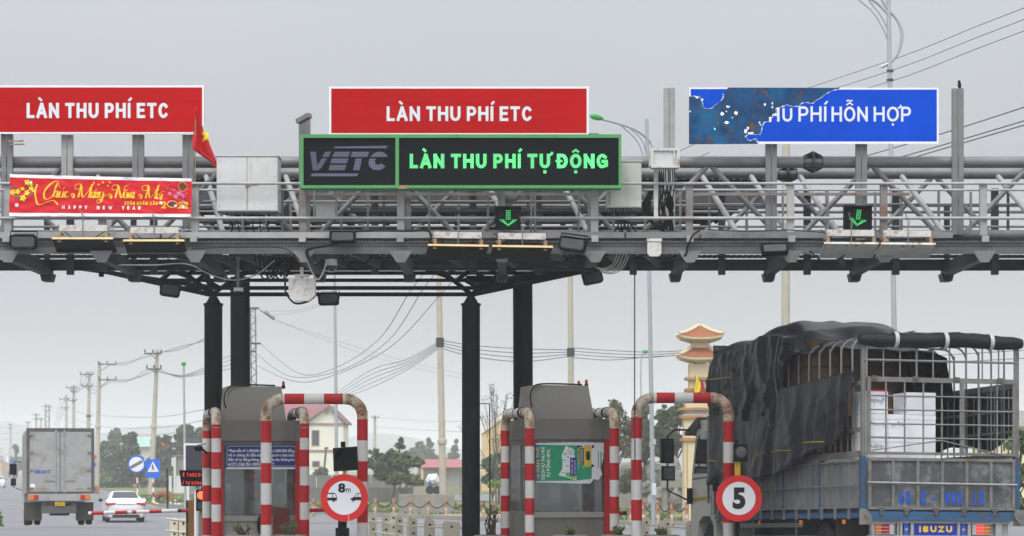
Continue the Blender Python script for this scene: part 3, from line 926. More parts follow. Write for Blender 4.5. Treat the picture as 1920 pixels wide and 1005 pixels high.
# ================================================================== lane signs
def lane_sign(x0, x1, y0, y1, Y, m_, label, text, tx0, tx1, ty0, ty1, t, bw=4):
    o = thing('lane_sign', label, 'sign', P((x0 + x1) / 2, y1, Y), 'lane signs on the gantry')
    fn = PM(Y)
    MB().prism(fn, [(x0, y1), (x1, y1), (x1, y0), (x0, y0)], -.03, 0).build('panel', m_, o)
    mb = MB()
    for a, b, c_, d_ in ((x0, x1, y0, y0 + bw), (x0, x1, y1 - bw * .8, y1), (x0, x0 + bw, y0 + bw, y1 - bw * .8), (x1 - bw, x1, y0 + bw, y1 - bw * .8)):
        mb.poly(fn, [(a, d_), (b, d_), (b, c_), (a, c_)], .003)
    mb.build('border', 'sign_white', o)
    for f_ in (.34, .69):                                 # joints between the sheets
        v_ = y0 + (y1 - y0) * f_
        MB().poly(fn, [(x0 + bw, v_ + .35), (x1 - bw, v_ + .25), (x1 - bw, v_ - .25), (x0 + bw, v_ - .35)], .0012).build('sheet_joint', 'sign_seam', o)
    mb = MB()
    for k in range(7):
        for v_ in (y0 + 9, y1 - 9):
            c_ = fn(x0 + 12 + (x1 - x0 - 24) * k / 6, v_, .001)
            mb.tube(c_, c_ + V((0, -.008, 0)), .009, n=6)
    mb.build('rivet', 'sign_seam', o)
    mb = MB()
    letters(mb, fn, text, tx0, tx1, ty0, ty1, t, .004)
    mb.build('lettering', 'sign_letter', o)
    return o
lane_sign(-120, 383, 160, 251, 35.9, 'sign_red', 'red overhead sign behind the limp flag, reading LÀN THU PHÍ ETC', 'LÀN THU PHÍ ETC', 50, 316, 193, 221.5, 5.7)
lane_sign(617, 1104, 162, 253, 35.9, 'sign_red', 'red overhead sign above the LED board, reading LÀN THU PHÍ ETC', 'LÀN THU PHÍ ETC', 725, 998, 199.5, 227, 5.4)
# torn blue sign
bs = thing('lane_sign', 'blue overhead sign, its left half peeled to rusty metal, reading PHÍ HỖN HỢP', 'sign', P(1526, 270, 35.9), 'lane signs on the gantry')
fn = PM(35.9)
MB().prism(fn, [(1292, 270), (1760, 268), (1760, 165), (1292, 164)], -.03, 0).build('panel', 'sign_backing', bs)
def jag(pts, amp, seed, step=2.2):
    r_ = random.Random(seed)
    out_ = []
    for (a, b), (c_, d_) in zip(pts, pts[1:]):
        n_ = max(1, int(math.hypot(c_ - a, d_ - b) / step))
        for i in range(n_):
            t = i / n_
            out_.append((a + (c_ - a) * t + r_.uniform(-amp, amp), b + (d_ - b) * t + r_.uniform(-amp, amp)))
    out_.append(pts[-1])
    return out_
tear = jag([(1574, 166), (1558, 171), (1540, 182), (1529, 190), (1524, 194), (1508, 192), (1496, 199), (1487, 199), (1476, 197), (1464, 201), (1456, 203), (1454, 213), (1442, 224), (1444, 228), (1432, 229), (1429, 237), (1427, 251), (1420, 252), (1404, 251), (1397, 256), (1404, 264), (1418, 261), (1421, 268)], .9, 5)
MB().poly(fn, tear + [(1757, 267), (1757, 167)], .003).build('film', 'sign_blue', bs)
tear2 = jag([(1296, 180), (1305, 181), (1312, 181), (1317, 192), (1318, 199), (1325, 204), (1333, 204), (1343, 196), (1355, 186), (1356, 177), (1364, 172), (1361, 166)], .8, 9)
MB().poly(fn, tear2 + [(1294, 166)], .003).build('film', 'sign_blue', bs)
mb = MB()
r_ = random.Random(4)
mb.ribbon(fn, tear, 1.5, .005, ws=[r_.choice((.2, .4, .9, 1.7, .3)) for _ in tear], cap=False)
mb.ribbon(fn, tear2[:-6], 1.4, .0055, ws=[r_.choice((.2, .5, 1.3)) for _ in tear2[:-6]], cap=False)
def blob(cx, cy, r, seed, el=1.0):
    q = random.Random(seed)
    return [(cx + r * math.cos(a * .524) * q.uniform(.5, 1.2) * el, cy + r * math.sin(a * .524) * q.uniform(.5, 1.2)) for a in range(12)]
for i, (cx, cy, r, el) in enumerate(((1354, 214, 3.6, 1), (1380, 212, 4.2, .9), (1365, 200, 2.6, 1.6), (1363, 230, 3, 1.6), (1398, 246, 4.5, .9), (1402, 240, 3, .8), (1434, 196, 3.0, .7), (1448, 194, 3, .6), (1448, 201, 2.4, 1), (1424, 230, 2, 1), (1426, 234, 1.6, 1), (1340, 242, 2.2, .8), (1294, 209, 1.7, 1), (1373, 221, 1.4, 1), (1362, 209, 1.6, 1), (1317, 187, 3.2, .5), (1307, 183, 2.4, 1.4), (1444, 222, 2.8, .9), (1408, 250, 2.6, 2.4))):
    mb.poly(fn, blob(cx, cy, r, i, el), .0065 + .0004 * (i % 3))
mb.build('paper_scrap', 'paper_white', bs)
mb = MB()
for a, b, c_, d_ in ((1574, 1760, 164.5, 168), (1421, 1760, 265.5, 270), (1756.5, 1760, 168, 265.5), (1292, 1364, 164, 167), (1292, 1295, 167, 181)):
    mb.poly(fn, [(a, d_), (b, d_), (b, c_), (a, c_)], .004)
mb.build('border', 'sign_white', bs)
mb = MB()
letters(mb, fn, 'U', 1467, 1485.5, 203, 228, 4.3, .0048)
letters(mb, fn, 'PHÍ', 1497, 1550, 199.5, 228, 4.4, .0048)
letters(mb, fn, 'HỖN', 1559, 1627, 200, 228, 4.4, .0048)
letters(mb, fn, 'HỢP', 1638, 1708, 200, 228, 4.4, .0048)
mb.poly(fn, [(1457, 228), (1461.5, 228), (1461.5, 202), (1457, 202)], .0048)
mb.poly(fn, [(1442, 228), (1446.5, 228), (1446.5, 222), (1442, 225)], .0048)
mb.poly(fn, [(1446.6, 217.5), (1456.9, 217.5), (1456.9, 213), (1450, 213)], .0048)
mb.build('lettering', 'sign_letter', bs)

# ================================================================== LED board
Yl = 34.85
fn = PM(Yl)
lb = thing('led_board', 'long LED board in a green frame reading VETC and LÀN THU PHÍ TỰ ĐỘNG', 'LED board', P(864, 353, Yl))
MB().prism(fn, [(563, 353), (1165, 353), (1165, 252), (563, 252)], -.28, -.03).build('housing', 'led_frame', lb)
mb = MB()
for a, b, c_, d_ in ((563, 1165, 252, 258.5), (563, 1165, 347.5, 353), (563, 569, 258.5, 347.5), (741.5, 748, 258.5, 347.5), (1160, 1165, 258.5, 347.5)):
    mb.prism(fn, [(a, d_), (b, d_), (b, c_), (a, c_)], -.029, .012)
mb.build('frame', 'led_frame', lb)
for a, b in ((569, 741.5), (748, 1160)):
    s_ = MB().poly(fn, [(a, 347.5), (b, 347.5), (b, 258.5), (a, 258.5)], -.02).build('screen', 'led_black', lb)
    mb = MB()
    if a > 700:
        letters(mb, fn, 'LÀN THU PHÍ TỰ ĐỘNG', 768, 1140, 288, 315.5, 6.5, -.012, gap=.12)
        mb.build('lettering', 'led_green', s_)
    else:
        k_ = 6.0
        q = lambda pts: [(560 + x / k_, 255 + y / k_) for x, y in pts]
        for i, sh in enumerate(([(128, 174), (192, 174), (210, 330), (260, 250), (320, 250), (250, 365), (215, 385), (158, 385)], [(262, 235), (300, 176), (368, 174), (335, 235)],
                   [(374, 235), (405, 176), (578, 174), (562, 235)], [(355, 306), (372, 250), (560, 250), (540, 306)], [(335, 384), (352, 325), (538, 325), (515, 384)],
                   [(586, 235), (600, 176), (795, 174), (772, 235)], [(612, 384), (640, 252), (712, 250), (685, 384)],
                   [(805, 234), (850, 190), (900, 174), (950, 182), (985, 205), (1003, 234)],
                   [(868, 250), (800, 250), (783, 300), (800, 350), (850, 382), (905, 384), (950, 365), (975, 338), (925, 306), (895, 325), (865, 312), (855, 285)],
                   [(395, 138), (410, 118), (1002, 108), (985, 138)], [(132, 451), (150, 421), (674, 421), (655, 451)])):
            mb.poly(fn, q(sh), -.012 + .0003 * i)
        mb.build('emblem', 'led_violet', s_)
mb = MB()
for a in (855, 1040):
    mb.prism(fn, [(a, 258.5), (a + 1, 258.5), (a + 1, 252), (a, 252)], .0125, .014)
mb.build('seam', 'black_trim', lb)
MB().prism(fn, [(746, 354), (765, 354), (765, 348.5), (746, 348.5)], .013, .02).build('repair_patch', 'bracket_tan', lb)

# ================================================================== banner, flag, bird
Yb_ = 35.05
def bp(u, v, d=0.0):
    s_, t_ = (u - 18) / 341, (v - 328) / 78
    vv = v + 10 * (max(0, s_) ** .8) * (1 - t_) * .85 + 3 * s_ * t_ * .6
    wr = .010 * mnoise.noise(V((s_ * 9 + t_ * 5, t_ * 2.2, 1))) + .006 * mnoise.noise(V((s_ * 22 - t_ * 9, t_ * 5, 4)))
    return P(u + .6 * math.sin(t_ * 5), vv, Yb_) + V((0, -d - wr * 1.5, 0))
bn = thing('festive_banner', 'red New Year banner with gold script and blossom prints tied below the left sign', 'banner', P(188, 405, Yb_))
mb = MB()
NU, NV = 90, 26
for j in range(NV + 1):
    for i in range(NU + 1):
        mb.v.append(bp(18 + 341 * i / NU, 326 + 79 * j / NV))
for j in range(NV):
    for i in range(NU):
        a = j * (NU + 1) + i
        mb.f.append((a, a + NU + 1, a + NU + 2, a + 1))
        mb.m.append(1 if j < 2 or j >= NV - 2 else 0)
mb.build('cloth', ['banner_red', 'banner_white'], bn, smooth=60)
# gold script: each letter a curved pen stroke, thick on the way down
def pen(mb, pts, d, k=1.0, mi=0):
    pts = spline(pts, 5)
    ws = []
    for i in range(len(pts)):
        a, b = pts[max(0, i - 1)], pts[min(len(pts) - 1, i + 1)]
        dy = (b[1] - a[1]) / (math.hypot(b[0] - a[0], b[1] - a[1]) + 1e-6)
        ws.append((1.1 + 2.3 * max(0, dy)) * k)
    mb.ribbon(bp, pts, 1, d, mi, cap=False, ws=ws)
cur = [0]
def script(mb, strokes, ox):
    for s_ in strokes:
        cur[0] += 1
        # traced in the zoomed drawing (5.19 x), shifted by ox
        pen(mb, [(ox + x / 5.19, 320 + y / 5.19 - 5) for x, y in s_], .006 + .0005 * (cur[0] % 4))
mb = MB()
script(mb, [[(580, 180), (560, 120), (510, 130), (450, 190), (425, 250), (440, 295), (480, 290), (520, 250)], [(360, 150), (340, 230), (370, 350), (450, 330), (520, 310), (565, 350)],
            [(505, 270), (560, 140), (540, 180), (515, 275)], [(515, 265), (545, 215), (560, 225), (548, 275), (575, 270)], [(585, 215), (572, 270), (598, 268), (620, 215)], [(618, 220), (606, 275), (625, 272)], [(665, 225), (645, 220), (630, 250), (640, 277), (668, 262)], [(612, 195), (628, 175)],
            [(715, 275), (690, 255), (700, 235), (720, 255), (708, 282)], [(770, 190), (730, 190), (735, 150), (780, 140), (790, 175)], [(790, 150), (760, 275)], [(790, 150), (806, 272), (895, 150)], [(912, 142), (893, 150), (862, 278)],
            [(895, 215), (884, 270), (900, 268), (922, 215)], [(922, 215), (910, 275), (922, 265)], [(922, 208), (936, 198), (930, 184)], [(870, 170), (885, 190)],
            [(936, 220), (926, 275)], [(930, 255), (952, 215), (957, 230), (948, 275), (964, 265)], [(1005, 220), (975, 218), (965, 255), (985, 272), (1005, 225), (985, 310), (950, 330), (945, 305), (985, 285), (1035, 235)],
            [(1080, 270), (1050, 255), (1060, 235), (1085, 255), (1075, 282)], [(1130, 190), (1090, 190), (1095, 150), (1140, 140), (1150, 175)], [(1150, 150), (1120, 275)], [(1150, 150), (1180, 275), (1215, 160), (1250, 140)],
            [(1240, 220), (1210, 220), (1203, 262), (1225, 272), (1242, 222), (1232, 272), (1250, 265)], [(1205, 190), (1222, 202), (1240, 188)], [(1258, 220), (1246, 275)], [(1250, 250), (1275, 215), (1278, 230), (1268, 275)], [(1275, 245), (1300, 215), (1303, 232), (1292, 275), (1312, 265)],
            [(1370, 275), (1345, 255), (1355, 235), (1378, 255), (1365, 282)], [(1425, 190), (1385, 190), (1390, 150), (1435, 140), (1445, 175)], [(1445, 150), (1415, 275)], [(1445, 150), (1458, 272), (1540, 148)], [(1556, 142), (1538, 150), (1505, 278)],
            [(1550, 228), (1530, 228), (1522, 262), (1533, 280), (1550, 262), (1553, 230), (1566, 205)], [(1528, 200), (1545, 175)], [(1578, 225), (1562, 285), (1582, 270)], [(1586, 200), (1588, 206)]], 0)
mb.build('script', 'banner_gold', bn)
mb = MB()
for wd, a, b in (('HAPPY', 117, 164), ('NEW', 182, 211), ('YEAR', 229, 264)):
    letters(mb, bp, wd, a, b, 384, 391, 1.5, .006, gap=.75)
mb.build('lettering', 'banner_white', bn)
mb = MB()
letters(mb, bp, 'XUÂN NHÂM DẦN', 233, 296, 375, 381.5, 1.5, .006, gap=.2)
letters(mb, bp, '2', 303, 312, 374, 388, 3, .006)
letters(mb, bp, '22', 334, 353, 374, 388, 3, .006)
for cx, cy in ((185, 342), (193, 338), (206, 337), (202, 344), (176, 338)):
    mb.poly(bp, blob(cx, cy, 2.3, int(cx)), .006)
mb.build('gold_print', 'banner_gold', bn)
def flower(mb, cx, cy, r, d, mi=0):
    pts = []
    for i in range(20):
        a = i * math.pi / 10
        rr = r * (.55 + .45 * abs(math.cos(a * 2.5)))
        pts.append((cx + rr * math.cos(a), cy + rr * math.sin(a)))
    mb.poly(bp, pts, d, mi)
mb = MB()
for i, (x, y, r) in enumerate(((120, 225, 30), (170, 215, 28), (215, 190, 20), (265, 125, 30), (300, 180, 26), (260, 225, 28), (225, 280, 34), (320, 205, 14), (300, 145, 16))):
    flower(mb, x / 5.19, 320 + y / 5.19 - 3, r / 5.19 * 1.05, .006 + .0006 * (i % 4))
mb.build('blossom_print', 'blossom_yellow', bn)
mb = MB()
for i, (x, y, r) in enumerate(((1650, 240, 20), (1740, 240, 26), (1710, 270, 26), (1780, 270, 20), (1690, 200, 10), (1660, 200, 9), (1640, 150, 7), (1810, 240, 10), (1630, 190, 7), (1780, 330, 16), (1765, 250, 16))):
    flower(mb, x / 5.19, 320 + y / 5.19 - 9, r / 5.19 * 1.1, .006 + .0006 * (i % 4))
mb.build('blossom_print', 'blossom_pink', bn)
mb = MB()
for i, (x, y, r) in enumerate(((1565, 340, 18), (1710, 370, 16), (1785, 380, 20), (165, 350, 20), (300, 122, 14))):
    flower(mb, x / 5.19, 320 + y / 5.19 - (9 if x > 900 else 3), r / 5.19 * 1.05, .0072 + .0006 * (i % 4))
mb.build('blossom_print', 'banner_white', bn)
mb = MB()
for i, (x, y) in enumerate(((300, 240), (125, 178), (190, 265), (150, 270), (320, 150), (280, 105))):
    mb.ribbon(bp, [(x / 5.19 - 3, 317 + y / 5.19 + 1.4), (x / 5.19 + 3, 317 + y / 5.19 - 1.4)], 2.2, .0058 + .0003 * i)
mb.build('leaf_sprig', 'leaf_print', bn)
mb = MB()
mb.ribbon(bp, spline([(18, 345), (30, 352), (45, 358), (52, 350), (56, 340)], 4), 1.1, .005)
mb.ribbon(bp, spline([(315, 335), (318, 350), (330, 362), (345, 368), (356, 376)], 4), 1.2, .005)
mb.ribbon(bp, spline([(330, 362), (334, 352), (331, 344)], 4), 1.0, .0054)
mb.poly(bp, [(342 + 8 * math.cos(i * .45), 343 + 9.5 * math.sin(i * .45)) for i in range(14)], .0055)
mb.poly(bp, [(323 + 10 * math.cos(i * .45), 379 + 7 * math.sin(i * .45)) for i in range(14)], .0056)
mb.build('twig', 'twig_print', bn)
mb = MB()
mb.ribbon(bp, [(342 + 7.6 * math.cos(i * .42), 343 + 9 * math.sin(i * .42)) for i in range(15)], 1.0, .0066, closed=True)
mb.ribbon(bp, [(323 + 9 * math.cos(i * .42), 379 + 6.4 * math.sin(i * .42)) for i in range(15)], 1.8, .0066, closed=True)
mb.build('medallion', 'banner_gold', bn)

fl = thing('national_flag', 'limp red flag with a yellow star hanging from the post beside the left sign', 'flag', P(364, 315, 35.6))
FP_ = lambda u, v, d=0.0: P(u, v, 35.6) + V((0, -d - .05 * math.sin((u - .25 * v) * .22) - .02 * math.sin(u * .5), 0))
mb = MB()
rows = [(204, 367, 368.5), (215, 365.5, 372), (230, 364, 378), (245, 362.5, 385), (260, 361.5, 391), (272, 361, 395), (280, 362, 398), (288, 372, 401), (297, 386, 404), (306, 398, 406.5), (314, 404, 408)]
for v_, a, b in rows:
    for i in range(13):
        mb.v.append(FP_(a + (b - a) * i / 12, v_ + (i / 12) * 2))
for j in range(len(rows) - 1):
    for i in range(12):
        a = j * 13 + i
        mb.f.append((a, a + 13, a + 14, a + 1)); mb.m.append(0)
mb.build('cloth', 'flag_red', fl, smooth=70)
MB().poly(FP_, [(381.2, 236), (386, 249), (393.5, 251), (390, 257), (395, 267), (388, 262), (379.5, 266.5), (383.5, 256), (378.8, 250), (382.5, 249)], .012).build('star', 'flag_yellow', fl)
MB().tube(P(366, 345, 35.62), P(367, 202, 35.62), .008, n=6).build('flagpole', 'bracket_tan', fl)

bird = MB()
c_ = P(1799, 160, 36.05)
bird.sphere(c_ + V((0, 0, .0)), .036, (.8, 1.0, 1.35)).sphere(c_ + V((-.008, -.015, .052)), .024).path([c_ + V((.01, .02, -.03)), c_ + V((.016, .07, -.085))], [.02, .008], 6).path([c_ + V((-.012, -.035, .05)), c_ + V((-.016, -.055, .047))], [.007, .001], 5)
bird.path([c_ + V((-.012, 0, -.035)), c_ + V((-.012, -.004, -.062))], .004, 5).path([c_ + V((.012, 0, -.035)), c_ + V((.012, -.004, -.062))], .004, 5)
solo(bird, 'bird', 'bird_feather', 'small dark bird perched on top of the tall bare post at the right', 'bird', P(1799, 168, 36.05), None, 60)

# ================================================================== equipment hung on the gantry
def cabinet(px0, px1, py0, py1, Y, dep, m_, label, doors=2, rust=True):
    o = thing('control_cabinet', label, 'cabinet', P((px0 + px1) / 2, py1, Y + dep / 2))
    x0, x1, z0, z1 = XP(px0, Y), XP(px1, Y), ZP(py1, Y), ZP(py0, Y)
    MB().bx(x0, x1, Y + .015, Y + dep, z0, z1).build('body', m_, o)
    MB().bx(x0 - .015, x1 + .015, Y - .01, Y + dep + .02, z1, z1 + .018).build('lid', m_, o)
    w_ = (x1 - x0) / doors
    for i in range(doors):
        MB().bx(x0 + i * w_ + .008, x0 + (i + 1) * w_ - .008, Y, Y + .0145, z0 + .012, z1 - .015).build('door', m_, o)
    if doors == 2:
        xm, zm = (x0 + x1) / 2, (z0 + z1) / 2
        MB().bx(xm - .03, xm + .045, Y - .022, Y - .001, zm - .03, zm - .012).bx(xm - .02, xm - .005, Y - .03, Y - .001, zm - .05, zm + .02).bx(xm + .04, xm + .17, Y - .014, Y - .002, zm - .012, zm - .006).build('hasp', 'bracket_tan', o)
        mb = MB()
        for sx in (x0 + .04, x1 - .04):
            for sz in (z0 + .07, z1 - .07, z0 + .3, z1 - .3):
                mb.tube((sx, Y - .004, sz), (sx, Y + .001, sz), .009, n=6)
        mb.build('bolt', 'bracket_tan', o)
    else:
        mb = MB()
        for k in range(7):
            mb.bx(x0 + .03, x0 + .06, Y - .003, Y - .001, z1 - .45 - k * .03, z1 - .46 - k * .03)
        mb.build('vent_slots', 'black_trim', o)
    return o
cabinet(406, 521, 293, 396, 35.32, .45, 'cabinet_paint', 'large two-door white metal cabinet with rust stains, left of the LED board')
cabinet(1137, 1203, 303, 389, 35.32, .3, 'cabinet_cream', 'plain cream single-door cabinet tucked behind the right end of the LED board', 1)
jb = thing('junction_box', 'square white box in a rusty frame on the tall post left of the blue sign', 'box', P(1246, 313, 35.1))
x0, x1, z0, z1 = XP(1222, 35), XP(1273, 35), ZP(313, 35), ZP(279, 35)
MB().bx(x0, x1, 35.02, 35.3, z0, z1).build('body', 'cabinet_paint', jb)
mb = MB()
for a, b, c_, d_ in ((x0 - .01, x1 + .01, z0 - .01, z0 + .025), (x0 - .01, x1 + .01, z1 - .025, z1 + .01), (x0 - .01, x0 + .025, z0 + .025, z1 - .025), (x1 - .025, x1 + .01, z0 + .025, z1 - .025), ((x1 - .075), (x1 - .06), z0 + .025, z1 - .025)):
    mb.bx(a, b, 34.99, 35.02, c_, d_)
mb.build('frame', 'rusty_white', jb)
MB().hexa([(x0 - .03, 35.04, z0 + .02), (x0 - .008, 35.04, z0 + .02), (x0 - .008, 35.28, z0 + .02), (x0 - .03, 35.28, z0 + .02), (x0 - .03, 35.04, z1 - .02), (x0 - .008, 35.04, z1 - .02), (x0 - .008, 35.28, z1 - .02), (x0 - .03, 35.28, z1 - .02)]).build('side_vent', 'rusty_white', jb)
MB().box((XP(1230, 35.3), 35.33, ZP(360, 35)), (.06, .04, .75)).build('bracket', 'rusty_white', jb)
wb = thing('junction_box', 'small pale pink-white box in a wire bracket below the VETC screen', 'box', P(610, 408, 35.5))
MB().bx(XP(592, 35.5), XP(628, 35.5), 35.5, 35.62, ZP(407, 35.5), ZP(381, 35.5)).build('body', 'cabinet_paint', wb)
mb = MB()
for px in (589, 631):
    mb.bx(XP(px, 35.5) - .014, XP(px, 35.5) + .014, 35.5, 35.53, ZP(409, 35.5), ZP(356, 35.5))
mb.bx(XP(589, 35.5), XP(631, 35.5), 35.48, 35.498, ZP(381, 35.5), ZP(378.5, 35.5))
mb.build('bracket', 'galvanised_pale', wb)

def arrow_signal(px0, px1, py0, py1, label, tilt=0.0):
    Y = 34.95
    o = thing('arrow_signal', label, 'signal', P((px0 + px1) / 2, py1, Y), 'lane arrow signals')
    fn = PM(Y)
    MB().prism(fn, [(px0, py1), (px1, py1), (px1, py0), (px0, py0)], -.12, 0).build('housing', 'black_housing', o)
    mb = MB()
    mb.prism(fn, [(px0 - 1.5, py0 + 1), (px1 + 1.5, py0 + 1), (px1 + 1.5, py0 - 1), (px0 - 1.5, py0 - 1)], -.12, .06)
    mb.prism(fn, [(px0 - 1.2, py1), (px0 - .2, py1), (px0 - .2, py0 + 1), (px0 - 1.2, py0 + 1)], -.12, .05).prism(fn, [(px1 + .2, py1), (px1 + 1.2, py1), (px1 + 1.2, py0 + 1), (px1 + .2, py0 + 1)], -.12, .05)
    mb.build('visor', 'black_housing', o)
    cx, cy = (px0 + px1) / 2 + .5, (py0 + py1) / 2
    dots = set()
    for i in range(6):
        for dx in (-1.0, 0, 1.0):
            dots.add((dx * 3.2, -14 + i * 3.2))
    for i in range(6):
        for sg in (-1, 1):
            dots.add((sg * (15 - i * 3.0), 3.5 + i * 2.2))
            dots.add((sg * (12 - i * 2.4), 3.5 + i * 2.2))
            if i < 4: dots.add((sg * (8.5 - i * 2.4), 3.5 + i * 2.6))
    mb = MB()
    for dx, dy in dots:
        a, b = dx * math.cos(tilt) - dy * math.sin(tilt), dx * math.sin(tilt) + dy * math.cos(tilt)
        c_ = fn(cx + a, cy + b, .003)
        mb.add([c_ + V((.0082 * math.cos(k * 1.047), -.0004 * 0, .0082 * math.sin(k * 1.047))) for k in range(6)], [(5, 4, 3, 2, 1, 0)])
    mb.build('arrow_light', 'led_green_dot', o)
    return o
arrow_signal(929, 976, 388, 430, 'square black signal with an upright green down arrow, below the LED board')
arrow_signal(1584, 1633, 387, 430, 'square black signal with a tilted green down arrow, below the torn blue sign', .13)

def antenna(px, py, label, m_under, m_edge, yaw, w_=.88):
    """flat reader panel hung under the rail, its underside turned to the traffic"""
    Y = 34.9
    o = thing('antenna_panel', label, 'antenna', P(px, py, Y), 'flat toll tag readers under the gantry')
    rot = Matrix.Rotation(yaw, 3, 'Z') @ Matrix.Rotation(R(-23), 3, 'X')
    c_ = P(px, py + 12, Y + .12)
    MB().box(c_, (w_, .42, .018), rot=rot).build('panel', m_under, o)
    f_ = rot @ V((0, -.213, .008))
    MB().box(c_ + f_, (w_ + .01, .012, .03), rot=rot).build('edge', m_edge, o)
    top = c_ + rot @ V((0, 0, .012))
    yk = Matrix.Rotation(yaw, 3, 'Z')
    mb = MB()
    for sx in (-.34, .34):
        mb.box(top + yk @ V((sx, -.16, .10)), (.05, .03, .14), rot=yk)
        mb.box(top + yk @ V((sx, -.05, .16)), (.04, .22, .03), rot=yk)
    mb.build('bracket', 'bracket_tan', o)
    MB().box(top + yk @ V((0, -.17, .085)), (.64, .025, .028), rot=yk).build('yoke_bar', m_edge, o)
    MB().box(top + yk @ V((0, -.12, .235)), (.70, .05, .09), rot=yk).build('mount_beam', 'rusty_white', o)
    mb = MB()
    b_ = top + yk @ V((0, -.18, .10))
    mb.path([b_, b_ + V((0, 0, .30)), b_ + V((-.04, -.02, .42))], .008, 5).path([b_ + V((0, 0, .2)), b_ + V((.03, 0, .30)), b_ + V((.01, -.01, .36))], .005, 5)
    mb.build('stay_rod', 'galvanised', o)
    mb = MB()
    for s_ in (-1, 1):
        p0, p1 = top + yk @ V((s_ * .40, .05, .30)), top + yk @ V((s_ * .06, -.19, .03))
        mb.path(spline([p0, p0.lerp(p1, .4) + V((0, 0, -.02)), p1], 5), .007, 5)
    mb.build('lead', 'black_cable', o)
    return o
antenna(159, 449, 'dark flat reader panel with gold edge under the banner, leftmost of all', 'panel_dark', 'panel_gold', 0)
antenna(292, 453, 'dark flat reader panel with gold edge under the right end of the banner', 'panel_dark', 'panel_gold', 0)
antenna(856, 462, 'dark slanted reader panel with gold edge, just left of the upright arrow signal', 'panel_dark', 'panel_gold', R(9))
antenna(976, 464, 'dark slanted reader panel with gold edge, under the upright arrow signal', 'panel_dark', 'panel_gold', R(9))
antenna(1591, 458, 'pale grey reader panel under the tilted arrow signal', 'panel_pale', 'rusty_white', R(5), .8)
antenna(1697, 459, 'pale grey reader panel to the right of the tilted arrow signal', 'panel_pale', 'rusty_white', R(5), .8)

def floodlight(px, py, w_, h_, Y, label, pitch=0.0, roll=0.0, yaw=0.0, under=False):
    o = thing('floodlight', label, 'floodlight', P(px, py, Y), 'black floodlights on the gantry')
    rot = Matrix.Rotation(yaw, 3, 'Z') @ Matrix.Rotation(roll, 3, 'Y') @ Matrix.Rotation(pitch, 3, 'X')
    s_ = Y / F
    W, Hh = w_ * s_, h_ * s_
    c_ = P(px, py, Y)
    def fr(u, v, d=0.0):
        return c_ + rot @ V((u, -d, v))
    r_ = min(W, Hh) * .22
    pts = []
    for cx, cz, a0 in ((W / 2 - r_, Hh / 2 - r_, 0), (-W / 2 + r_, Hh / 2 - r_, 90), (-W / 2 + r_, -Hh / 2 + r_, 180), (W / 2 - r_, -Hh / 2 + r_, 270)):
        pts += [(cx + r_ * math.cos(R(a0 + k * 30)), cz + r_ * math.sin(R(a0 + k * 30))) for k in range(4)]
    MB().prism(fr, pts, -.07, .0).build('housing', 'black_housing', o)
    mb = MB()
    inn = [(u * .84, v * .70) for u, v in pts]
    k = len(pts)
    mb.add([fr(u, v, .001) for u, v in pts] + [fr(u * .97, v * .95, .022) for u, v in pts] + [fr(u, v, .006) for u, v in inn], [(i, (i + 1) % k, k + (i + 1) % k, k + i) for i in range(k)] + [(k + i, k + (i + 1) % k, 2 * k + (i + 1) % k, 2 * k + i) for i in range(k)])
    mb.build('bezel', 'black_housing', o)
    MB().poly(fr, inn, .007).build('lens', 'lamp_glass', o)
    mb = MB()
    for i in range(9):
        u = -W * .36 + W * .72 * i / 8
        mb.prism(fr, [(u - .005, Hh * .30), (u + .005, Hh * .30), (u + .005, Hh * .66), (u - .005, Hh * .66)], -.12, -.071)
    mb.build('cooling_fins', 'black_housing', o)
    MB().path([fr(-W * .5, 0, -.035), fr(-W * .5, Hh * .78, -.06), fr(W * .5, Hh * .78, -.06), fr(W * .5, 0, -.035)], .011, 6).build('yoke', 'black_housing', o)
    return o
floodlight(43, 453, 50, 27, 34.95, 'black floodlight with grey lens at the far left end of the rail', R(-6))
floodlight(642, 443, 48, 22, 34.95, 'black floodlight with grey lens below the VETC screen', R(-14))
floodlight(1073, 457, 52, 26, 34.95, 'black floodlight tilted to its right side, under the right part of the LED board', R(-12), R(9), R(-14))
floodlight(1453, 465, 50, 24, 34.95, 'black floodlight tipped steeply down, left of the tilted arrow signal', R(-38), R(-2))
floodlight(319, 543, 38, 26, 37.4, 'black floodlight on the canopy bar left of the left front column', R(-4), R(8), R(8))
floodlight(616, 560, 39, 24, 37.4, 'black floodlight under the canopy beside the rusty hanging box', R(-4), R(-1))
floodlight(1112, 520, 38, 24, 37.4, 'small black floodlight hanging below the right edge of the canopy', R(-8), R(-12), R(14))

hb = thing('hanging_box', 'square rust-streaked white box with cut lower corners hanging under the gantry', 'box', P(565, 565, 35.4))
fn = PM(35.4)
MB().prism(fn, [(541, 552), (553, 564), (580, 564), (591, 553), (591, 522), (541, 521)], -.16, 0).build('body', 'rusty_white', hb)
MB().prism(fn, [(551, 519), (579, 519), (579, 514), (551, 514)], -.12, -.02).prism(fn, [(562, 521), (568, 521), (568, 500), (562, 500)], -.10, -.06).build('hanger', 'rusty_white', hb)
wp = thing('hanging_box', 'small rusty white plate clipped under the beam left of the third bare rail post', 'box', P(1227, 480, 35.05))
fn = PM(35.05)
MB().prism(fn, [(1214, 475), (1219, 480.5), (1235, 480.5), (1240, 475), (1240, 453), (1214, 453)], -.1, 0).build('body', 'rusty_white', wp)
MB().prism(fn, [(1213, 452.6), (1241, 452.6), (1241, 447), (1213, 447)], -.1, .012).build('hanger', 'rusty_white', wp)
dc = thing('dome_camera', 'grey dome camera under the walkway right of the hanging box', 'camera', P(622, 505, 35.5))
c_ = P(622, 497, 35.5)
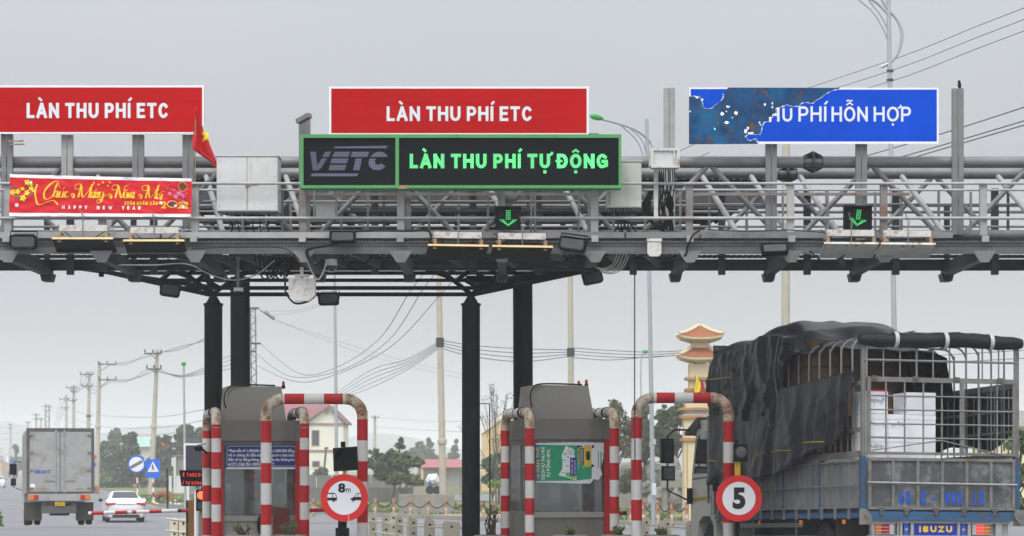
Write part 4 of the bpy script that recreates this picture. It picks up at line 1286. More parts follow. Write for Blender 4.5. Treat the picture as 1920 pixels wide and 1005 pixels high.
MB().path([c_ + V((0, 0, .09)), c_ + V((0, 0, .085)), c_ + V((0, 0, -.01))], [.03, .075, .085], 14).build('housing', 'cabinet_paint', dc, smooth=40)
MB().sphere(c_ + V((0, 0, -.02)), .072).build('dome', 'galvanised_dark', dc, smooth=60)
MB().path([c_ + V((-.05, 0, -.03)), c_ + V((-.04, -.01, -.10)), c_ + V((.04, -.01, -.10)), c_ + V((.07, 0, -.03))], .008, 6).build('guard_loop', 'grey_cable', dc)
sr = thing('sensor_rod', 'pale rod with a small boxed sensor hanging left of the rear column', 'sensor', P(447, 545, 36))
MB().tube(P(447, 482, 36), P(446, 538, 36), .022, n=8).build('rod', 'galvanised', sr)
MB().prism(PM(36), [(438, 546), (455, 546), (455, 539), (438, 539)], -.12, 0).build('body', 'rusty_white', sr)
MB().sphere(P(446, 548, 36.05), .055, (1, 1, .8)).build('dome', 'black_housing', sr, smooth=60)
bxs = thing('sensor_box', 'small grey sensor box under the far left walkway beam', 'sensor', P(192, 518, 36.5))
MB().prism(PM(36.5), [(184, 508), (201, 508), (201, 490), (184, 490)], -.12, 0).build('body', 'galvanised_dark', bxs)
MB().tube(P(190, 509, 36.5), P(190, 519, 36.5), .04, n=10).build('lens_tube', 'black_housing', bxs)

def cable(label, pts, r, m_='black_cable', Y=35.0, group='cables on the gantry', n=6):
    q = spline([tuple(P(a[0], a[1], a[2] if len(a) > 2 else Y)) for a in pts], 7)
    solo(MB().path(q, r, n), 'cable', m_, label, 'cable', q[0], group, 60)
cable('thick black cable snaking under the floodlight below the VETC screen', [(660, 432), (655, 448), (620, 458), (580, 466), (577, 480), (590, 495), (597, 488), (592, 478)], .03)
cable('black cable hugging the rail between the VETC floodlight and the leftmost slanted reader', [(640, 436), (700, 432), (760, 433), (800, 432), (808, 445), (802, 462)], .018)
cable('black cable sagging between the slanted readers and the right floodlight', [(930, 480), (955, 488), (985, 497), (1030, 500), (1060, 490), (1090, 475)], .018, Y=35.6)
cable('black cable running from the right floodlight to the small hanging floodlight', [(1040, 490), (1070, 500), (1100, 505), (1130, 500)], .016, Y=35.8)
for i, (a, b) in enumerate((((1165, 470), (1120, 503)), ((1170, 474), (1124, 506)), ((1176, 476), (1126, 509)), ((1180, 478), (1130, 511)), ((1160, 468), (1116, 501)))):
    cable('one strand of the white cable bunch draped above the small hanging floodlight', [a, ((a[0] + b[0]) / 2 + 12, (a[1] + b[1]) / 2 + 9), (b[0] + 18, b[1] + 2), b], .010, 'grey_cable', 35.6, 'white cable bunch')
for i in range(5):
    o_ = i * 3
    cable('coiled black cable behind the white junction box post', [(1230 + o_, 336, 35.6), (1222 - o_ * .6, 365, 35.6), (1218 - o_, 395, 35.6), (1228 + o_, 420 + o_, 35.6), (1250 + o_, 415 - o_, 35.6), (1262 - o_, 385, 35.6), (1252, 360, 35.6), (1238, 372, 35.6), (1236, 402, 35.6), (1246, 440, 35.6)], .016, 'black_cable', 35.6, 'coils behind the junction box')
for i in range(8):
    cable('black lead dropping from the white junction box into the truss', [(1236 + i * 4, 313, 35.3), (1237 + i * 4, 345, 35.4), (1240 + (i * 37 % 24), 390, 35.5), (1250 + (i * 11 % 14), 432, 35.6)], .010, 'black_cable', 35.3, 'leads below the junction box')
for i in range(6):
    cable('black lead looping under the cream cabinet', [(1148 + i * 7, 389, 35.45), (1150 + i * 6, 405 + (i * 5 % 9), 35.4), (1160 + (i * 13 % 22), 418, 35.4), (1150 + i * 9, 438, 35.45)], .013, 'black_cable', 35.4, 'leads below the cream cabinet')
for i in range(6):
    cable('black lead hanging under the large white cabinet', [(425 + i * 15, 396, 35.6), (428 + i * 15, 410, 35.6), (436 + i * 13, 425 + (i * 7 % 8), 35.6), (428 + i * 17, 448, 35.6)], .011, 'black_cable', 35.6, 'leads below the large cabinet')
for i in range(9):
    cable('tangled black lead hanging beneath the walkway beside the rear column', [(478 + i * 8, 482, 36.4), (484 + i * 7, 505 + (i * 13 % 17), 36.4), (498 + i * 5, 528 - (i * 7 % 15), 36.4), (505 + (i * 17 % 40), 505, 36.4), (520 + i * 4, 482, 36.4)], .012, 'black_cable', 36.4, 'tangled leads under the walkway')
cable('long pale cable drooping from the left walkway to the tangle by the rear column', [(205, 497, 36.3), (290, 497, 36.3), (350, 495, 36.3), (400, 517, 36.2), (440, 525, 36.2), (480, 515, 36.2), (515, 488, 36.2)], .011, 'grey_cable')
cable('thin black cable stretched along the left walkway beam', [(360, 466, 35.1), (430, 464, 35.1), (520, 464, 35.1), (548, 474, 35.1), (562, 490, 35.1)], .009)
cable('black cable looping behind the hanging box', [(535, 525, 35.6), (536, 548, 35.6), (552, 568, 35.55), (575, 566, 35.55), (590, 556, 35.6)], .016)
cable('grey hose curling down beside the dome camera', [(573, 480, 35.3), (585, 510, 35.3), (597, 524, 35.3), (608, 505, 35.3), (612, 486, 35.3)], .013, 'grey_cable')
for i in range(3):
    cable('black cable coil lying under the walkway right of the dome camera', [(636, 478, 36), (650 + i * 3, 496 + i * 3, 36), (672, 500 + i * 3, 36), (690 - i * 3, 490 + i * 2, 36), (698, 476, 36)], .012, 'black_cable', 36, 'coil right of the dome camera')
cable('black cable drooping from the tilted arrow signal bracket', [(1518, 470, 35), (1540, 488, 35), (1565, 490, 35), (1584, 478, 35)], .013)
cable('black cable bent down beside the rail post left of the blue sign', [(1312, 432, 35.05), (1300, 440, 35.0), (1290, 460, 35.05), (1285, 478, 35.1), (1268, 488, 35.2)], .016)
cable('straight black cable hanging from the gantry to behind the second striped frame', [(1190, 500, 36), (1190, 620, 36), (1190, 760, 36), (1191, 900, 36)], .010)
cable('thin wire lying along the rail right of the blue sign post', [(1300, 428, 35), (1400, 434, 35), (1470, 431, 35), (1545, 436, 35)], .008)

# ================================================================== toll booths
def booth(px, Y, rz, wd, dp, zt0, label, left):
    """front left corner under px; width to the right, depth away"""
    o = thing('toll_booth', label, 'booth', (XP(px, Y), Y, 0))
    x_ = V((math.cos(rz), math.sin(rz), 0)); y_ = V((-math.sin(rz), math.cos(rz), 0))
    O = V((XP(px, Y), Y, 0))
    rot = Matrix.Rotation(rz, 3, 'Z')
    def L(u, d, z): return O + x_ * u + y_ * d + V((0, 0, z))
    def blk(mb, u0, u1, d0, d1, z0, z1, mi=0):
        return mb.box(L((u0 + u1) / 2, (d0 + d1) / 2, (z0 + z1) / 2), (abs(u1 - u0), abs(d1 - d0), abs(z1 - z0)), mi=mi, rot=rot)
    zr = zt0                                              # roof top
    zf = zr - .34                                         # underside of the fascia
    zs = 0.84 if left else .90                            # sill
    blk(MB(), -.3, wd + .3, -1.2, dp + 1.0, 0, .18).build('island', 'concrete', o)
    mb = MB()
    blk(mb, 0, wd, 0, .05, .18, zs)
    blk(mb, 0, .05, .052, dp, .18, zs)
    blk(mb, wd - .05, wd, .052, dp, .18, zs)
    blk(mb, .052, wd - .052, dp - .05, dp, .18, zs)
    blk(mb, .052, wd - .052, dp - .05, dp, zf - .3, zf)
    mb.build('wall', 'booth_light' if left else 'booth_grey', o)
    mb = MB()
    blk(mb, -.035, wd + .035, -.06, dp + .05, zf, zr)
    mb.build('roof', 'booth_grey', o)
    blk(MB(), -.01, wd + .01, -.02, dp, zf - .10, zf - .002).build('header', 'booth_grey', o)
    blk(MB(), -.01, wd + .01, -.035, .0, zs - .09, zs - .001).build('sill', 'booth_light', o)
    mb = MB()
    for u in (0, wd - .05):
        blk(mb, u + .002, u + .048, .002, .05, zs, zf - .1)
        blk(mb, u + .002, u + .048, dp * .45, dp * .45 + .05, zs, zf - .1)
        blk(mb, u + .002, u + .048, dp - .11, dp - .055, zs, zf - .1)
    for u in (0,):
        blk(mb, u + .002, u + .048, .052, dp * .45, zf - .48, zf - .43)
    mb.build('window_frame', 'booth_grey', o)
    for u in (-.05, wd - .125):
        blk(MB(), u, u + .085 if u > 0 else u + .062, -.075, -.036, .18, zf - .004).build('red_strip', 'booth_red', o)
    mb = MB()
    blk(mb, .05, wd - .05, .02, .028, zs, zf - .1)
    mb.build('front_window', 'booth_glass', o)
    mb = MB()
    blk(mb, .02, .028, .06, dp * .45, zs, zf - .1)
    blk(mb, .02, .028, dp * .45 + .06, dp - .12, zs, zf - .1)
    blk(mb, wd - .028, wd - .02, .06, dp - .12, zs, zf - .1)
    blk(mb, .052, wd - .052, dp - .03, dp - .022, zs, zf - .3)
    mb.build('side_window', 'booth_glass', o)
    mb = MB()
    blk(mb, .06, wd - .06, .35, .8, zs - .1, zs - .06)
    mb.build('desk', 'booth_inside', o)
    # sloping equipment housing on the roof
    a0, a1, h_ = (.10, wd - .33, .57) if left else (.06, wd - .34, .56)
    mb = MB()
    mb.hexa([L(a0 - .05, .05, zr), L(a1 + .07, .05, zr), L(a1 + .07, 1.25, zr), L(a0 - .05, 1.25, zr), L(a0, .18, zr + h_), L(a1, .18, zr + h_), L(a1, 1.2, zr + h_), L(a0, 1.2, zr + h_)])
    rb = mb.build('roof_unit', 'booth_grey', o)
    bc = MB()
    for k, (u, zz) in enumerate(((a1 + .02, h_ + .02), (a1 - .11, h_)) if not left else ((a1 + .06, h_ + .01),)):
        bc.tube(L(u, .4, zr + zz - .04), L(u, .4, zr + zz + .015), .032, n=10, mi=1).tube(L(u, .4, zr + zz + .015), L(u, .4, zr + zz + .085), .026, .022, 10)
    bc.build('beacon', ['lens_red', 'black_housing'], rb)
    mb = MB()
    mb.path(spline([tuple(L(a0 + .06, .13, zr - .02)), tuple(L(a0 - .06, .1, zr + .3)), tuple(L(a0 - .02, .1, zr + .5)), tuple(L(a0 + .15, .16, zr + h_ + .02)), tuple(L(a1 - .1, .2, zr + h_ + .015))], 6), .014, 6)
    mb.build('lead', 'black_cable', rb)
    return o, L, blk, (zs, zf, zr)
RZ = R(11.5)
b1, L1, blk1, (zs1, zf1, zr1_) = booth(417, 39.6, RZ, 1.32, 2.0, ZP(788, 39.6), 'grey toll booth with a blue notice over its window, between the left columns', True)
b2, L2, blk2, (zs2, zf2, zr2_) = booth(997, 39.6, RZ, 1.34, 2.0, ZP(785, 39.6), 'grey toll booth with a torn green poster over its window', False)
def bmap(L, Y=39.6):
    """drawing board on the booth front: photo columns and rows at the booth's own scale"""
    O = L(0, 0, 0)
    k = Y / F
    px0 = O.x / k + CX
    return lambda u, v, d=0.0: L((u - px0) * k / math.cos(RZ), -.036 - d, H + (HY - v) * k)
f1, f2 = bmap(L1), bmap(L2)
nb = thing('notice_board', 'blue notice board with four lines of white text on the left booth', 'sign', L1(.6, -.05, ZP(877, 39.6)))
MB().prism(f1, [(423, 876), (553, 876), (553, 834), (423, 834)], .004, .02).build('panel', 'notice_blue', nb)
mb = MB()
mb.ribbon(f1, [(428, 836.5), (548, 836.5), (551, 839.5), (551, 871), (548, 874), (428, 874), (425, 871), (425, 839.5)], .7, .0215, closed=True)
for i, s_ in enumerate(('“Phạt tiền từ 1.000.000 đồng đến 2.000.000 đồng', 'với xe không đủ điều kiện tham gia theo hình thức', 'điện tử tự động không dừng đi vào làn đường thu', 'phí ETC (Nghị định 100/2019/NĐ-CP)”.')):
    typed(mb, f1, s_, 427, (549, 549, 549, 513)[i], 847.5 + i * 8.3, 5.0, .0217, 0, .028)
mb.build('lettering', 'sign_letter', nb)
MB().prism(f1, [(424, 879.5), (552, 879.5), (552, 876.5), (424, 876.5)], .002, .024).build('lower_trim', 'sign_white', nb)
# inside the left booth
for i, (a, b, c_, d_, lab) in enumerate(((424, 443, 881, 908, 'pale sheet of paper stuck inside the left booth window, at its left edge'), (511, 532, 881, 909, 'pale sheet of paper stuck inside the left booth window, right of the striped pipe'), (506, 521, 910, 931, 'faint small sheet of paper behind the left booth glass, beside the striped pipe'))):
    solo(MB().prism(f1, [(a, d_), (b, d_), (b, c_), (a, c_)], -.075, -.073), 'paper_sheet', 'paper_note', lab, 'paper', f1(a, d_, -.075), 'papers in the left booth window')
sg = thing('led_reflection', 'glowing copy of a red LED text display seen through the left booth window', 'reflection', f1(485, 935, -.5))  # reflected lettering built as emissive strokes on an added dark backing
MB().prism(f1, [(468, 940), (500, 940), (500, 884), (468, 884)], -.50, -.45).build('housing', 'black_housing', sg)
mb = MB()
letters(mb, f1, 'NE', 473.5, 482, 889, 895.5, 1.5, -.448)
letters(mb, f1, '7', 485, 489.5, 888.5, 894, 1.3, -.448)
mb.ribbon(f1, [(476, 903.5), (481, 904), (482, 907)], 1.4, -.447)
rr = random.Random(2)
for _ in range(40):
    x_, y_ = rr.uniform(477, 488), rr.uniform(918, 932)
    if (x_ - 482) ** 2 / 36 + (y_ - 925) ** 2 / 64 < 1:
        mb.ribbon(f1, [(x_, y_), (x_ + .6, y_ + .5)], .7, -.447)
mb.build('digits', 'led_red_dim', sg)
rb_ = MB().prism(f1, [(510, 1012), (538, 1016), (538.5, 953), (508, 950)], .07, .10)
solo(rb_, 'message_panel', 'board_redbrown', 'plain dark red panel standing against the left booth below its window', 'panel', f1(524, 1012, .08))
sp = thing('speaker_horn', 'black rounded intercom unit standing below the left booth window', 'intercom', f1(486, 1000, .1))
MB().sphere(f1(486, 985, .12), .12, (.55, .6, 1.5), 14, 10).build('body', 'black_housing', sp, smooth=60)
MB().tube(f1(486, 1004, .12), f1(486, 1180, .12), .03, n=8).build('stand', 'black_housing', sp)
# poster on the right booth
po = thing('toll_poster', 'torn sideways green and white poster with a yellow car on the right booth', 'poster', f2(1066, 908, .02))
mb = MB()
edge = jag([(1004, 831), (1070, 829), (1133, 830), (1132, 842), (1131, 858), (1129, 868), (1125, 874), (1127, 882), (1129, 890), (1122, 900), (1112, 899), (1107, 907), (1060, 906), (1004, 904)], .5, 8, 3)
mb.prism(f2, list(reversed(edge)), .004, .010)
mb.build('sheet', 'poster_white', po)
mb = MB(); mb.poly(f2, [(1011, 902), (1011, 834), (1003.5, 834), (1003.5, 902)][::-1], .0112); mb.build('blue_field', 'poster_blue', po)
mb = MB(); mb.poly(f2, [(1011, 834), (1085, 835), (1083, 901), (1011, 902)], .0115).poly(f2, [(1085, 868), (1109, 868), (1109, 898), (1082, 901)], .0117); mb.build('green_field', 'poster_green', po)
mb = MB()
mb.poly(f2, [(1060, 836), (1074, 842), (1078, 862), (1080, 901), (1062, 895), (1046, 891), (1053, 880), (1054, 864), (1052, 854)], .0122).poly(f2, [(1070 + 7 * math.cos(i * .42), 846 + 7 * math.sin(i * .42)) for i in range(15)], .0135)
def rtext(s_, y0, y1, xb, cap, bold=.03, d=.0127):
    fr = lambda u, v, dd=0.0: f2(v, -u, dd)
    return typed(mb, fr, s_, -y1, -y0, xb, cap, d, 0, bold)
rtext('DỊCH VỤ THU PHÍ', 838, 899, 1020, 5.6)
rtext('TỰ ĐỘNG VETC', 842, 895, 1030, 5.6)
rtext('Sống hiện đại', 861, 889, 1073, 2.4, .02, .0152)
rtext('Lái văn minh', 863, 889, 1078, 2.4, .02, .0152)
mb.build('white_print', 'sign_white', po)
mb = MB(); rtext('và DÁN THẺ', 838, 899, 1010.4, 5.4, .03)
mb.prism(f2, [(1083, 842), (1086, 838), (1095, 838), (1095, 869), (1087, 869), (1083, 864)], .0128, .0132).poly(f2, [(1095, 835), (1105, 834), (1108.5, 838), (1108.5, 872), (1104, 876), (1095, 874)], .0130).poly(f2, [(1092, 874), (1095, 874), (1095, 878), (1092, 877)], .0130)
mb.build('yellow_print', 'poster_yellow', po)
mb = MB()
mb.poly(f2, [(1084.5, 845), (1087, 840), (1094, 840), (1094.5, 869), (1087, 868), (1084.5, 863)], .0136).poly(f2, [(1099, 846), (1105, 846), (1106, 855), (1105, 863), (1099, 863), (1098, 855)], .0136)
mb.poly(f2, [(1109, 834.5), (1113, 834.5), (1113, 840), (1109, 840)], .0136).poly(f2, [(1109, 871), (1113, 871), (1113, 875.5), (1109, 875.5)], .0136)
mb.build('dark_print', 'black_trim', po)
mb = MB(); mb.poly(f2, [(1085.6, 846), (1087.6, 841.5), (1093, 841.5), (1093.4, 867), (1087.6, 866.6), (1085.6, 862)], .0142); mb.build('windscreen_print', 'mirror_glass', po)
mb = MB(); mb.poly(f2, [(1068, 858), (1080, 858), (1080, 892), (1068, 892)], .0145).poly(f2, [(1080, 835), (1090, 835), (1092, 838), (1084, 841)], .0124); mb.build('navy_field', 'poster_navy', po)
mb = MB(); mb.poly(f2, [(1058, 886), (1066, 885.5), (1078, 890), (1079, 899), (1060, 893)], .0127).poly(f2, [(1056, 850), (1060, 848.5), (1062, 852), (1058, 854)], .0127); mb.build('lime_field', 'poster_lime', po)
mb = MB()
mb.ribbon(f2, [(1070 + 6.3 * math.cos(i * .42), 846 + 6.3 * math.sin(i * .42)) for i in range(15)], .9, .0142, closed=True).ribbon(f2, [(1067, 845), (1070, 849), (1074, 841)], 1.2, .0143)
mb.ribbon(f2, [(1121.5, 847), (1121.5, 877)], 1.6, .0125)
for a, b in ((848, 856), (859, 867), (868, 873)):
    mb.ribbon(f2, [(1126.4, a), (1126.8, b)], 2.2, .0127)
for u, v in ((1064, 857), (1058, 863), (1063, 874), (1054, 886)):
    mb.ribbon(f2, [(u - 1, v), (u + 1, v)], 2, .0129)
mb.build('green_print', 'poster_green', po)
# inside the right booth
mn = thing('computer_monitor', 'dark computer monitor on the desk inside the right booth', 'monitor', f2(1085, 950, -.6))
MB().prism(f2, [(1066, 950), (1090, 950), (1090, 928), (1066, 928)], -.62, -.58).build('screen', 'black_housing', mn)
MB().prism(f2, [(1075, 957), (1081, 957), (1081, 950), (1075, 950)], -.61, -.59).build('stand', 'black_housing', mn)
ch = thing('office_chair', 'black office chair with a round headrest inside the right booth', 'chair', f2(1092, 960, -.9))
MB().sphere(f2(1091, 938, -1.0), .17, (.9, .45, 1.1)).build('backrest', 'cloth_dark', ch, smooth=60)
MB().sphere(f2(1090, 922, -1.0), .065, (1, .6, .9)).build('headrest', 'cloth_dark', ch, smooth=60)
MB().tube(f2(1091, 950, -1.0), f2(1091, 1040, -1.0), .03, n=8).build('stem', 'black_trim', ch)
solo(MB().prism(f2, [(1010, 938), (1030, 938), (1030, 908), (1010, 908)], -.075, -.073), 'paper_sheet', 'paper_note', 'pale sheet of paper stuck inside the right booth window below the poster', 'paper', f2(1010, 938, -.075))
solo(MB().prism(f2, [(1060, 927), (1077, 927), (1077, 905), (1060, 905)], -.4, -.39), 'paper_sheet', 'cabinet_cream', 'cream card hanging inside the right booth beneath the poster', 'paper', f2(1060, 927, -.4))

# ================================================================== striped guard frames
def guard(name_label, A, B, ztop, r, stripes, brk, bend_m, top_mis, hooks=None):
    """inverted-U pipe from foot A to foot B; stripes = z breaks of the legs from the top"""
    o = thing('guard_frame', name_label, 'guard frame', (A + B) / 2, 'red and white pipe frames guarding the booths')
    A, B = V(A), V(B)
    d = (B - A); d.z = 0
    Ln = d.length
    d.normalize()
    br = .27 if Ln > 1 else .16
    for S, sg, st in ((A, 1, stripes[0]), (B, -1, stripes[1])):
        mb = MB()
        zs_ = [z for z, _ in st] + [0.0]
        for (z, m_), zn in zip(st, zs_[1:]):
            mb.path([V((S.x, S.y, z)), V((S.x, S.y, max(zn, 0)))], r, 18, mi={'r': 0, 'w': 1, 'c': 2}[m_], caps=False)
        mb.build('leg', ['pipe_red', 'pipe_white', 'pipe_cream'], o, smooth=50)
        mb = MB()
        zb_ = zs_[0]
        pts = [V((S.x, S.y, zb_))]
        cz = ztop - br
        for k in range(9):
            a = k / 8 * math.pi / 2
            q = V((S.x, S.y, 0)) + d * sg * (br - br * math.cos(a))
            q.z = cz + br * math.sin(a)
            pts.append(q)
        if pts[1].z < pts[0].z:
            pts = pts[1:]
        mb.path(pts, r * 1.015, 18, caps=False)
        mb.build('elbow', bend_m, o, smooth=50)
    a0, a1 = V((A.x, A.y, ztop)) + d * br, V((B.x, B.y, ztop)) - d * br
    mb = MB()
    f_ = 0
    for fr_, m_ in top_mis:
        mb.path([a0.lerp(a1, f_), a0.lerp(a1, fr_)], r, 18, mi={'r': 0, 'w': 1, 'c': 2, 'b': 3}[m_], caps=False)
        f_ = fr_
    mb.build('crossbar', ['pipe_red', 'pipe_white', 'pipe_cream', 'pipe_rust'], o, smooth=50)
    return o, a0, a1
def st(Y, *rows):
    return [(ZP(py, Y), m_) for py, m_ in rows]
YG = 38.3
def fpt(px, Y): return V((XP(px, Y), Y, 0))
guard('striped pipe frame framing the 8 m sign, in front of the left booth', fpt(499, YG), fpt(679.5, YG), ZP(748, YG), .087,
      (st(YG, (777, 'c'), (789, 'r'), (830, 'w'), (868, 'r'), (906, 'w'), (946, 'r'), (984, 'w'), (1022, 'r'), (1062, 'w')), st(YG, (774, 'c'), (786, 'r'), (826, 'w'), (865, 'r'), (903, 'w'), (942, 'r'), (980, 'w'), (1020, 'r'), (1060, 'w'))), None, 'pipe_rust',
      ((.03, 'w'), (.345, 'r'), (.66, 'w'), (.965, 'r'), (1, 'w')))
guard('striped pipe frame beside the round 5 sign, in front of the cargo truck', fpt(1193.5, YG), fpt(1366, YG), ZP(746, YG), .087,
      (st(YG, (770, 'c'), (783, 'r'), (822, 'w'), (862, 'r'), (900, 'w'), (937, 'r'), (976, 'w'), (1015, 'r')), st(YG, (774, 'c'), (790, 'r'), (829, 'w'), (868, 'r'), (906, 'w'), (942, 'r'), (980, 'w'), (1020, 'r'))), None, 'pipe_rust',
      ((.05, 'w'), (.365, 'r'), (.68, 'w'), (.985, 'r'), (1, 'c')))
def side_frame(px, label, s0, flip=False, length=2.0, ztop=None):
    Y = 38.9
    A = fpt(px, Y)
    B = A + V((-.2 * length, length * .98, 0))
    zt_ = ZP(772, Y)
    rows = st(Y, *s0)
    rb_ = [(z + .02, m_) for z, m_ in rows]
    o, a0, a1 = guard(label, A, B, zt_, .078, (rows, rb_), None, 'pipe_rust' if px < 500 or px == 571 else 'pipe_cream', ((1, 'w'),))
    mb = MB()
    for k, f_ in enumerate((.04, .16, .21, .5, .83)):
        c_ = a0.lerp(a1, f_)
        mb.path([c_ + V((.084 * math.cos(q * .7), .03 * math.sin(q * .7 + k), .084 * math.sin(q * .7))) for q in range(9)], .009, 5, closed=True)
    mb.build('wire_wrap', 'black_cable', o)
side_frame(405.5, 'striped pipe hoop along the left side of the left booth', ((796, 'r'), (822, 'w'), (848, 'r'), (880, 'w'), (914, 'r'), (946, 'w'), (978, 'r'), (1012, 'w')))
side_frame(571, 'striped pipe hoop along the right side of the left booth', ((794, 'r'), (821, 'w'), (843, 'r'), (875, 'w'), (910, 'r'), (942, 'w'), (974, 'r'), (1006, 'w')))
side_frame(993, 'striped pipe hoop along the left side of the right booth', ((790, 'c'), (803, 'r'), (837, 'w'), (869, 'r'), (901, 'w'), (934, 'r'), (965.5, 'w'), (998, 'r')))
side_frame(1152, 'striped pipe hoop along the right side of the right booth', ((790, 'c'), (803, 'r'), (837, 'w'), (868, 'r'), (900, 'w'), (931, 'r'), (963, 'w'), (995, 'r')))

# ================================================================== round signs and lane lamps
def disc(fn, cx, cy, r, n=48, a0=0):
    return [(cx + r * math.cos(a0 + 2 * math.pi * i / n), cy + r * math.sin(a0 + 2 * math.pi * i / n)) for i in range(n)]
def round_sign(cx, cy, r, ri, Y, label, m_ring='sign_ring'):
    o = thing('round_sign', label, 'sign', (XP(cx, Y), Y, 0))
    fn = PM(Y)
    MB().prism(fn, disc(fn, cx, cy, r)[::-1], -.02, 0).build('plate', m_ring, o)
    MB().poly(fn, disc(fn, cx, cy, ri)[::-1], .003).build('white_disc', 'sign_white', o)
    return o, fn
mat('sign_ring', (.62, .022, .02), .4, 0, .06, 3)
s8, fn = round_sign(645.5, 933.5, 44.5, 31.8, 37.6, 'round red-ringed sign reading 8 m between two cars, below a round lane lamp')
mb = MB()
typed(mb, fn, '8', 634, 647.5, 922.5, 15.5, .006, 0, .05)
typed(mb, fn, 'm', 648.5, 657.5, 923, 11, .006, 0, .012)
q = lambda pts: [(480 + x / 3.296, 700 + y / 3.296) for x, y in pts]
mb.poly(fn, q([(441, 786), (500, 786), (500, 768), (441, 768)])[::-1], .006).poly(fn, q([(441, 745), (484, 745), (484, 738), (441, 738)])[::-1], .0062)
mb.ribbon(fn, q([(486, 741), (494, 750), (498, 768)]), 1.3, .0064).ribbon(fn, q([(473, 742), (473, 768)]), 1.2, .0066).poly(fn, [(480 + 480 / 3.296 + 2.2 * math.cos(i * .52), 700 + 788 / 3.296 + 2.2 * math.sin(i * .52)) for i in range(12)], .0068)
mb.poly(fn, q([(586, 784), (586, 772), (606, 764), (650, 764), (650, 784)]), .006).ribbon(fn, q([(608, 765), (622, 741), (650, 740)]), 1.2, .0062).ribbon(fn, q([(632, 742), (632, 764)]), 1.0, .0064).poly(fn, [(480 + 602 / 3.296 + 2.2 * math.cos(i * .52), 700 + 787 / 3.296 + 2.2 * math.sin(i * .52)) for i in range(12)], .0068)
mb.build('print', 'black_trim', s8)
MB().ribbon(fn, q([(572, 872), (574, 905), (580, 960)]), 1.2, .007).build('rust_streak', 'rusty_white', s8)
lp = thing('lane_lamp', 'square black lane lamp with a dark hooded lens above the 8 m sign', 'lamp', (XP(642, 37.8), 37.8, 0))
MB().tube((XP(642, 37.8), 37.8, 0), (XP(642, 37.8), 37.8, ZP(890, 37.8)), .07, n=14).tube((XP(642, 37.8), 37.8, .2), (XP(642, 37.8), 37.8, ZP(990, 37.8)), .11, n=14).build('post', 'black_housing', lp, smooth=40)
MB().tube((XP(646, 37.78), 37.78, ZP(890, 37.8)), (XP(646, 37.78), 37.78, ZP(880, 37.8)), .03, n=8).build('collar', 'lettering_yellow', lp)
fl_ = PM(37.7)
MB().prism(fl_, [(625.5, 884), (671, 881.5), (669, 837), (624, 840)], -.14, 0).build('housing', 'black_housing', lp)
MB().prism(fl_, [(638.5, 838.5), (647, 838.5), (647, 828), (638.5, 828)], -.09, -.03).build('cap', 'black_housing', lp)
c_ = P(650.5, 861, 37.7)
R1 = 20.5 * 37.7 / F
mb = MB()
for k in range(24):
    a, b = R(-20 + 220 * k / 24), R(-20 + 220 * (k + 1) / 24)
    e = lambda t, rr_, y: c_ + V((rr_ * math.cos(t), y, rr_ * math.sin(t)))
    mb.add([e(a, R1, 0), e(b, R1, 0), e(b, R1 * 1.02, -.17), e(a, R1 * 1.02, -.17), e(a, R1 * .95, 0), e(b, R1 * .95, 0), e(b, R1 * .97, -.17), e(a, R1 * .97, -.17)], [(0, 3, 2, 1), (4, 5, 6, 7), (3, 7, 6, 2)])
mb.build('hood', 'black_housing', lp)
MB().sphere(c_ + V((0, .06, 0)), R1 * .93, (1, .35, 1), 24, 12).build('lens', 'lens_grey', lp, smooth=60)
s5, fn = round_sign(1385.5, 934.5, 43.5, 31, 37.6, 'round red-ringed sign reading 5 in front of the cargo truck')
mb = MB()
typed(mb, fn, '5', 1373.5, 1397.5, 951.5, 36, .006, 0, .05)
mb.build('digit', 'black_trim', s5)
l5 = thing('lane_lamp', 'small black lane lamp on a yellow post above the round 5 sign', 'lamp', (XP(1383, 37.8), 37.8, 0))
MB().bx(XP(1378, 37.8), XP(1388, 37.8), 37.8, 37.86, ZP(935, 37.8), ZP(866, 37.8)).build('post', 'lettering_yellow', l5)
MB().bx(XP(1379, 37.8), XP(1387, 37.8), 37.805, 37.855, 0, ZP(935.2, 37.8)).build('post', 'black_housing', l5)
fl_ = PM(37.7)
MB().prism(fl_, [(1376, 865), (1402, 865), (1402, 833), (1376, 833)], -.12, 0).build('housing', 'black_housing', l5)
MB().prism(fl_, [(1377, 827.5), (1387, 827.5), (1387, 825.8), (1377, 825.8)], -.08, -.02).tube(P(1381, 833, 37.75), P(1381, 827, 37.75), .012, n=6).build('cap', 'black_housing', l5)
c_ = P(1389.5, 848, 37.7)
MB().tube(c_ + V((0, .01, 0)), c_ + V((0, -.05, 0)), .105, n=20).build('bezel', 'black_trim', l5)
MB().sphere(c_ + V((0, -.045, 0)), .088, (1, .25, 1), 18, 8).build('lens', 'lens_grey', l5, smooth=60)

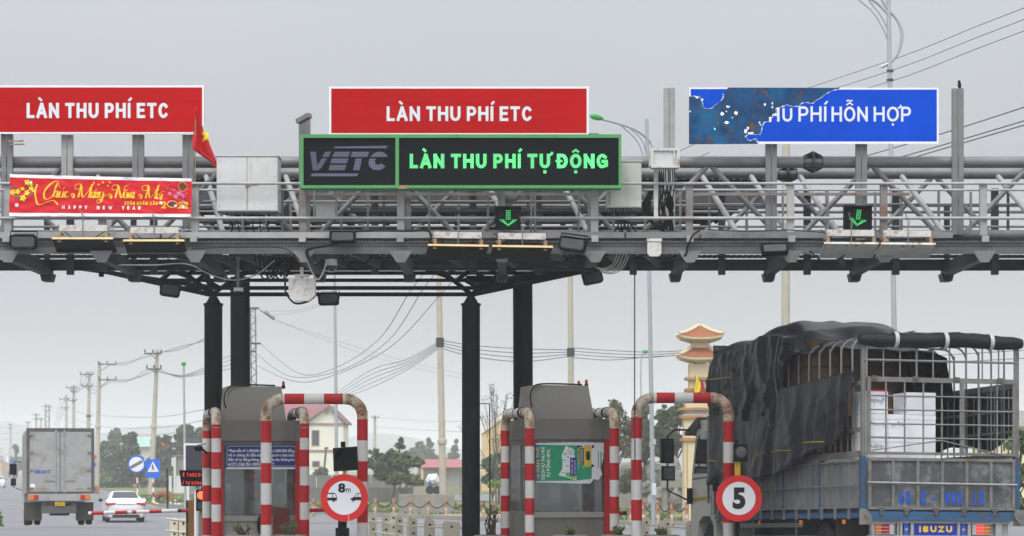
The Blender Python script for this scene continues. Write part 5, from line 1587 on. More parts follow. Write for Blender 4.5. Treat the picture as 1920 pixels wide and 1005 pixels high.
# ================================================================== left lane equipment
bar = thing('boom_barrier', 'red and white boom barrier arm on a brown housing, lowered across the left lane', 'barrier', (XP(366, 46), 46, 0))
MB().bx(XP(353, 46), XP(384, 46), 45.85, 46.2, 0, ZP(938, 46)).build('housing', 'barrier_brown', bar)
MB().bx(XP(351, 46), XP(353.5, 46), 45.83, 46.2, .1, ZP(938, 46)).build('side_plate', 'black_trim', bar)
a_, b_ = P(166, 962.5, 45.75), P(352, 957, 45.75)
mb = MB()
segs = [(0, .03, 1), (.03, .155, 0), (.155, .27, 1), (.27, .395, 0), (.395, .44, 1), (.44, .485, 0), (.485, .615, 1), (.615, .74, 0), (.74, .90, 1), (.90, .94, 2), (.94, 1, 0)]
for f0, f1_, m_ in segs:
    mb.tube(a_.lerp(b_, f0), a_.lerp(b_, f1_), .036, n=10, mi=m_)
mb.build('arm', ['pipe_red', 'pipe_white', 'black_trim'], bar, smooth=40)
bar2 = thing('boom_barrier', 'red barrier arm end poking out right of the right booth', 'barrier', P(1160, 962, 46))
mb = MB().tube(P(1150, 962, 46), P(1168, 962, 46), .04, n=10).tube(P(1168, 962, 46), P(1175, 962, 46), .042, n=10, mi=1)
mb.build('arm', ['pipe_red', 'black_trim'], bar2, smooth=40)
bar3 = thing('boom_barrier', 'red barrier arm showing between the left booth hoop and the 8 m sign', 'barrier', P(590, 957, 46))
MB().tube(P(560, 957, 46), P(618, 956, 46), .04, n=10).build('arm', 'pipe_red', bar3, smooth=40)
ld = thing('led_sign', 'small black sign with two lines of red LED letters beside the left hoop', 'LED sign', (XP(368, 45), 45, 0))
fn = PM(45)
MB().prism(fn, [(340, 911.5), (398, 911.5), (398, 881.5), (336, 881.5)], -.1, 0).build('housing', 'black_housing', ld)
mb = MB()
letters(mb, fn, 'É TARCO-C', 343, 385, 887, 893.5, 1.0, .004, gap=.3)
letters(mb, fn, 'Í TỰ ĐỘNG', 343, 378, 903, 908.5, .9, .004, gap=.3)
mb.build('lettering', 'led_red', ld)
MB().tube((XP(369, 45.1), 45.1, 0), (XP(369, 45.1), 45.1, ZP(911, 45)), .05, n=10).build('post', 'sign_white', ld)
tl = thing('traffic_light', 'black two-lens traffic light showing red beside the left hoop', 'traffic light', (XP(376, 44.8), 44.8, 0))
fn = PM(44.8)
MB().prism(fn, [(367.5, 958), (390, 958), (390, 918), (367.5, 918)], -.14, 0).prism(fn, [(376, 918), (386, 918), (386, 913.5), (376, 913.5)], -.1, -.03).build('housing', 'black_housing', tl)
MB().poly(fn, disc(fn, 377.5, 928.5, 7.8, 24)[::-1], .006).build('red_lens', 'lamp_red', tl)
MB().poly(fn, disc(fn, 378, 948, 7.8, 24)[::-1], .006).build('dark_lens', 'lamp_glass', tl)
MB().tube((XP(380, 44.9), 44.9, 0), (XP(380, 44.9), 44.9, ZP(957, 44.9)), .05, n=8).build('post', 'galvanised', tl)
bb = thing('display_board', 'large blank dark board in a white frame behind the red LED sign', 'board', (XP(372, 55), 55, 0))
fn = PM(55)
MB().prism(fn, [(348.5, 884), (400, 884), (400, 835.5), (348.5, 835.5)], -.05, 0).build('panel', 'panel_slate', bb)
MB().prism(fn, [(344.5, 886), (348, 886), (348, 831), (344.5, 831)], -.06, .01).prism(fn, [(348, 835), (402, 835), (402, 831), (348, 831)], -.06, .01).build('frame', 'sign_white', bb)
MB().bx(XP(350, 55), XP(354, 55), 55.02, 55.1, ground(55), ZP(884, 55)).bx(XP(395, 55), XP(399, 55), 55.02, 55.1, ground(55), ZP(884, 55)).build('post', 'sign_white', bb)
cc = thing('surveillance_camera', 'black surveillance camera pointing left from the striped hoop by the left booth', 'camera', P(375, 842, 40.6))
MB().prism(PM(40.5), [(364, 842), (368, 846), (379, 845), (379, 838), (365, 837.5)], -.12, 0).build('body', 'black_housing', cc)
MB().prism(PM(40.5), [(362, 837), (384, 833), (384, 831), (370, 834)], -.14, .02).build('sun_shield', 'galvanised', cc)
MB().tube(P(379, 842, 40.55), P(388, 850, 40.6), .02, n=6).build('arm', 'black_housing', cc)
bp_ = thing('iron_post', 'thin rusty black post standing in the verge by the grazing cow', 'post', (XP(313, 150), 150, ground(150)))
MB().tube((XP(314.5, 150), 150, ground(150) - .05), (XP(313, 150), 150, ZP(878, 150)), .06, n=8).build('shaft', 'canopy_steel', bp_)

# chains, posts of the plaza edge
wx = [(324, 62, 'left'), (340, 62, 'left')]
wf = [(699, 64.5), (723, 64.2), (737, 66.5), (748.5, 62.5), (769, 65.5), (774.5, 60.5), (805, 63.5), (805, 58.5), (846, 56.5), (1211.5, 61), (1251, 59), (1294.5, 57), (326, 60), (343, 60)]
def white_post(px, Y, label, wd=.2):
    o = thing('fence_post', label, 'post', (XP(px, Y), Y, ground(Y)), 'squat white concrete fence posts')
    X, g = XP(px, Y), ground(Y)
    top = .645
    h_ = wd / 2
    mb = MB()
    pts = [(-h_, 0), (h_, 0), (h_, top - g - .04), (h_ - .03, top - g), (-h_ + .03, top - g), (-h_, top - g - .04)]
    mb.prism(lambda u, v, d=0: V((X + u, Y - d, g + v)), pts, -.16, 0)
    mb.build('body', 'post_white', o)
    mb = MB()
    for zz in (.16, .42):
        mb.tube((X + .01, Y - .002, top - zz * .8 + .03), (X + .01, Y - .012, top - zz * .8 + .03), .022, n=10)
    mb.build('hole', 'black_trim', o)
    return o
labs = ['squat white fence post right behind the right leg of the 8 m frame', 'second squat white fence post right of the 8 m frame', 'squat white fence post half hidden between the second and third front posts', 'third squat white front fence post right of the 8 m frame', 'white fence post tucked behind the gap left of the grey-topped posts', 'squat stained white post, fourth in the front row right of the 8 m frame', 'white fence post peeking out behind the grey-fronted post', 'fence post with a bare grey concrete front, second from the right front column',
        'widest white fence post, nearest to the left of the right front column', 'white fence post right beside the left leg of the second striped frame', 'white fence post below the pagoda tower, middle of the three', 'white fence post next to the truck cab', 'white fence post left of the brown barrier housing', 'white fence post touching the brown barrier housing']
for (px, Y), lab in zip(wf, labs):
    Y = Y * .78
    white_post(px, Y, lab, .32 if px == 846 else .20 if px == 805 and Y < 47 else .155)
def prail(pts, label):
    solo(MB().path([P(a, b, c_ * .78) for a, b, c_ in pts], .018, 6), 'fence_rail', 'post_white', label, 'rail', P(pts[0][0], pts[0][1], pts[0][2] * .78), 'pipe rails of the white fence', 40)
prail([(690, 977, 64.5), (723, 980, 64.2), (748, 983, 62.5), (775, 986, 60.5), (805, 988, 58.5), (870, 991, 56.5)], 'white upper pipe rail joining the front fence posts left of the right column')
prail([(700, 976, 66.6), (770, 979, 65.6), (805, 981, 63.6), (875, 988, 60)], 'white upper pipe rail joining the rear fence posts left of the right column')
prail([(700, 997, 64.5), (748, 1003, 62.5), (775, 1008, 60.5)], 'white lower pipe rail joining the front fence posts by the 8 m frame')
prail([(1155, 977, 62.5), (1211, 983, 61), (1251, 987, 59), (1294, 991, 57), (1330, 994, 56)], 'white pipe rail joining the fence posts in front of the pagoda tower')
prail([(310, 972, 60), (326, 974, 60), (343, 976, 60), (356, 978, 60)], 'white upper pipe rail by the brown barrier housing')
prail([(310, 994, 60), (343, 998, 60), (356, 999, 60)], 'white lower pipe rail by the brown barrier housing')
bo0 = None
bpx = [(588, 127, 935), (620, 127, 935), (652, 127, 935), (703.7, 126, 934), (738.6, 126, 934), (770, 126, 935), (803, 126, 936), (836.7, 124, 936), (873, 122, 937), (906.7, 120, 938), (926.6, 118, 938), (1183, 103, 940), (1207, 102, 940), (1234, 101, 940), (1260, 100, 940), (1288, 99, 941)]
side_txt = ['leftmost, right of the left booth', 'second, behind the lamp post of the 8 m sign', 'third, behind the 8 m sign', 'first right of the 8 m frame', 'second right of the 8 m frame', 'third right of the 8 m frame', 'fourth right of the 8 m frame', 'in front of the tall concrete pole', 'hidden behind the right front column', 'just right of the right front column', 'left of the right booth hoop', 'right of the right booth', 'left of the light pole', 'right of the light pole', 'in front of the boulders', 'below the pagoda tower']
for k, ((px, Y, py), lab) in enumerate(zip(bpx, side_txt)):
    g = ground(Y)
    X, zt_ = XP(px, Y), ZP(py, Y)
    o = thing('chain_bollard', 'rusty white chain bollard, ' + lab, 'bollard', (X, Y, g), 'rusty chain bollards along the verge')
    MB().path([(X, Y, g - .1), (X, Y, zt_ - .03), (X, Y, zt_)], [.085, .08, .05], 12).build('post', 'bollard_rust', o, smooth=40)
    MB().tube((X, Y, zt_ - .09), (X, Y, zt_ - .07), .1, n=12).build('collar', 'bollard_rust', o)
for k, ((a, b), lab) in enumerate(zip(zip(bpx, bpx[1:]), side_txt)):
    if abs(a[0] - b[0]) > 60: continue
    p0, p1 = P(a[0], a[2] + 3.5, a[1]), P(b[0], b[2] + 3.5, b[1])
    pts = [p0.lerp(p1, t / 10) + V((0, 0, -.36 * 4 * (t / 10) * (1 - t / 10))) for t in range(11)]
    solo(MB().path(pts, .03, 5), 'chain', 'black_trim', 'sagging chain right of the bollard ' + lab.replace(',', ''), 'chain', p0, 'chains between the bollards', 40)

# ================================================================== cargo truck on the right
class Frame:
    """a vehicle's own axes: l forward from the tail, w to the right, h up"""
    def __init__(s, o, yaw, pitch=0.0, roll=0.0):
        s.o = V(o)
        s.f = V((-math.sin(yaw), math.cos(yaw), pitch)).normalized()
        s.r = V((math.cos(yaw), math.sin(yaw), roll))
        s.r = (s.r - s.f * s.r.dot(s.f)).normalized()
        s.u = s.r.cross(s.f).normalized()
        s.m = Matrix((s.r, s.f, s.u)).transposed()
    def __call__(s, l, w, h): return s.o + s.f * l + s.r * w + s.u * h
    def box(s, mb, l0, l1, w0, w1, h0, h1, mi=0):
        return mb.box(s((l0 + l1) / 2, (w0 + w1) / 2, (h0 + h1) / 2), (abs(w1 - w0), abs(l1 - l0), abs(h1 - h0)), mi=mi, rot=s.m)
    def rear(s, l=0.0):                                   # drawing board on the tail: u to the right, v down from zero height
        return lambda u, v, d=0.0: s(l - d, u, -v)
    def left(s, w=0.0):
        return lambda u, v, d=0.0: s(u, w - d, -v)
T = Frame((XP(1617, 34.6), 34.6, 0), R(13.5), -.026, -.012)
ct = thing('cargo_truck', 'grey and blue caged cargo truck with black tarpaulin over its load, seen from behind', 'truck', T(0, 1.15, 0))
W_ = 2.44
HB, HS, HT = 1.015, 1.785, 2.94                             # bed, board top, gate top
def tb(name, m_, *boxes, parent=ct, smooth=None):
    mb = MB()
    for b in boxes: T.box(mb, *b)
    return mb.build(name, m_, parent, smooth=smooth)
tb('bed', 'truck_blue', (.03, 6.7, .02, W_ - .02, HB - .10, HB + .02))
tb('rear_beam', 'truck_blue', (-.06, .025, .05, W_ - .05, HB - .14, HB - .005))
tb('chassis', 'black_trim', (.2, 8, .7, .85, .66, .95), (.2, 8, 1.45, 1.6, .66, .95), (.5, 6.5, .86, 1.44, .7, .8))
for w0 in (-.06, W_ - .09):
    mb = MB()
    fr = T.rear(-.07)
    a = w0
    mb.prism(fr, [(a - .02, -HB + .20), (a + .17, -HB + .20), (a + .17, -HB + .08), (a + .08, -HB - .03), (a - .02, -HB - .03)][::-1] if w0 < 1 else [(a - .02, -HB + .08), (a - .02, -HB - .03), (a + .17, -HB - .03), (a + .17, -HB + .20), (a + .07, -HB + .20)], 0, .03)
    mb.tube(fr(a + .075, -HB + .06, .03), fr(a + .075, -HB + .06, .045), .03, n=12)
    mb.build('corner_plate', 'truck_steel', ct)
# corner posts
for w0 in (-.02, W_ - .06):
    tb('corner_post', 'truck_blue', (.0, .08, w0, w0 + .08, HB, HS + .02))
    tb('corner_post', 'truck_steel', (.005, .065, w0 + .01, w0 + .07, HS + .022, 3.50))
# tailgate: six by two pressed panels
tg = tb('tailgate', 'truck_panel', (-.03, -.005, .07, W_ - .08, HB + .02, HS))
mb = MB()
for k in range(7):
    w0 = .07 + (W_ - .15) * k / 6 - (.02 if 0 < k < 6 else 0) - (.045 if k == 6 else 0)
    T.box(mb, -.055, -.031, w0, w0 + .045, HB + .062, HS - .047)
T.box(mb, -.058, -.031, .07, W_ - .08, HS - .045, HS)
T.box(mb, -.058, -.031, .07, W_ - .08, HB + .02, HB + .06)
mb.build('tailgate_frame', 'truck_steel', tg)
mb = MB()
mb.tube(T(-.075, .05, HB + .41), T(-.075, W_ - .06, HB + .395), .014, n=8)
mb.build('lock_bar', 'galvanised_pale', tg)
fr = T.rear(-.032)
mb = MB()
for tx, a, b in (('63', .55, .73), ('C', .88, .98), ('-', 1.05, 1.11), ('092', 1.26, 1.53), ('.13', 1.65, 1.88)):
    mb = letters(MB(), fr, tx, a, b, -(HB + .295), -(HB + .095), .043, .004, gap=.16)
    mb.build('plate_lettering', 'lettering_blue', tg)
mb = MB()
for w0 in (.22, .60, 1.06, 1.50, 1.98):
    T.box(mb, -.085, -.061, w0, w0 + .09, HB + .0, HB + .045)
    T.box(mb, -.08, -.061, w0 + .02, w0 + .07, HB - .06, HB)
mb.build('hinge', 'truck_edge', tg)
# grid gate above the tailgate
gt = MB()
T.box(gt, -.04, .0, .06, W_ - .06, HT - .055, HT + .015)
T.box(gt, -.04, .0, .06, W_ - .06, HS + .045, HS + .085)
for w0 in (.06, W_ - .11):
    T.box(gt, -.04, .0, w0, w0 + .05, HS + .086, HT - .056)
T.box(gt, -.038, -.002, 1.52, 1.57, HS + .086, HT - .056)
gate = gt.build('rear_gate', 'truck_steel', ct)
mb = MB()
for k in range(1, 8):
    w0 = .06 + (W_ - .12) * k / 8
    mb.tube(T(-.02, w0, HS + .08), T(-.02, w0, HT - .05), .013, n=7)
for k in range(1, 5):
    h = HS + .085 + (HT - HS - .14) * k / 5
    mb.tube(T(-.035, .08, h), T(-.035, W_ - .08, h), .012, n=7)
mb.tube(T(-.045, .12, HS + .10), T(-.045, 1.2, HS + .26), .010, n=6).tube(T(-.045, 1.2, HS + .26), T(-.045, 2.2, HS + .05), .010, n=6)
mb.build('gate_bars', 'galvanised', gate)
mb = MB()
for w0 in (.12, .76, 1.40, 2.08):
    T.box(mb, -.062, -.041, w0, w0 + .085, HT - .03, HT + .03)
mb.build('gate_hinge', 'truck_edge', gate)
# open frame above the gate and the hoops
HH = 3.56
hp = MB()
hp.tube(T(0, .02, 3.20), T(0, W_ - .02, 3.20), .017, n=8)
for k in range(10):
    w0 = .06 + (W_ - .12) * k / 9
    hp.tube(T(.0, w0, HT), T(.0, w0, 3.52), .012 if k % 3 else .016, n=7)
hp.build('upper_frame', 'galvanised', ct)
def hoop(l, drop=1.92, c_='galvanised', r=.016):
    pts = [T(l, .02, drop)] + [T(l, .02 + .20 * (1 - math.cos(k * math.pi / 12)), HH - .22 + .22 * math.sin(k * math.pi / 12)) for k in range(7)] + [T(l, W_ * .5, HH + .05)]
    pts += [T(l, W_ - .02 - .20 * (1 - math.cos(k * math.pi / 12)), HH - .22 + .22 * math.sin(k * math.pi / 12)) for k in range(6, -1, -1)] + [T(l, W_ - .02, drop)]
    return MB().path(spline([tuple(p) for p in pts], 3), r, 8).build('roof_hoop', c_, ct, smooth=60)
for l in (.02, .45, .9, 1.35, 1.8, 2.25, 2.7, 3.15, 4.0, 5.0, 6.0):
    hoop(l)
mb = MB()
for w0, h in ((.24, HH), (.8, HH + .05), (1.5, HH + .05), (W_ - .24, HH)):
    mb.tube(T(.0, w0, h + .02), T(6.6, w0, h + .02), .013, n=7)
mb.build('roof_rail', 'galvanised', ct)
# side boards: corrugated panels, posts and blue rail; cage rails above
for side, w0 in (('l', 0.0), ('r', W_)):
    sg = -1 if side == 'l' else 1
    for k, (a, b) in enumerate(((.10, 1.62), (1.70, 3.22), (3.30, 4.82), (4.90, 6.55))):
        mb = MB()
        T.box(mb, a, b, w0 - .012, w0 + .012, HB + .04, HS - .03)
        n_ = 7
        for i in range(n_):
            x = a + .05 + (b - a - .1) * i / (n_ - 1)
            T.box(mb, x - .02, x + .02, w0 + sg * .013, w0 + sg * .035, HB + .075, HS - .065)
        for h in (HB + .04, HS - .06):
            T.box(mb, a, b, w0 + sg * .013, w0 + sg * .042, h, h + .03)
        sp_ = mb.build('side_board', 'side_panel', ct)
        MB().tube(T(a, w0 + sg * .055, HB + .37), T(b, w0 + sg * .055, HB + .37), .012, n=6).build('lock_bar', 'galvanised', sp_)
    for a in (1.66, 3.26, 4.86):
        tb('side_post', 'truck_blue', (a - .035, a + .035, w0 - .03, w0 + .03, HB, HS))
    tb('side_rail', 'truck_blue', (.09, 6.6, w0 + sg * .005, w0 + sg * .05, HB - .10, HB - .03))
    for i in range(12):
        x = .35 + i * .55
        tb('side_hinge', 'truck_steel', (x, x + .09, w0 + sg * .051, w0 + sg * .062, HB - .12, HB + .045))
    mb = MB()
    for h in ((HS + .02, HS + .10), (2.18, 2.22), (2.50, 2.54), (2.84, 2.92)) if side == 'r' else ((HS + .02, HS + .10), (2.16, 2.22), (2.84, 2.90)):
        T.box(mb, .085, 6.6, w0 - .02, w0 + .02, *h)
    mb.build('cage_rail', 'truck_steel', ct)
    mb = MB()
    for i in range(1, 27):
        x = .09 + i * .245
        mb.tube(T(x, w0, HS + .1), T(x, w0, 2.85), .012, n=6)
    mb.build('cage_bars', 'truck_steel', ct)
# right side drape
def sheet(name, m_, fn_, nu, nv, thick, smooth=70, parent=ct):
    mb = MB()
    for j in range(nv + 1):
        for i in range(nu + 1):
            mb.v.append(fn_(i / nu, j / nv))
    for j in range(nv):
        for i in range(nu):
            a = j * (nu + 1) + i
            mb.f.append((a, a + 1, a + nu + 2, a + nu + 1)); mb.m.append(0)
    o = mb.build(name, m_, parent, smooth=smooth)
    md = o.modifiers.new('cloth', 'SOLIDIFY')
    md.thickness = thick
    md.offset = 0
    return o
# front tarpaulin: wraps the tall load over the front two thirds of the bed
def nz(x, y, s_=0): return mnoise.noise(V((x, y, s_)))
def crease(x, y, s_): return (1 - abs(mnoise.noise(V((x, y, s_))))) ** 5
def hump_top(l):                                          # height of the tarpaulin ridge along the bed
    pts = [(1.2, 3.44), (1.8, 3.50), (2.3, 3.66), (2.75, 3.92), (3.4, 4.05), (4.2, 4.09), (4.8, 4.02), (5.2, 3.93), (6.0, 3.95), (6.7, 3.97)]
    if l <= pts[0][0]: return pts[0][1]
    for (a, b), (c_, d_) in zip(pts, pts[1:]):
        if l <= c_: return b + (d_ - b) * (l - a) / (c_ - a)
    return pts[-1][1]
def hem(l):                                               # lower edge of the left drape
    pts = [(2.25, 3.50), (2.7, 3.42), (3.05, 3.15), (3.28, 2.45), (3.42, 2.28), (3.6, 2.36), (4.0, 2.54), (4.5, 2.64), (4.7, 2.50), (5.0, 2.60), (5.6, 2.68), (6.6, 2.70)]
    if l <= pts[0][0]: return pts[0][1]
    for (a, b), (c_, d_) in zip(pts, pts[1:]):
        if l <= c_: return b + (d_ - b) * (l - a) / (c_ - a)
    return pts[-1][1]
def drape(u, v):
    l0 = 1.25 if v < .30 else 1.25 + min(1, (v - .30) / .15) if v < .45 else 2.25
    l = l0 + (6.6 - l0) * u
    top, bot = hump_top(l), hem(l)
    if v < .45:                                           # across the roof from the right side to the left edge
        t = v / .45
        if t < .3:                                        # hanging on the right of the tall pile
            k = t / .3
            w_ = 1.98 - .12 * k + .05 * nz(l * 3, k * 3, 8)
            h = 2.7 + (top - .10 - 2.7) * k
            return T(l + .05 * nz(k * 3, l, 5), w_, h)
        k = (t - .3) / .7
        w_ = 1.86 - 1.82 * k
        h = top - .10 * (2 * k - 1) ** 4 - .12 * max(0, (k - .8) / .2) ** 2 + .05 * nz(l * 1.3, w_ * 2.5, 2) + .012 * crease(l * 1.8 + w_, w_ * 1.6 - l * .4, 17)
        return T(l + .05 * nz(w_, l, 5), w_, h)
    t = (v - .45) / .55
    fold = (.11 * (1 - abs(math.sin(l * 3.4 + 1.6 * nz(l * 1.5, t * 1.5)))) ** 2 + .03 * math.sin(l * 11)) * (.3 + .9 * t) + .08 * nz(l * 2.2 + t * 1.7, t * 2.2, 7)
    out_ = .06 + .07 * math.sin(t * 3.1)
    fold += .045 * crease(l * 2.6 + t * 1.5, t * 3.2 - l * .6, 11) + .02 * crease(l * 7, t * 6, 13)
    return T(l + .18 * t * nz(l * 1.7, t * 2, 3), -out_ - .6 * fold, top - .22 - (top - .22 - bot) * t)
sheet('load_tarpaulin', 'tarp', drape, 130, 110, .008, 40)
# front of the load and flat inner tarpaulin on the left side
def inner(u, v):
    l = .12 + 6.55 * u
    top = 2.98 if l > 2.4 else 2.98 + .03 * (2.4 - l)
    pts = [(0, 2.6), (.2, 2.38), (.32, 2.15), (.55, 2.03), (1.43, 1.94), (2.0, 1.82), (2.64, 1.66), (3.78, 1.58), (5.08, 1.52), (6.7, 1.50)]
    bot = pts[-1][1]
    for (a, b), (c_, d_) in zip(pts, pts[1:]):
        if l <= c_:
            bot = b + (d_ - b) * (l - a) / (c_ - a); break
    sw = 0.05 + .10 * v * (1 - .4 * u) + .035 * math.sin(l * 5 + v * 4 * nz(l, 1)) * v + .03 * nz(l * 3, v * 3, 9)
    if l < 1.6: sw += .05 * v * math.sin(l * 14)
    sw += .02 * crease(l * 1.6 + v * 1.2, v * 2.4 - l * .5, 21) * (.4 + v) + .006 * crease(l * 5, v * 5 + l, 23)
    return T(l, -.035 - sw, top - (top - bot) * v)
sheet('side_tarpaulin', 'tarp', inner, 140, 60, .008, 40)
def front_cover(u, v):
    w_ = -.08 + (W_ + .14) * u
    return T(6.62 + .05 * math.sin(v * 3) + .03 * nz(u * 4, v * 4), w_, 3.9 - 2.5 * v)
def right_sheet(u, v):
    l = .30 + 6.3 * u
    return T(l, W_ + .05 + .03 * nz(l * 2, v * 3, 4), 2.86 - .10 * math.sin(l * 2) * v - (.62 + .12 * nz(l, 3) + .30 * min(1, max(0, (l - .4) / .9))) * v)
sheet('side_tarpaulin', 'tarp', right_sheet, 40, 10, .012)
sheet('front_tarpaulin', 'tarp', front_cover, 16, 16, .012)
mb = MB()                                                 # yellow seam tape and lashing cords on the tarpaulins
def on_inner(l, h, d=.02):
    v = min(1, max(0, (2.98 - h) / 1.45))
    p = inner(min(1, max(0, (l - .12) / 6.55)), v)
    p2 = T(l, 0, h)
    return p2 + T.r * ((p - T.o).dot(T.r) - d)
mb.path([on_inner(x, 2.04 + .01 * x, .03) for x in (1.15, 1.45, 1.8, 2.1)], .009, 4).path([on_inner(x, 1.94 + .01 * x, .03) for x in (2.3, 2.7, 3.1, 3.5)], .009, 4).path([on_inner(x, h, .03) for x, h in ((3.7, 1.97), (4.2, 1.92), (4.22, 1.78))], .009, 4).path([on_inner(x, h, .03) for x, h in ((6.5, 1.92), (6.2, 1.90), (6.2, 1.83))], .009, 4)
def on_drape(l, t):
    p = drape((l - 2.25) / 4.35, .4501 + .5499 * t)
    return p - T.r * .025
mb.path([on_drape(x, .42) for x in (5.4, 5.7, 6.0, 6.3, 6.58)], .009, 4)
mb.build('seam_tape', 'tarp_trim', ct)
MB().path([on_drape(4.9, t) for t in (.0, .1, .2, .3, .4, .5, .6)], .012, 5).build('lashing_cord', 'truck_steel', ct)
MB().path([on_drape(3.3, t) for t in (.0, .2, .4, .6, .8, .96)], .010, 5).build('lashing_cord', 'truck_steel', ct)
for l in (3.05, 3.6, 4.4, 5.5):
    MB().path([on_inner(l + .08 * k, 2.5 - .3 * k, .035) for k in range(5)], .007, 5).build('lashing_cord', 'truck_steel', ct)
# rolled tarpaulin across the tail
pts, rs = [], []
for i in range(33):
    t = i / 32
    k = t * (W_ + .1)
    pts.append(T(-.02 + .02 * nz(t * 6, 1), -.06 + k, 3.50 - .015 * math.sin(t * 8) - .012 * nz(t * 11, 5)))
    rs.append(.112 * (1 + .16 * nz(t * 13, 2)) * (1 - .38 * abs(2 * t - 1) ** 6) * (1 - .12 * math.exp(-((t - .52) / .02) ** 2) - .12 * math.exp(-((t - .215) / .02) ** 2) - .12 * math.exp(-((t - .80) / .02) ** 2)))
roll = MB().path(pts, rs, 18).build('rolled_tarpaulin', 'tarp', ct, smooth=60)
mb = MB()
for t in (.215, .52, .80):
    c_ = T(-.02, -.06 + t * (W_ + .1), 3.50)
    mb.path([c_ + T.r * (-.03 + .06 * (1 if s_ else 0)) * 1.0 for s_ in (0, 1)], .119, 18, caps=False)
mb.build('tape_band', 'tape', roll)
# bumper with lamp clusters and lettering
BM0, BM1 = .565, HB - .14
bm = MB()
T.box(bm, -.02, .05, .13, W_ - .14, BM1 - .035, BM1)
T.box(bm, -.02, .05, .13, W_ - .14, BM0, BM0 + .10)
for w0, w1 in ((.13, .18), (.53, .555), (.57, .61), (.74, .785), (1.465, 1.51), (1.63, 1.68), (2.07, 2.16)):
    T.box(bm, -.018, .048, w0, w1, BM0 + .101, BM1 - .036)
T.box(bm, .055, .07, .13, W_ - .14, BM0, BM1)
bumper = bm.build('bumper', 'truck_alu', ct)
for sg, cols in ((.19, ('lens_orange', 'lens_red', 'lens_clear')), (1.70, ('lens_clear', 'brake_red', 'lens_orange'))):
    wds = (.095, .125, .07) if sg < 1 else (.055, .13, .10)
    mb = MB(); T.box(mb, .01, .05, sg, sg + .30, BM0 + .105, BM1 - .04)
    lm = mb.build('tail_lamp', 'black_housing', bumper)
    x = sg + .005
    for wd, c_ in zip(wds, cols):
        mb = MB(); T.box(mb, -.012, .009, x, x + wd - .003, BM0 + .11, BM1 - .045); mb.build('lens', c_, lm)
        x += wd
    mb = MB()
    for k in range(4):
        mb.tube(T(-.03, sg - .01, BM0 + .115 + k * .05), T(-.03, sg + .31, BM0 + .115 + k * .05), .006, n=6)
    mb.build('lamp_grille', 'galvanised_pale', lm)
mb = MB(); T.box(mb, -.01, .052, .79, 1.46, BM0 + .102, BM1 - .038)
pl = mb.build('name_plate', 'truck_badge', bumper)
mb = MB()
letters(mb, T.rear(-.0105), 'ISUZU', .87, 1.385, -(BM1 - .072), -(BM0 + .145), .026, .002, gap=.2)
mb.build('lettering', 'lettering_yellow', pl)
for a in (.635, 1.53):
    mb = MB(); T.box(mb, -.01, .052, a, a + .075, BM0 + .102, BM1 - .038)
    sp2 = mb.build('side_plate', 'lettering_blue', bumper)
    mb = MB()
    mb.ribbon(T.rear(-.0105), disc(None, a + .0375, -(BM0 + .185), .018, 14), .005, .002, closed=True)
    letters(mb, T.rear(-.0105), 'M', a + .022, a + .053, -(BM0 + .202), -(BM0 + .178), .006, .003)
    mb.build('emblem', 'lettering_yellow', sp2)
# running gear
def wheel(l, w0, r=.42, wd=.22, parent=ct, FR=T, m_rim='truck_steel'):
    a, b = FR(l, w0, r), FR(l, w0 + wd, r)
    ax = (b - a).normalized()
    wh = MB().path([a, a + ax * .03, b - ax * .03, b], [r * .86, r, r, r * .86], 26).build('wheel', 'rubber', parent, smooth=50)
    MB().path([a - ax * .012, a + ax * .02], [r * .52, r * .52], 20).path([b - ax * .02, b + ax * .012], [r * .52, r * .52], 20).build('rim', m_rim, wh, smooth=40)
for l in (1.6, 7.3):
    for w0 in ((.02, .26, W_ - .48, W_ - .24) if l < 3 else (.08, W_ - .3)):
        wheel(l, w0)
tb('mudflap', 'mudflap', (1.08, 1.1, .02, .5, .3, .92))
tb('mudflap', 'mudflap', (1.08, 1.1, W_ - .5, W_ - .02, .3, .92))
tb('side_guard', 'galvanised', (2.6, 5.6, .04, .06, .55, .62), (2.6, 5.6, .04, .06, .78, .85), (2.9, 2.95, .062, .08, .5, 1.0), (4.9, 4.95, .062, .08, .5, 1.0))
mb = MB()
for l in (.6, 2.4, 4.3, 6.2):
    T.box(mb, l, l + .06, -.055, -.02, HB - .19, HB - .125)
mb.build('marker_lamp', 'lens_orange', ct)
# cab, mostly hidden behind the load
fl2 = T.left(0)
prof = [(6.75, -.55), (6.75, -2.55), (6.95, -2.66), (7.6, -2.66), (7.85, -2.5), (8.10, -1.72), (8.16, -1.2), (8.16, -.5), (7.78, -.5), (7.72, -.86), (7.5, -.98), (7.1, -.98), (6.9, -.84), (6.84, -.55)]
cab = MB().prism(lambda u, v, d=0: T(u, d, -v), prof, .02, W_ - .1).build('cab', 'cab_paint', ct)
MB().poly(lambda u, v, d=0: T(u, d, -v), [(7.05, -1.72), (7.05, -2.46), (7.55, -2.46), (7.80, -2.36), (7.98, -1.74)], .016).build('door_window', 'glass_dark', cab)
mb = MB()
for a, b in (((6.98, -1.0), (6.98, -2.55)), ((8.05, -1.72), (7.82, -2.48))):
    mb.ribbon(lambda u, v, d=0: T(u, d, -v), [a, b], .02, .012)
mb.ribbon(lambda u, v, d=0: T(u, d, -v), [(7.0, -1.66), (8.06, -1.64)], .02, .0125)
mb.build('door_seam', 'black_trim', cab)
mb = MB(); T.box(mb, 7.05, 7.2, -.01, .015, 1.55, 1.6); mb.build('door_handle', 'black_trim', cab)
MB().prism(lambda u, v, d=0: T(u, d, -v), [(7.6, -2.54), (8.4, -2.42), (8.45, -2.47), (7.7, -2.72)], -.02, W_ - .04).build('sun_visor', 'black_trim', cab)
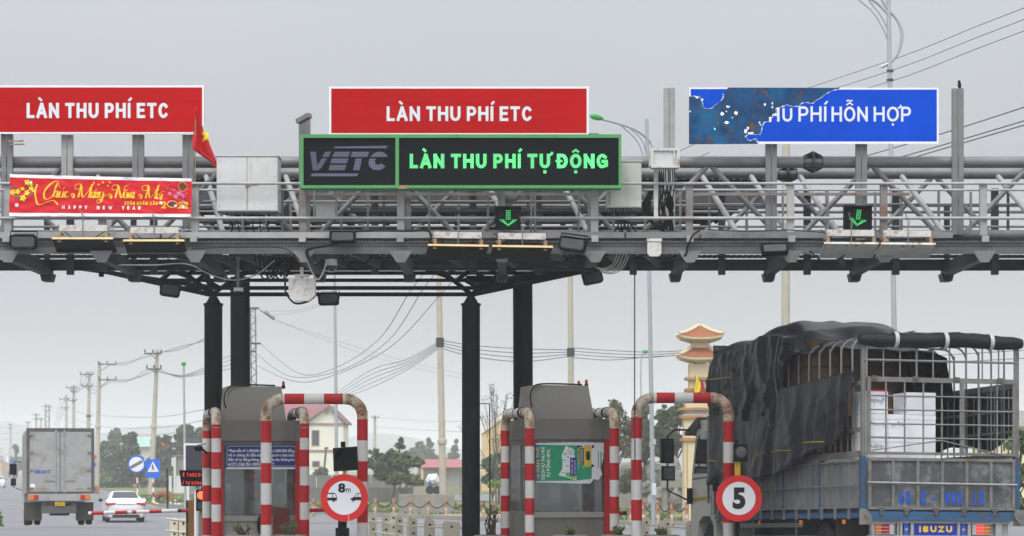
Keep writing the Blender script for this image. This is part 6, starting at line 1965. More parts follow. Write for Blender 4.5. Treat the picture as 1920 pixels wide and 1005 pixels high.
MB().ribbon(lambda u, v, d=0: T(u, d, -v), [(7.0, -1.3), (8.1, -1.28)], .05, .013).build('yellow_stripe', 'tarp_trim', cab)
mb = MB()
mb.path([T(8.0, .02, 2.50), T(8.4, -.20, 2.53), T(8.6, -.28, 2.42), T(8.6, -.28, 1.45), T(8.1, -.02, 1.25)], .018, 7)
mb.build('mirror_arm', 'black_trim', cab)
mb = MB(); T.box(mb, 8.5, 8.60, -.42, -.19, 1.93, 2.37)
mr = mb.build('mirror', 'black_housing', cab)
mb = MB(); T.box(mb, 8.495, 8.499, -.40, -.21, 1.96, 2.34); mb.build('mirror_glass', 'glass_dark', mr)
mb = MB(); T.box(mb, 8.5, 8.60, -.40, -.17, 1.62, 1.88)
mr = mb.build('mirror', 'black_housing', cab)
mb = MB(); T.box(mb, 8.495, 8.499, -.38, -.19, 1.65, 1.85); mb.build('mirror_glass', 'mirror_glass', mr)
mb = MB(); T.box(mb, 8.05, 8.15, -.06, .015, 1.2, 1.48); mb.build('mirror_foot', 'black_housing', cab)
tb('bulkhead_post', 'galvanised', (6.66, 6.70, -.04, -.0, 1.0, 2.9), (6.66, 6.70, -.16, -.12, 1.2, 2.7))

# the load
def cargo(name, m_, cat, group, l, w0, h, sl, sw, sh, label, marks=0, red=False):
    o = thing(name, label, cat, T(l, w0, h), group)
    mb = MB()
    T.box(mb, l, l + sl, w0 + .004, w0 + sw - .004, h + .003, h + sh - .003)
    mb.build('body', m_, o)
    if m_ == 'foam':
        mb = MB(); T.box(mb, l - .006, l + sl + .004, w0 + .001, w0 + sw - .001, h + sh * .78, h + sh - .004); mb.build('lid', m_, o)
    if marks:
        r_ = random.Random(marks)
        mb = MB()
        fr = T.rear(l - .0065)
        x = w0 + sw * .15
        for k in range(7):
            y0 = -(h + sh * .5)
            mb.ribbon(fr, spline([(x, y0), (x + .012, y0 - r_.uniform(.02, .07)), (x + .024, y0 + r_.uniform(-.02, .04))], 3), .006, .001 + .0004 * k, cap=False)
            x += sw * .1
        mb.build('handwriting', 'ink_blue', o)
    if red:
        mb = MB(); T.box(mb, l - .009, l + .1, w0 + .005, w0 + sw - .005, h + sh - .003, h + sh + .02); mb.build('red_tape', 'tape_red', o)
    return o
rowtxt = ['bottom', 'second', 'third', 'top']
coltxt = ['leftmost column', 'middle column', 'right column']
for r_ in range(4):
    for c_ in range(3):
        hgt = .33
        wds = (.36, .32, .46)
        w0 = .08 + sum(wds[:c_])
        if r_ == 3 and c_ == 1: continue
        cargo('foam_box', 'foam', 'foam box', 'white foam boxes in the truck', .12 if c_ < 2 else .2, w0, HB + .42 + r_ * hgt, .5, wds[c_], hgt, 'white foam box in the ' + rowtxt[r_] + ' row of the ' + coltxt[c_] + ' behind the truck gate', marks=(r_ * 3 + c_ + 1) if (r_, c_) in ((3, 0), (2, 1), (1, 0), (2, 0)) else 0, red=(r_ == 3 and c_ == 0))
cargo('foam_box', 'foam', 'foam box', 'white foam boxes in the truck', .1, .08, HB + .03, .52, 1.30, .38, 'wide white foam box at the very bottom behind the grey tailgate')
cargo('foam_box', 'foam', 'foam box', 'white foam boxes in the truck', .7, .06, HB + .03, 1.0, .5, .80, 'long white foam box showing over the left side board near the tail')
cargo('foam_box', 'foam', 'foam box', 'white foam boxes in the truck', 1.8, .06, HB + .03, 1.2, .5, .80, 'long white foam box showing over the left side board under the tarpaulin')
for r_ in range(3):
    for c_ in range(3):
        cargo('carton', 'carton', 'carton', 'brown cartons in the truck', 2.3, .08 + c_ * .47, 2.42 + r_ * .42, .6, .45, .41, 'brown carton, ' + ('lowest', 'middle', 'highest')[r_] + ' row, ' + ('left', 'centre', 'right')[c_] + ' pile, under the dark tarpaulin above the foam boxes')
for c_ in range(2):
    cargo('carton', 'carton', 'carton', 'brown cartons in the truck', 1.32, .10 + c_ * .46, 2.44, .5, .44, .40, ('left', 'right')[c_] + ' brown carton standing right behind the top foam boxes')
pk = thing('cargo_stack', 'dark covered bulk of cargo packed under the tarpaulin at the front of the bed', 'cargo', T(4.5, 1.1, HB))
mb = MB(); T.box(mb, 2.95, 6.5, .06, W_ - .08, HB + .03, 3.5); mb.build('body', 'carton', pk)

# ================================================================== box truck on the left
B = Frame((XP(50.4, 76), 76, ground(76) + .02), R(13.2), -.027, 0)
bt = thing('box_truck', 'small grey aluminium box truck driving away in the left lane', 'truck', B(0, 1.05, 0))
def bb_(name, m_, *boxes, parent=bt):
    mb = MB()
    for b in boxes: B.box(mb, *b)
    return mb.build(name, m_, parent)
WB = 2.10
zB0, zB1 = 1.02, 3.05
bb_('body', 'truck_alu', (.02, 4.4, 0, WB, zB0, zB1))
mb = MB()
for k in range(26):                                       # ribbed side
    x = .1 + k * .165
    B.box(mb, x, x + .05, -.018, -.001, zB0 + .08, zB1 - .08)
mb.build('side_ribs', 'truck_alu', bt)
bb_('door_frame', 'truck_edge', (-.03, .018, -.01, .07, zB0 - .03, zB1 + .02), (-.03, .018, WB - .07, WB + .01, zB0 - .03, zB1 + .02), (-.03, .018, .071, WB - .071, zB1 - .09, zB1 + .02), (-.03, .018, .071, WB - .071, zB0 - .03, zB0 + .03))
for a, b in ((.085, 1.02), (1.06, WB - .085)):
    d_ = bb_('rear_door', 'truck_alu', (-.025, .0, a, b, zB0 + .035, zB1 - .095))
    rodx = b - .11 if a < 1 else a + .11
    mb = MB()
    mb.tube(B(-.045, rodx, zB0 - .02), B(-.045, rodx, zB1 - .02), .016, n=8)
    for h in (zB0 + .02, zB0 + .55, zB0 + 1.25, zB1 - .12):
        B.box(mb, -.06, -.026, rodx - .035, rodx + .035, h, h + .05)
    B.box(mb, -.055, -.026, rodx - .32 if a < 1 else rodx + .02, rodx - .02 if a < 1 else rodx + .32, zB0 + .38, zB0 + .405)
    mb.build('lock_rod', 'galvanised_pale', d_)
    hx = a - .02 if a < 1 else b - .10
    mb = MB()
    for h in (zB0 + .11, zB0 + .68, zB0 + 1.24, zB1 - .24):
        B.box(mb, -.052, -.026, hx - .02, hx + .13, h, h + .06)
    mb.build('hinge', 'truck_steel', d_)
fb_ = B.rear(-.026)
mb = MB(); letters(mb, fb_, '50H-042.97', .245, .73, -(zB0 + .72), -(zB0 + .60), .022, .001, gap=.14); mb.build('number_lettering', 'lettering_blue', bt)
mb = MB(); mb.poly(fb_, [(.10, -(zB0 + .16)), (.25, -(zB0 + .16)), (.25, -(zB0 + .28)), (.10, -(zB0 + .28))], .001); mb.build('sticker', 'sign_white', bt)
mb = MB(); mb.poly(fb_, [(.29, -(zB0 + .14)), (.33, -(zB0 + .09)), (.57, -(zB0 + .09)), (.61, -(zB0 + .14))], .001).poly(fb_, [(1.50, -(zB0 + .09)), (1.75, -(zB0 + .09)), (1.82, -(zB0 + .14)), (1.54, -(zB0 + .14))], .001); mb.build('decal', 'bracket_tan', bt)
bpz = bb_('bumper', 'galvanised_pale', (-.05, .0, .03, WB - .10, .76, zB0 - .04))
for a, cs in ((.07, ('lens_orange', 'lens_red')), (WB - .43, ('lens_red', 'lens_orange'))):
    for k, c_ in enumerate(cs):
        mb = MB(); B.box(mb, -.085, -.051, a + k * .145, a + k * .145 + .14, .80, .945); mb.build('tail_lamp', c_, bpz)
bb_('chassis', 'truck_edge', (.1, 5, .55, .68, .5, .74), (.1, 5, 1.4, 1.53, .5, .74), (.02, .08, .45, 1.55, .36, .60))
fp_ = B.rear(-.0)
mb = MB(); B.box(mb, -.02, .0, .88, 1.18, .60, .74); np_ = mb.build('number_plate', 'plate_yellow', bt)
mb = MB(); letters(mb, B.rear(-.021), '50H', .93, 1.12, -.725, -.68, .010, .001); letters(mb, B.rear(-.021), '042.97', .91, 1.15, -.665, -.615, .010, .001); mb.build('digits', 'black_trim', np_)
for w0 in (-.10, WB - .58):
    bb_('mudflap', 'mudflap', (.32, .34, w0 + .02, w0 + .58, .14, .72))
def wheel2(l, w0): wheel(l, w0, .36, .2, bt, B)
for w0 in (.0, .25, WB - .47, WB - .22): wheel2(.8, w0)
for w0 in (.05, WB - .25): wheel2(4.7, w0)
bb_('spare_carrier', 'black_trim', (.5, 1.4, .75, 1.35, .3, .52))
cb = bb_('cab', 'cab_paint', (4.5, 5.9, .03, WB - .03, .5, 2.45))
bb_('cab_window', 'glass_dark', (4.9, 5.7, .02, .029, 1.6, 2.3), parent=cb)
mb = MB().path([B(5.6, .0, 2.15), B(5.75, -.22, 2.18), B(5.8, -.27, 2.1), B(5.8, -.27, 1.3), B(5.6, .0, 1.2)], .016, 6)
mb.build('mirror_arm', 'black_trim', cb)
bb_('mirror', 'black_housing', (5.76, 5.86, -.40, -.16, 1.72, 2.10), parent=cb)
bb_('mirror', 'black_housing', (5.76, 5.86, -.36, -.18, 1.35, 1.6), parent=cb)

# ================================================================== cars
def sedan(FR, root, lamps=True):
    Wd = 1.84
    secs = [(0.0, .34, .62, .78, .93, .96, .60), (.06, .24, .80, .90, 1.00, 1.02, .66), (.30, .22, .88, .92, 1.03, 1.05, .68), (.62, .2, .9, .92, 1.04, 1.06, .66), (.85, .2, .9, .92, 1.03, 1.16, .62), (1.30, .2, .9, .92, 1.01, 1.38, .56), (1.9, .2, .9, .92, .99, 1.45, .57), (2.6, .2, .9, .92, .97, 1.45, .58), (3.1, .2, .9, .91, .95, 1.30, .60), (3.55, .2, .9, .90, .93, 1.02, .70), (4.3, .22, .88, .86, .84, .88, .72), (4.75, .28, .80, .72, .70, .73, .62)]
    mb = MB()
    N = None
    for (l, zb_, hw, hb, zbelt, zr_, rw) in secs:
        half = [(.0, zb_), (hw * .9, zb_), (hw, zb_ + .1), (hw * 1.02, (zb_ + zbelt) * .52), (hb, zbelt), (hb * .97, zbelt + .015), (rw + (hb - rw) * .35, zbelt + (zr_ - zbelt) * .6), (rw, zr_ - .03), (rw * .8, zr_), (0, zr_ + .01)]
        pts = half + [(-a, b) for a, b in reversed(half[1:-1])]
        N = len(pts)
        mb.v += [FR(l, Wd / 2 + a, b) for a, b in pts]
    for i in range(len(secs) - 1):
        for j in range(N):
            a, b = i * N + j, i * N + (j + 1) % N
            mb.f.append((a, b, b + N, a + N)); mb.m.append(0)
    mb.f += [tuple(reversed(range(N))), tuple((len(secs) - 1) * N + j for j in range(N))]; mb.m += [0, 0]
    body = mb.build('body', 'car_white', root, smooth=45)
    c = Wd / 2
    mb = MB().add([FR(.79, c - .62, 1.15), FR(.79, c + .62, 1.15), FR(1.27, c + .50, 1.425), FR(1.27, c - .50, 1.425)], [(0, 1, 2, 3)])
    mb.build('rear_window', 'car_glass', body)
    mb = MB().add([FR(3.52, c - .64, 1.06), FR(3.52, c + .64, 1.06), FR(3.08, c + .52, 1.335), FR(3.08, c - .52, 1.335)], [(3, 2, 1, 0)])
    mb.build('windscreen', 'car_glass', body)
    for sg in (-1, 1):
        q = lambda l, t: FR(l, c + sg * (.92 - .355 * t), .985 + .42 * t)
        mb = MB().add([q(1.35, .1), q(3.3, .06), q(2.95, .78), q(1.75, .86)], [(0, 1, 2, 3) if sg < 0 else (3, 2, 1, 0)])
        o = mb.build('side_window', 'car_glass', body)
        MB().add([q(2.25, .05) + FR.r * sg * .006, q(2.33, .05) + FR.r * sg * .006, q(2.30, .9) + FR.r * sg * .006, q(2.22, .9) + FR.r * sg * .006], [(0, 1, 2, 3)]).build('door_pillar', 'black_trim', o)
        mb = MB().add([FR(-.012, c + sg * .88, .90), FR(-.012, c + sg * .86, .78), FR(-.02, c + sg * .60, .83), FR(-.02, c + sg * .42, .87), FR(-.012, c + sg * .52, .92)], [(0, 1, 2, 3, 4) if sg > 0 else (4, 3, 2, 1, 0)])
        mb.hexa([FR(-.012, c + sg * .84, .78), FR(-.012, c + sg * .90, .80), FR(.22, c + sg * .94, .84), FR(.22, c + sg * .90, .84), FR(-.012, c + sg * .84, .90), FR(-.012, c + sg * .90, .92), FR(.22, c + sg * .94, .93), FR(.22, c + sg * .90, .93)])
        mb.build('tail_lamp', 'lens_red', body)
        mb = MB().sphere(FR(3.0, c + sg * 1.03, 1.02), .11, (1.0, .6, .75), 10, 6)
        mb.build('mirror', 'black_trim' if sg < 0 else 'car_white', body, smooth=60)
        for l in (.95, 3.75):
            wheel(l, c + sg * .80 - .10, .32, .2, root, FR, 'galvanised_pale')
        MB().add([FR(-.006, c + sg * .62, .46), FR(-.006, c + sg * .82, .48), FR(-.006, c + sg * .82, .51), FR(-.006, c + sg * .62, .50)], [(0, 1, 2, 3)]).build('reflector', 'lens_red', body)
    mb = MB().add([FR(-.012, c - .26, .62), FR(-.012, c + .26, .62), FR(-.012, c + .26, .75), FR(-.012, c - .26, .75)], [(0, 1, 2, 3)])
    mb.build('number_plate', 'sign_white', body)
    mb = MB(); FR.box(mb, -.012, .02, c - .42, c + .42, .835, .855); mb.build('boot_trim', 'black_trim', body)
    mb = MB(); FR.box(mb, -.014, .1, c - .62, c + .62, .25, .37); mb.build('lower_bumper', 'black_trim', body)
    return root
CF = Frame((XP(199, 112), 112, ground(112) - .01), R(12.5), -.004, 0)
sedan(CF, thing('sedan_car', 'white sedan with red tail lamps driving away beyond the boom barrier', 'car', CF(0, .92, 0)))
CF2 = Frame((XP(10, 296), 296, ground(296)), R(192), 0, 0)
sedan(CF2, thing('sedan_car', 'pale oncoming car far down the road at the left edge', 'car', CF2(0, .92, 0)))
# far motorcycle with rider
mY = 560
mo = thing('motorcycle', 'distant motorcycle on the far road left of the box truck', 'motorcycle', (XP(17.5, mY), mY, ground(mY)))
X = XP(17.5, mY); g = ground(mY)
MB().path([(X, mY - .65 + .3 * math.cos(k * .52), g + .3 + .3 * math.sin(k * .52)) for k in range(12)], .06, 6, closed=True).path([(X, mY + .65 + .3 * math.cos(k * .52), g + .3 + .3 * math.sin(k * .52)) for k in range(12)], .06, 6, closed=True).build('wheel', 'rubber', mo)
MB().path([(X, mY - .6, g + .75), (X, mY, g + .7), (X, mY + .5, g + .75)], [.16, .17, .1], 8).path([(X - .35, mY + .5, g + 1.0), (X + .35, mY + .5, g + 1.0)], .03, 6).build('body', 'black_housing', mo)
def skin_body(name, mt, label, cat, verts, edges, radii, origin, parent=None, group=None):
    me = bpy.data.meshes.new(name)
    o_ = V(origin)
    me.from_pydata([tuple(V(v) - o_) for v in verts], edges, [])
    o = bpy.data.objects.new(name, me)
    COL.objects.link(o)
    o.location = o_
    md = o.modifiers.new('skin', 'SKIN')
    for i, r_ in enumerate(radii):
        me.skin_vertices[0].data[i].radius = (r_, r_) if not isinstance(r_, tuple) else r_
    me.skin_vertices[0].data[0].use_root = True
    sb = o.modifiers.new('smooth', 'SUBSURF')
    sb.levels = sb.render_levels = 2
    md.use_smooth_shade = True
    me.materials.append(M[mt])
    if parent is None: tag(o, label, cat, group)
    return o
def V3(*a): return V(a)
b_ = V((X, mY, g))
skin_body('person', 'cloth_dark', 'dark clothed rider on the distant motorcycle', 'person', [b_ + V(p) for p in ((0, -.25, .82), (0, -.2, 1.15), (0, -.15, 1.38), (0, -.13, 1.50), (0, -.1, 1.66), (-.22, -.12, 1.34), (-.34, .1, 1.12), (-.32, .38, 1.02), (.22, -.12, 1.34), (.34, .1, 1.12), (.32, .38, 1.02), (-.14, .1, .78), (-.16, .12, .38), (.14, .1, .78), (.16, .12, .38))],
          [(0, 1), (1, 2), (2, 3), (3, 4), (2, 5), (5, 6), (6, 7), (2, 8), (8, 9), (9, 10), (0, 11), (11, 12), (0, 13), (13, 14)], [.17, .17, .16, .07, .13, .07, .06, .05, .07, .06, .05, .1, .07, .1, .07], b_)
# cows on the verge
def cow(px, Y, face, label, s_=1.0):
    c_ = V((XP(px, Y), Y, ground(Y) - .05))
    a = face
    fx = V((math.cos(a), math.sin(a), 0)); sx = V((-math.sin(a), math.cos(a), 0))
    q = lambda l, w_, h: c_ + (fx * l + sx * w_ + V((0, 0, h))) * s_
    vs = [q(-.62, 0, .98), q(-.3, 0, .92), (q(.15, 0, .90)), q(.55, 0, 1.0), q(.85, 0, .92), q(1.08, 0, .60), q(1.2, 0, .34), q(1.34, 0, .16),
          q(-.58, .2, .62), q(-.66, .2, .32), q(-.60, .2, .04), q(-.58, -.2, .62), q(-.66, -.2, .32), q(-.60, -.2, .04),
          q(.52, .18, .58), q(.52, .18, .30), q(.54, .18, .04), q(.52, -.18, .58), q(.52, -.18, .30), q(.54, -.18, .04), q(-.78, 0, .96), q(-.82, 0, .5), q(1.13, .2, .44), q(1.13, -.2, .44)]
    ed = [(0, 1), (1, 2), (2, 3), (3, 4), (4, 5), (5, 6), (6, 7), (0, 8), (8, 9), (9, 10), (0, 11), (11, 12), (12, 13), (3, 14), (14, 15), (15, 16), (3, 17), (17, 18), (18, 19), (0, 20), (20, 21), (5, 22), (5, 23)]
    rd = [.30, .35, .36, .33, .21, .15, .13, .075, .14, .08, .06, .14, .08, .06, .12, .07, .06, .12, .07, .06, .04, .025, .04, .04]
    skin_body('cow', 'cow_hide', label, 'cow', vs, ed, [r_ * s_ for r_ in rd], c_)
cow(305, 172, R(-35), 'brown cow grazing on the verge by the thin black post, head down to the right', .80)
cow(181, 230, R(-70), 'brown cow half hidden between the box truck and the white sedan', .72)

# ================================================================== roadside signs on the left
rs = thing('road_sign', 'round white road sign with blue rim and grey diagonal bar on a striped post', 'sign', (XP(257, 130), 130, ground(130)))
fn = PM(130)
MB().prism(fn, disc(None, 256, 870.5, 16.6, 32)[::-1], -.05, 0).build('plate', 'sign_blue_bright', rs)
MB().poly(fn, disc(None, 256, 870.5, 13.8, 32)[::-1], .01).build('white_disc', 'sign_white', rs)
mb = MB()
for dx, dy in ((-1.3, -1.9), (-.43, -.63), (.43, .63), (1.3, 1.9)):
    mb.ribbon(fn, [(244.5 + dx, 877 + dy), (267 + dx, 864.5 + dy)], .95, .02 + abs(dx) * .001, cap=False)
mb.build('diagonal_bar', 'galvanised_dark', rs)
def striped_post(o, px0, px1, ya, yb, Y, n_):
    mb = MB()
    for k in range(n_):
        a, b = k / n_, (k + 1) / n_
        mb.tube(P(px0 + (px1 - px0) * a, ya + (yb - ya) * a, Y), P(px0 + (px1 - px0) * b, ya + (yb - ya) * b, Y), .042, n=8, mi=k % 2)
    mb.build('post', ['pipe_red', 'sign_white'], o)
striped_post(rs, 257, 258.5, 886, 965, 130.1, 8)
rs2 = thing('road_sign', 'blue rectangular pedestrian crossing sign with white triangle on a striped post', 'sign', (XP(287, 129), 129, ground(129)))
fn = PM(129)
MB().prism(fn, [(274.5, 896), (300, 896), (299.5, 861), (274, 861)], -.05, 0).build('plate', 'sign_blue_bright', rs2)
MB().poly(fn, [(276.5, 885), (298, 884.5), (286.7, 865)], .01).build('white_triangle', 'sign_white', rs2)
mb = MB()
mb.poly(fn, disc(None, 286.2, 871.6, 1.1, 10)[::-1], .02).ribbon(fn, [(286.3, 873), (286.6, 877.5)], 2.2, .021, cap=False).ribbon(fn, [(286.6, 877), (284.6, 882)], 1.3, .022, cap=False).ribbon(fn, [(286.8, 877), (290, 881.5)], 1.3, .023, cap=False).ribbon(fn, [(286.2, 873.6), (283.6, 876)], .9, .024, cap=False).ribbon(fn, [(286.6, 873.6), (288.5, 876)], .9, .025, cap=False)
mb.build('walking_figure', 'black_trim', rs2)
mb = MB()
for k in range(5):
    a, b = 896 + k * 9, 896 + k * 9 + 9
    mb.tube(P(287 + k * .2, a, 129.1), P(287.2 + k * .2, b, 129.1), .045, n=8, mi=(k + 1) % 2)
mb.build('post', ['pipe_red', 'sign_white'], rs2)
for px, py, w_, h_, Y, m_, lab in ((10.5, 845, 7.5, 9, 420, 'sign_white', 'small white board high on a pole far down the road'), (21.5, 866, 6, 5, 380, 'sign_blue_bright', 'tiny blue road sign far down the road left of the box truck'), (12, 860, 8, 13, 430, 'sign_white', 'narrow pale roadside sign below the small white board'), (178, 857, 6, 7, 260, 'banner_red', 'small red and white roadside sign right behind the box truck'), (178, 871, 6, 6, 258, 'sign_blue_bright', 'small blue roadside sign right behind the box truck')):
    o = thing('roadside_sign', lab, 'sign', (XP(px, Y), Y, ground(Y)))
    fn = PM(Y)
    MB().prism(fn, [(px - w_ / 2, py + h_ / 2), (px + w_ / 2, py + h_ / 2), (px + w_ / 2, py - h_ / 2), (px - w_ / 2, py - h_ / 2)], -.06, 0).build('panel', m_, o)
    MB().tube((XP(px, Y), Y + .12, ground(Y) - .1), (XP(px, Y), Y + .12, ZP(py - h_ / 2, Y)), .08, n=6).build('post', 'street_pole', o)
    if m_ == 'sign_white' and h_ < 10:
        mb = MB(); mb.ribbon(fn, [(px - 1.6, py - 1.5), (px - .3, py + 1.5)], 1, .01).ribbon(fn, [(px + .5, py - 1.5), (px + 1.6, py + 1.5)], 1, .012); mb.build('print', 'sign_red', o)

# ================================================================== poles and wires
def concrete_pole(top, bot, Y, r0, r1, label, arms=(), collars=(), gb=None):
    p1, p0 = P(top[0], top[1], Y), P(bot[0], bot[1], Y)
    g = ground(Y) - .3
    d = p1 - p0
    p0 = p0 + d * ((g - p0.z) / d.z)                       # carried down to the soil
    o = thing('utility_pole', label, 'pole', p0, 'concrete utility poles')
    MB().tube(p0, p1, r0, r1, 14).build('shaft', 'pole_concrete', o, smooth=40)
    s_ = Y / F
    for py, xa, xb in arms:
        t = (py - top[1]) / (bot[1] - top[1])
        px = top[0] + (bot[0] - top[0]) * t
        mb = MB()
        mb.bar(P(xa, py, Y - r0 - .06), P(xb, py, Y - r0 - .06), .12, .14)
        mb.bar(P(xa + (px - xa) * .35, py, Y - r0 - .1), P(px, py + (px - xa) * .45, Y - r0 - .1), .06, .06)
        mb.bar(P(xb - (xb - px) * .35, py, Y - r0 - .1), P(px, py + (xb - px) * .45, Y - r0 - .1), .06, .06)
        am = mb.build('crossarm', 'galvanised_dark', o)
        mb = MB()
        for f_ in (.02, .5, .98):
            c_ = P(xa + (xb - xa) * f_, py, Y - r0 - .06)
            mb.path([c_ + V((0, 0, .06)), c_ + V((0, 0, .2)), c_ + V((0, 0, .3)), c_ + V((0, 0, .42))], [.03, .09, .07, .03], 8)
        mb.build('insulator', 'lamp_glass', am)
    for py in collars:
        t = (py - top[1]) / (bot[1] - top[1])
        c_ = P(top[0] + (bot[0] - top[0]) * t, py, Y)
        rr_ = r1 + (r0 - r1) * t
        MB().path([c_ + V((0, 0, -.16)), c_ + V((0, 0, -.12)), c_ + V((0, 0, .12)), c_ + V((0, 0, .16))], [rr_, rr_ * 1.35, rr_ * 1.35, rr_], 14).build('collar', 'galvanised_dark' if py < 800 else 'pole_concrete', o)
    return o
concrete_pole((295, 656), (284, 905), 230, .30, .17, 'leaning concrete pole with two crossarms above the blue crossing sign', ((663, 271, 303), (692, 275, 302)), (800,))
concrete_pole((186.5, 678), (181.5, 905), 290, .34, .20, 'tall concrete pole with one-sided double crossarms just right of the box truck', ((683, 184, 218), (712, 185, 218)), (800,))
concrete_pole((167.5, 697), (164, 905), 340, .34, .2, 'concrete pole with two crossarms rising behind the box truck, left of the one-sided pole', ((702, 150, 175), (724, 153, 174)), (780,))
concrete_pole((138.5, 722), (137, 900), 430, .38, .24, 'concrete pole with stacked crossarms behind the middle of the box truck', ((727, 124, 145), (735, 133, 144), (751, 128, 144)))
concrete_pole((124.5, 740), (124, 900), 500, .38, .24, 'thin concrete pole with two crossarms left of the stacked crossarm pole', ((748, 111, 131), (765, 115, 129)))
concrete_pole((68, 775), (67, 890), 640, .4, .26, 'faint far pole with a crossarm above the left part of the box truck', ((778, 61, 74), (786, 63, 73)))
concrete_pole((76.5, 783), (76, 890), 680, .4, .26, 'faint far pole between the lattice mast and the leftmost truck pole', ((786, 72, 83),))
concrete_pole((52, 790), (52, 890), 760, .4, .3, 'faint far pole above the left edge of the box truck roof', ((792, 47, 59),))
concrete_pole((20, 795), (20, 886), 700, .34, .24, 'faint far pole with a short crossarm at the left edge, clear of the truck', ((796, 16, 23), (804, 16, 23)))
concrete_pole((821, 440), (831.5, 958), 140, .225, .15, 'tall pale concrete pole with a bundle of wires, left of the right front column', (), (638, 646, 828))
concrete_pole((1069, 470), (1072, 960), 150, .22, .16, 'pale concrete pole rising behind the roof of the right booth', (), (657, 664))
concrete_pole((1474, 262), (1472, 960), 120, .24, .19, 'pale concrete pole half hidden by the torn blue sign, behind the cargo truck')
concrete_pole((703, 779), (702, 905), 420, .34, .22, 'distant pole with one short crossarm right of the 8 m frame', ((783, 697, 710),))
def lattice(top, bot, Y, w_, label, arms=()):
    o = thing('lattice_mast', label, 'mast', P(bot[0], bot[1], Y))
    a, b = P(*bot, Y), P(*top, Y)
    d = b - a
    a = a + d * ((ground(Y) - .2 - a.z) / d.z)
    o.location = a
    mb = MB()
    h_ = w_ / 2
    n_ = int((b - a).length / (w_ * 1.1))
    for sx in (-1, 1):
        for sy in (-1, 1):
            mb.tube(a + V((sx * h_, sy * h_, 0)), b + V((sx * h_ * .8, sy * h_ * .8, 0)), w_ * .07, n=5)
    for k in range(n_):
        p, q_ = a.lerp(b, k / n_), a.lerp(b, (k + 1) / n_)
        for sy in (-1, 1):
            sg = 1 if k % 2 else -1
            mb.tube(p + V((-sg * h_, sy * h_, 0)), q_ + V((sg * h_, sy * h_, 0)), w_ * .045, n=4)
            mb.tube(p + V((sy * h_, -sg * h_, 0)), q_ + V((sy * h_, sg * h_, 0)), w_ * .045, n=4)
    mb.build('mast_frame', 'galvanised', o)
    for py, xa, xb in arms:
        MB().bar(P(xa, py, Y - .3), P(xb, py, Y - .3), .12, .14).build('crossarm', 'galvanised_dark', o)
    return o
lattice((474, 576), (479, 930), 190, .46, 'steel lattice mast behind the left rear column with dangling insulators', ((578, 468, 486), (644, 470, 489), (659, 470, 480)))
lattice((89, 758), (88, 890), 600, 1.1, 'far steel lattice mast above the box truck roof', ((762, 78, 98), (770, 81, 96)))
lattice((866, 880), (867, 935), 200, .35, 'short weathered lattice post beside the right front column')
mb = MB()
for t in range(7):
    c_ = P(497 + t * 2.6, 585 + t * 2.0, 188)
    mb.tube(c_, c_ + V((.04, 0, -.03)), .16, n=8)
mb.tube(P(487, 581, 188), P(516, 600, 188), .04, n=5)
solo(mb, 'insulator_string', 'lamp_glass', 'string of insulator discs on the wire right of the near lattice mast', 'insulator', P(497, 585, 188))
def wire(label, pts, group, r=.022, m_='power_wire'):
    """pts: (px, py, Y) along the span; passes through them with a smooth sag"""
    q = spline([tuple(P(*p)) for p in pts], 8)
    solo(MB().path(q, r, 4), 'power_line', m_, label, 'power line', q[0], group)
for i, (a, b, c_, d_, e) in enumerate(((292, 660, 330, 645, 383), (300, 662, 340, 655, 386), (303, 664, 345, 668, 388))):
    wire('thin overhead wire from the top crossarm of the leaning pole to the left columns', [(a, 661, 228), (340, 655 - 3 * i, 215), (400, 625 - 4 * i + 10 * i, 200)], 'upper wires at the left columns', .02)
for i in range(4):
    wire('overhead wire sagging from the lower crossarm of the leaning pole past the left columns', [(278 + i * 8, 692, 228), (318 + i * 3, 701 + i * 1.5, 215), (360, 699 + i * 2, 205), (470, 648 + i * 12, 190)], 'lower wires at the left columns', .022)
for i in range(3):
    wire('overhead wire sagging between the leaning pole and the one-sided pole', [(192 + 12 * i, 712, 290), (235 + 8 * i, 716 - i * 3, 265), (276 + i * 12, 692, 229)], 'lower wires left of the leaning pole', .026)
    wire('thin overhead wire between the tops of the leaning pole and the one-sided pole', [(192 + 12 * i, 683, 290), (235 + 6 * i, 684 - i * 4, 265), (274 + i * 13, 663, 229)], 'upper wires left of the leaning pole', .02)
    wire('overhead wire between the one-sided pole and the pole behind it', [(190 + 13 * i, 712, 290), (178 + 5 * i, 738 - i * 6, 315), (155 + i * 9, 724, 340)], 'wires behind the one-sided pole', .03)
    wire('steep overhead wire between the poles above the box truck', [(153 + 10 * i, 703, 340), (146 + 5 * i, 735 - i * 4, 385), (126 + i * 8, 728, 430)], 'wires above the truck roof', .03)
    wire('faint far overhead wire dropping behind the truck roof', [(114 + 7 * i, 748, 500), (105 + 5 * i, 790 - 4 * i, 560), (100 + 4 * i, 812, 640)], 'faint wires by the far mast', .035)
for i, y in enumerate((800, 812, 823, 840)):
    wire('faint level wire across the hills at the left edge', [(-20, y + 4, 690), (20, y, 700), (60, y - 3 + i, 720)], 'faint wires at the left edge', .035)
for i, y in enumerate((770, 790, 803)):
    wire('long faint wire crossing above the trees behind the white sedan', [(95, 764 + 6 * i, 600), (180, y + 8, 450), (290, y + 12, 330), (392, y - 4, 230)], 'faint long wires above the sedan', .03)
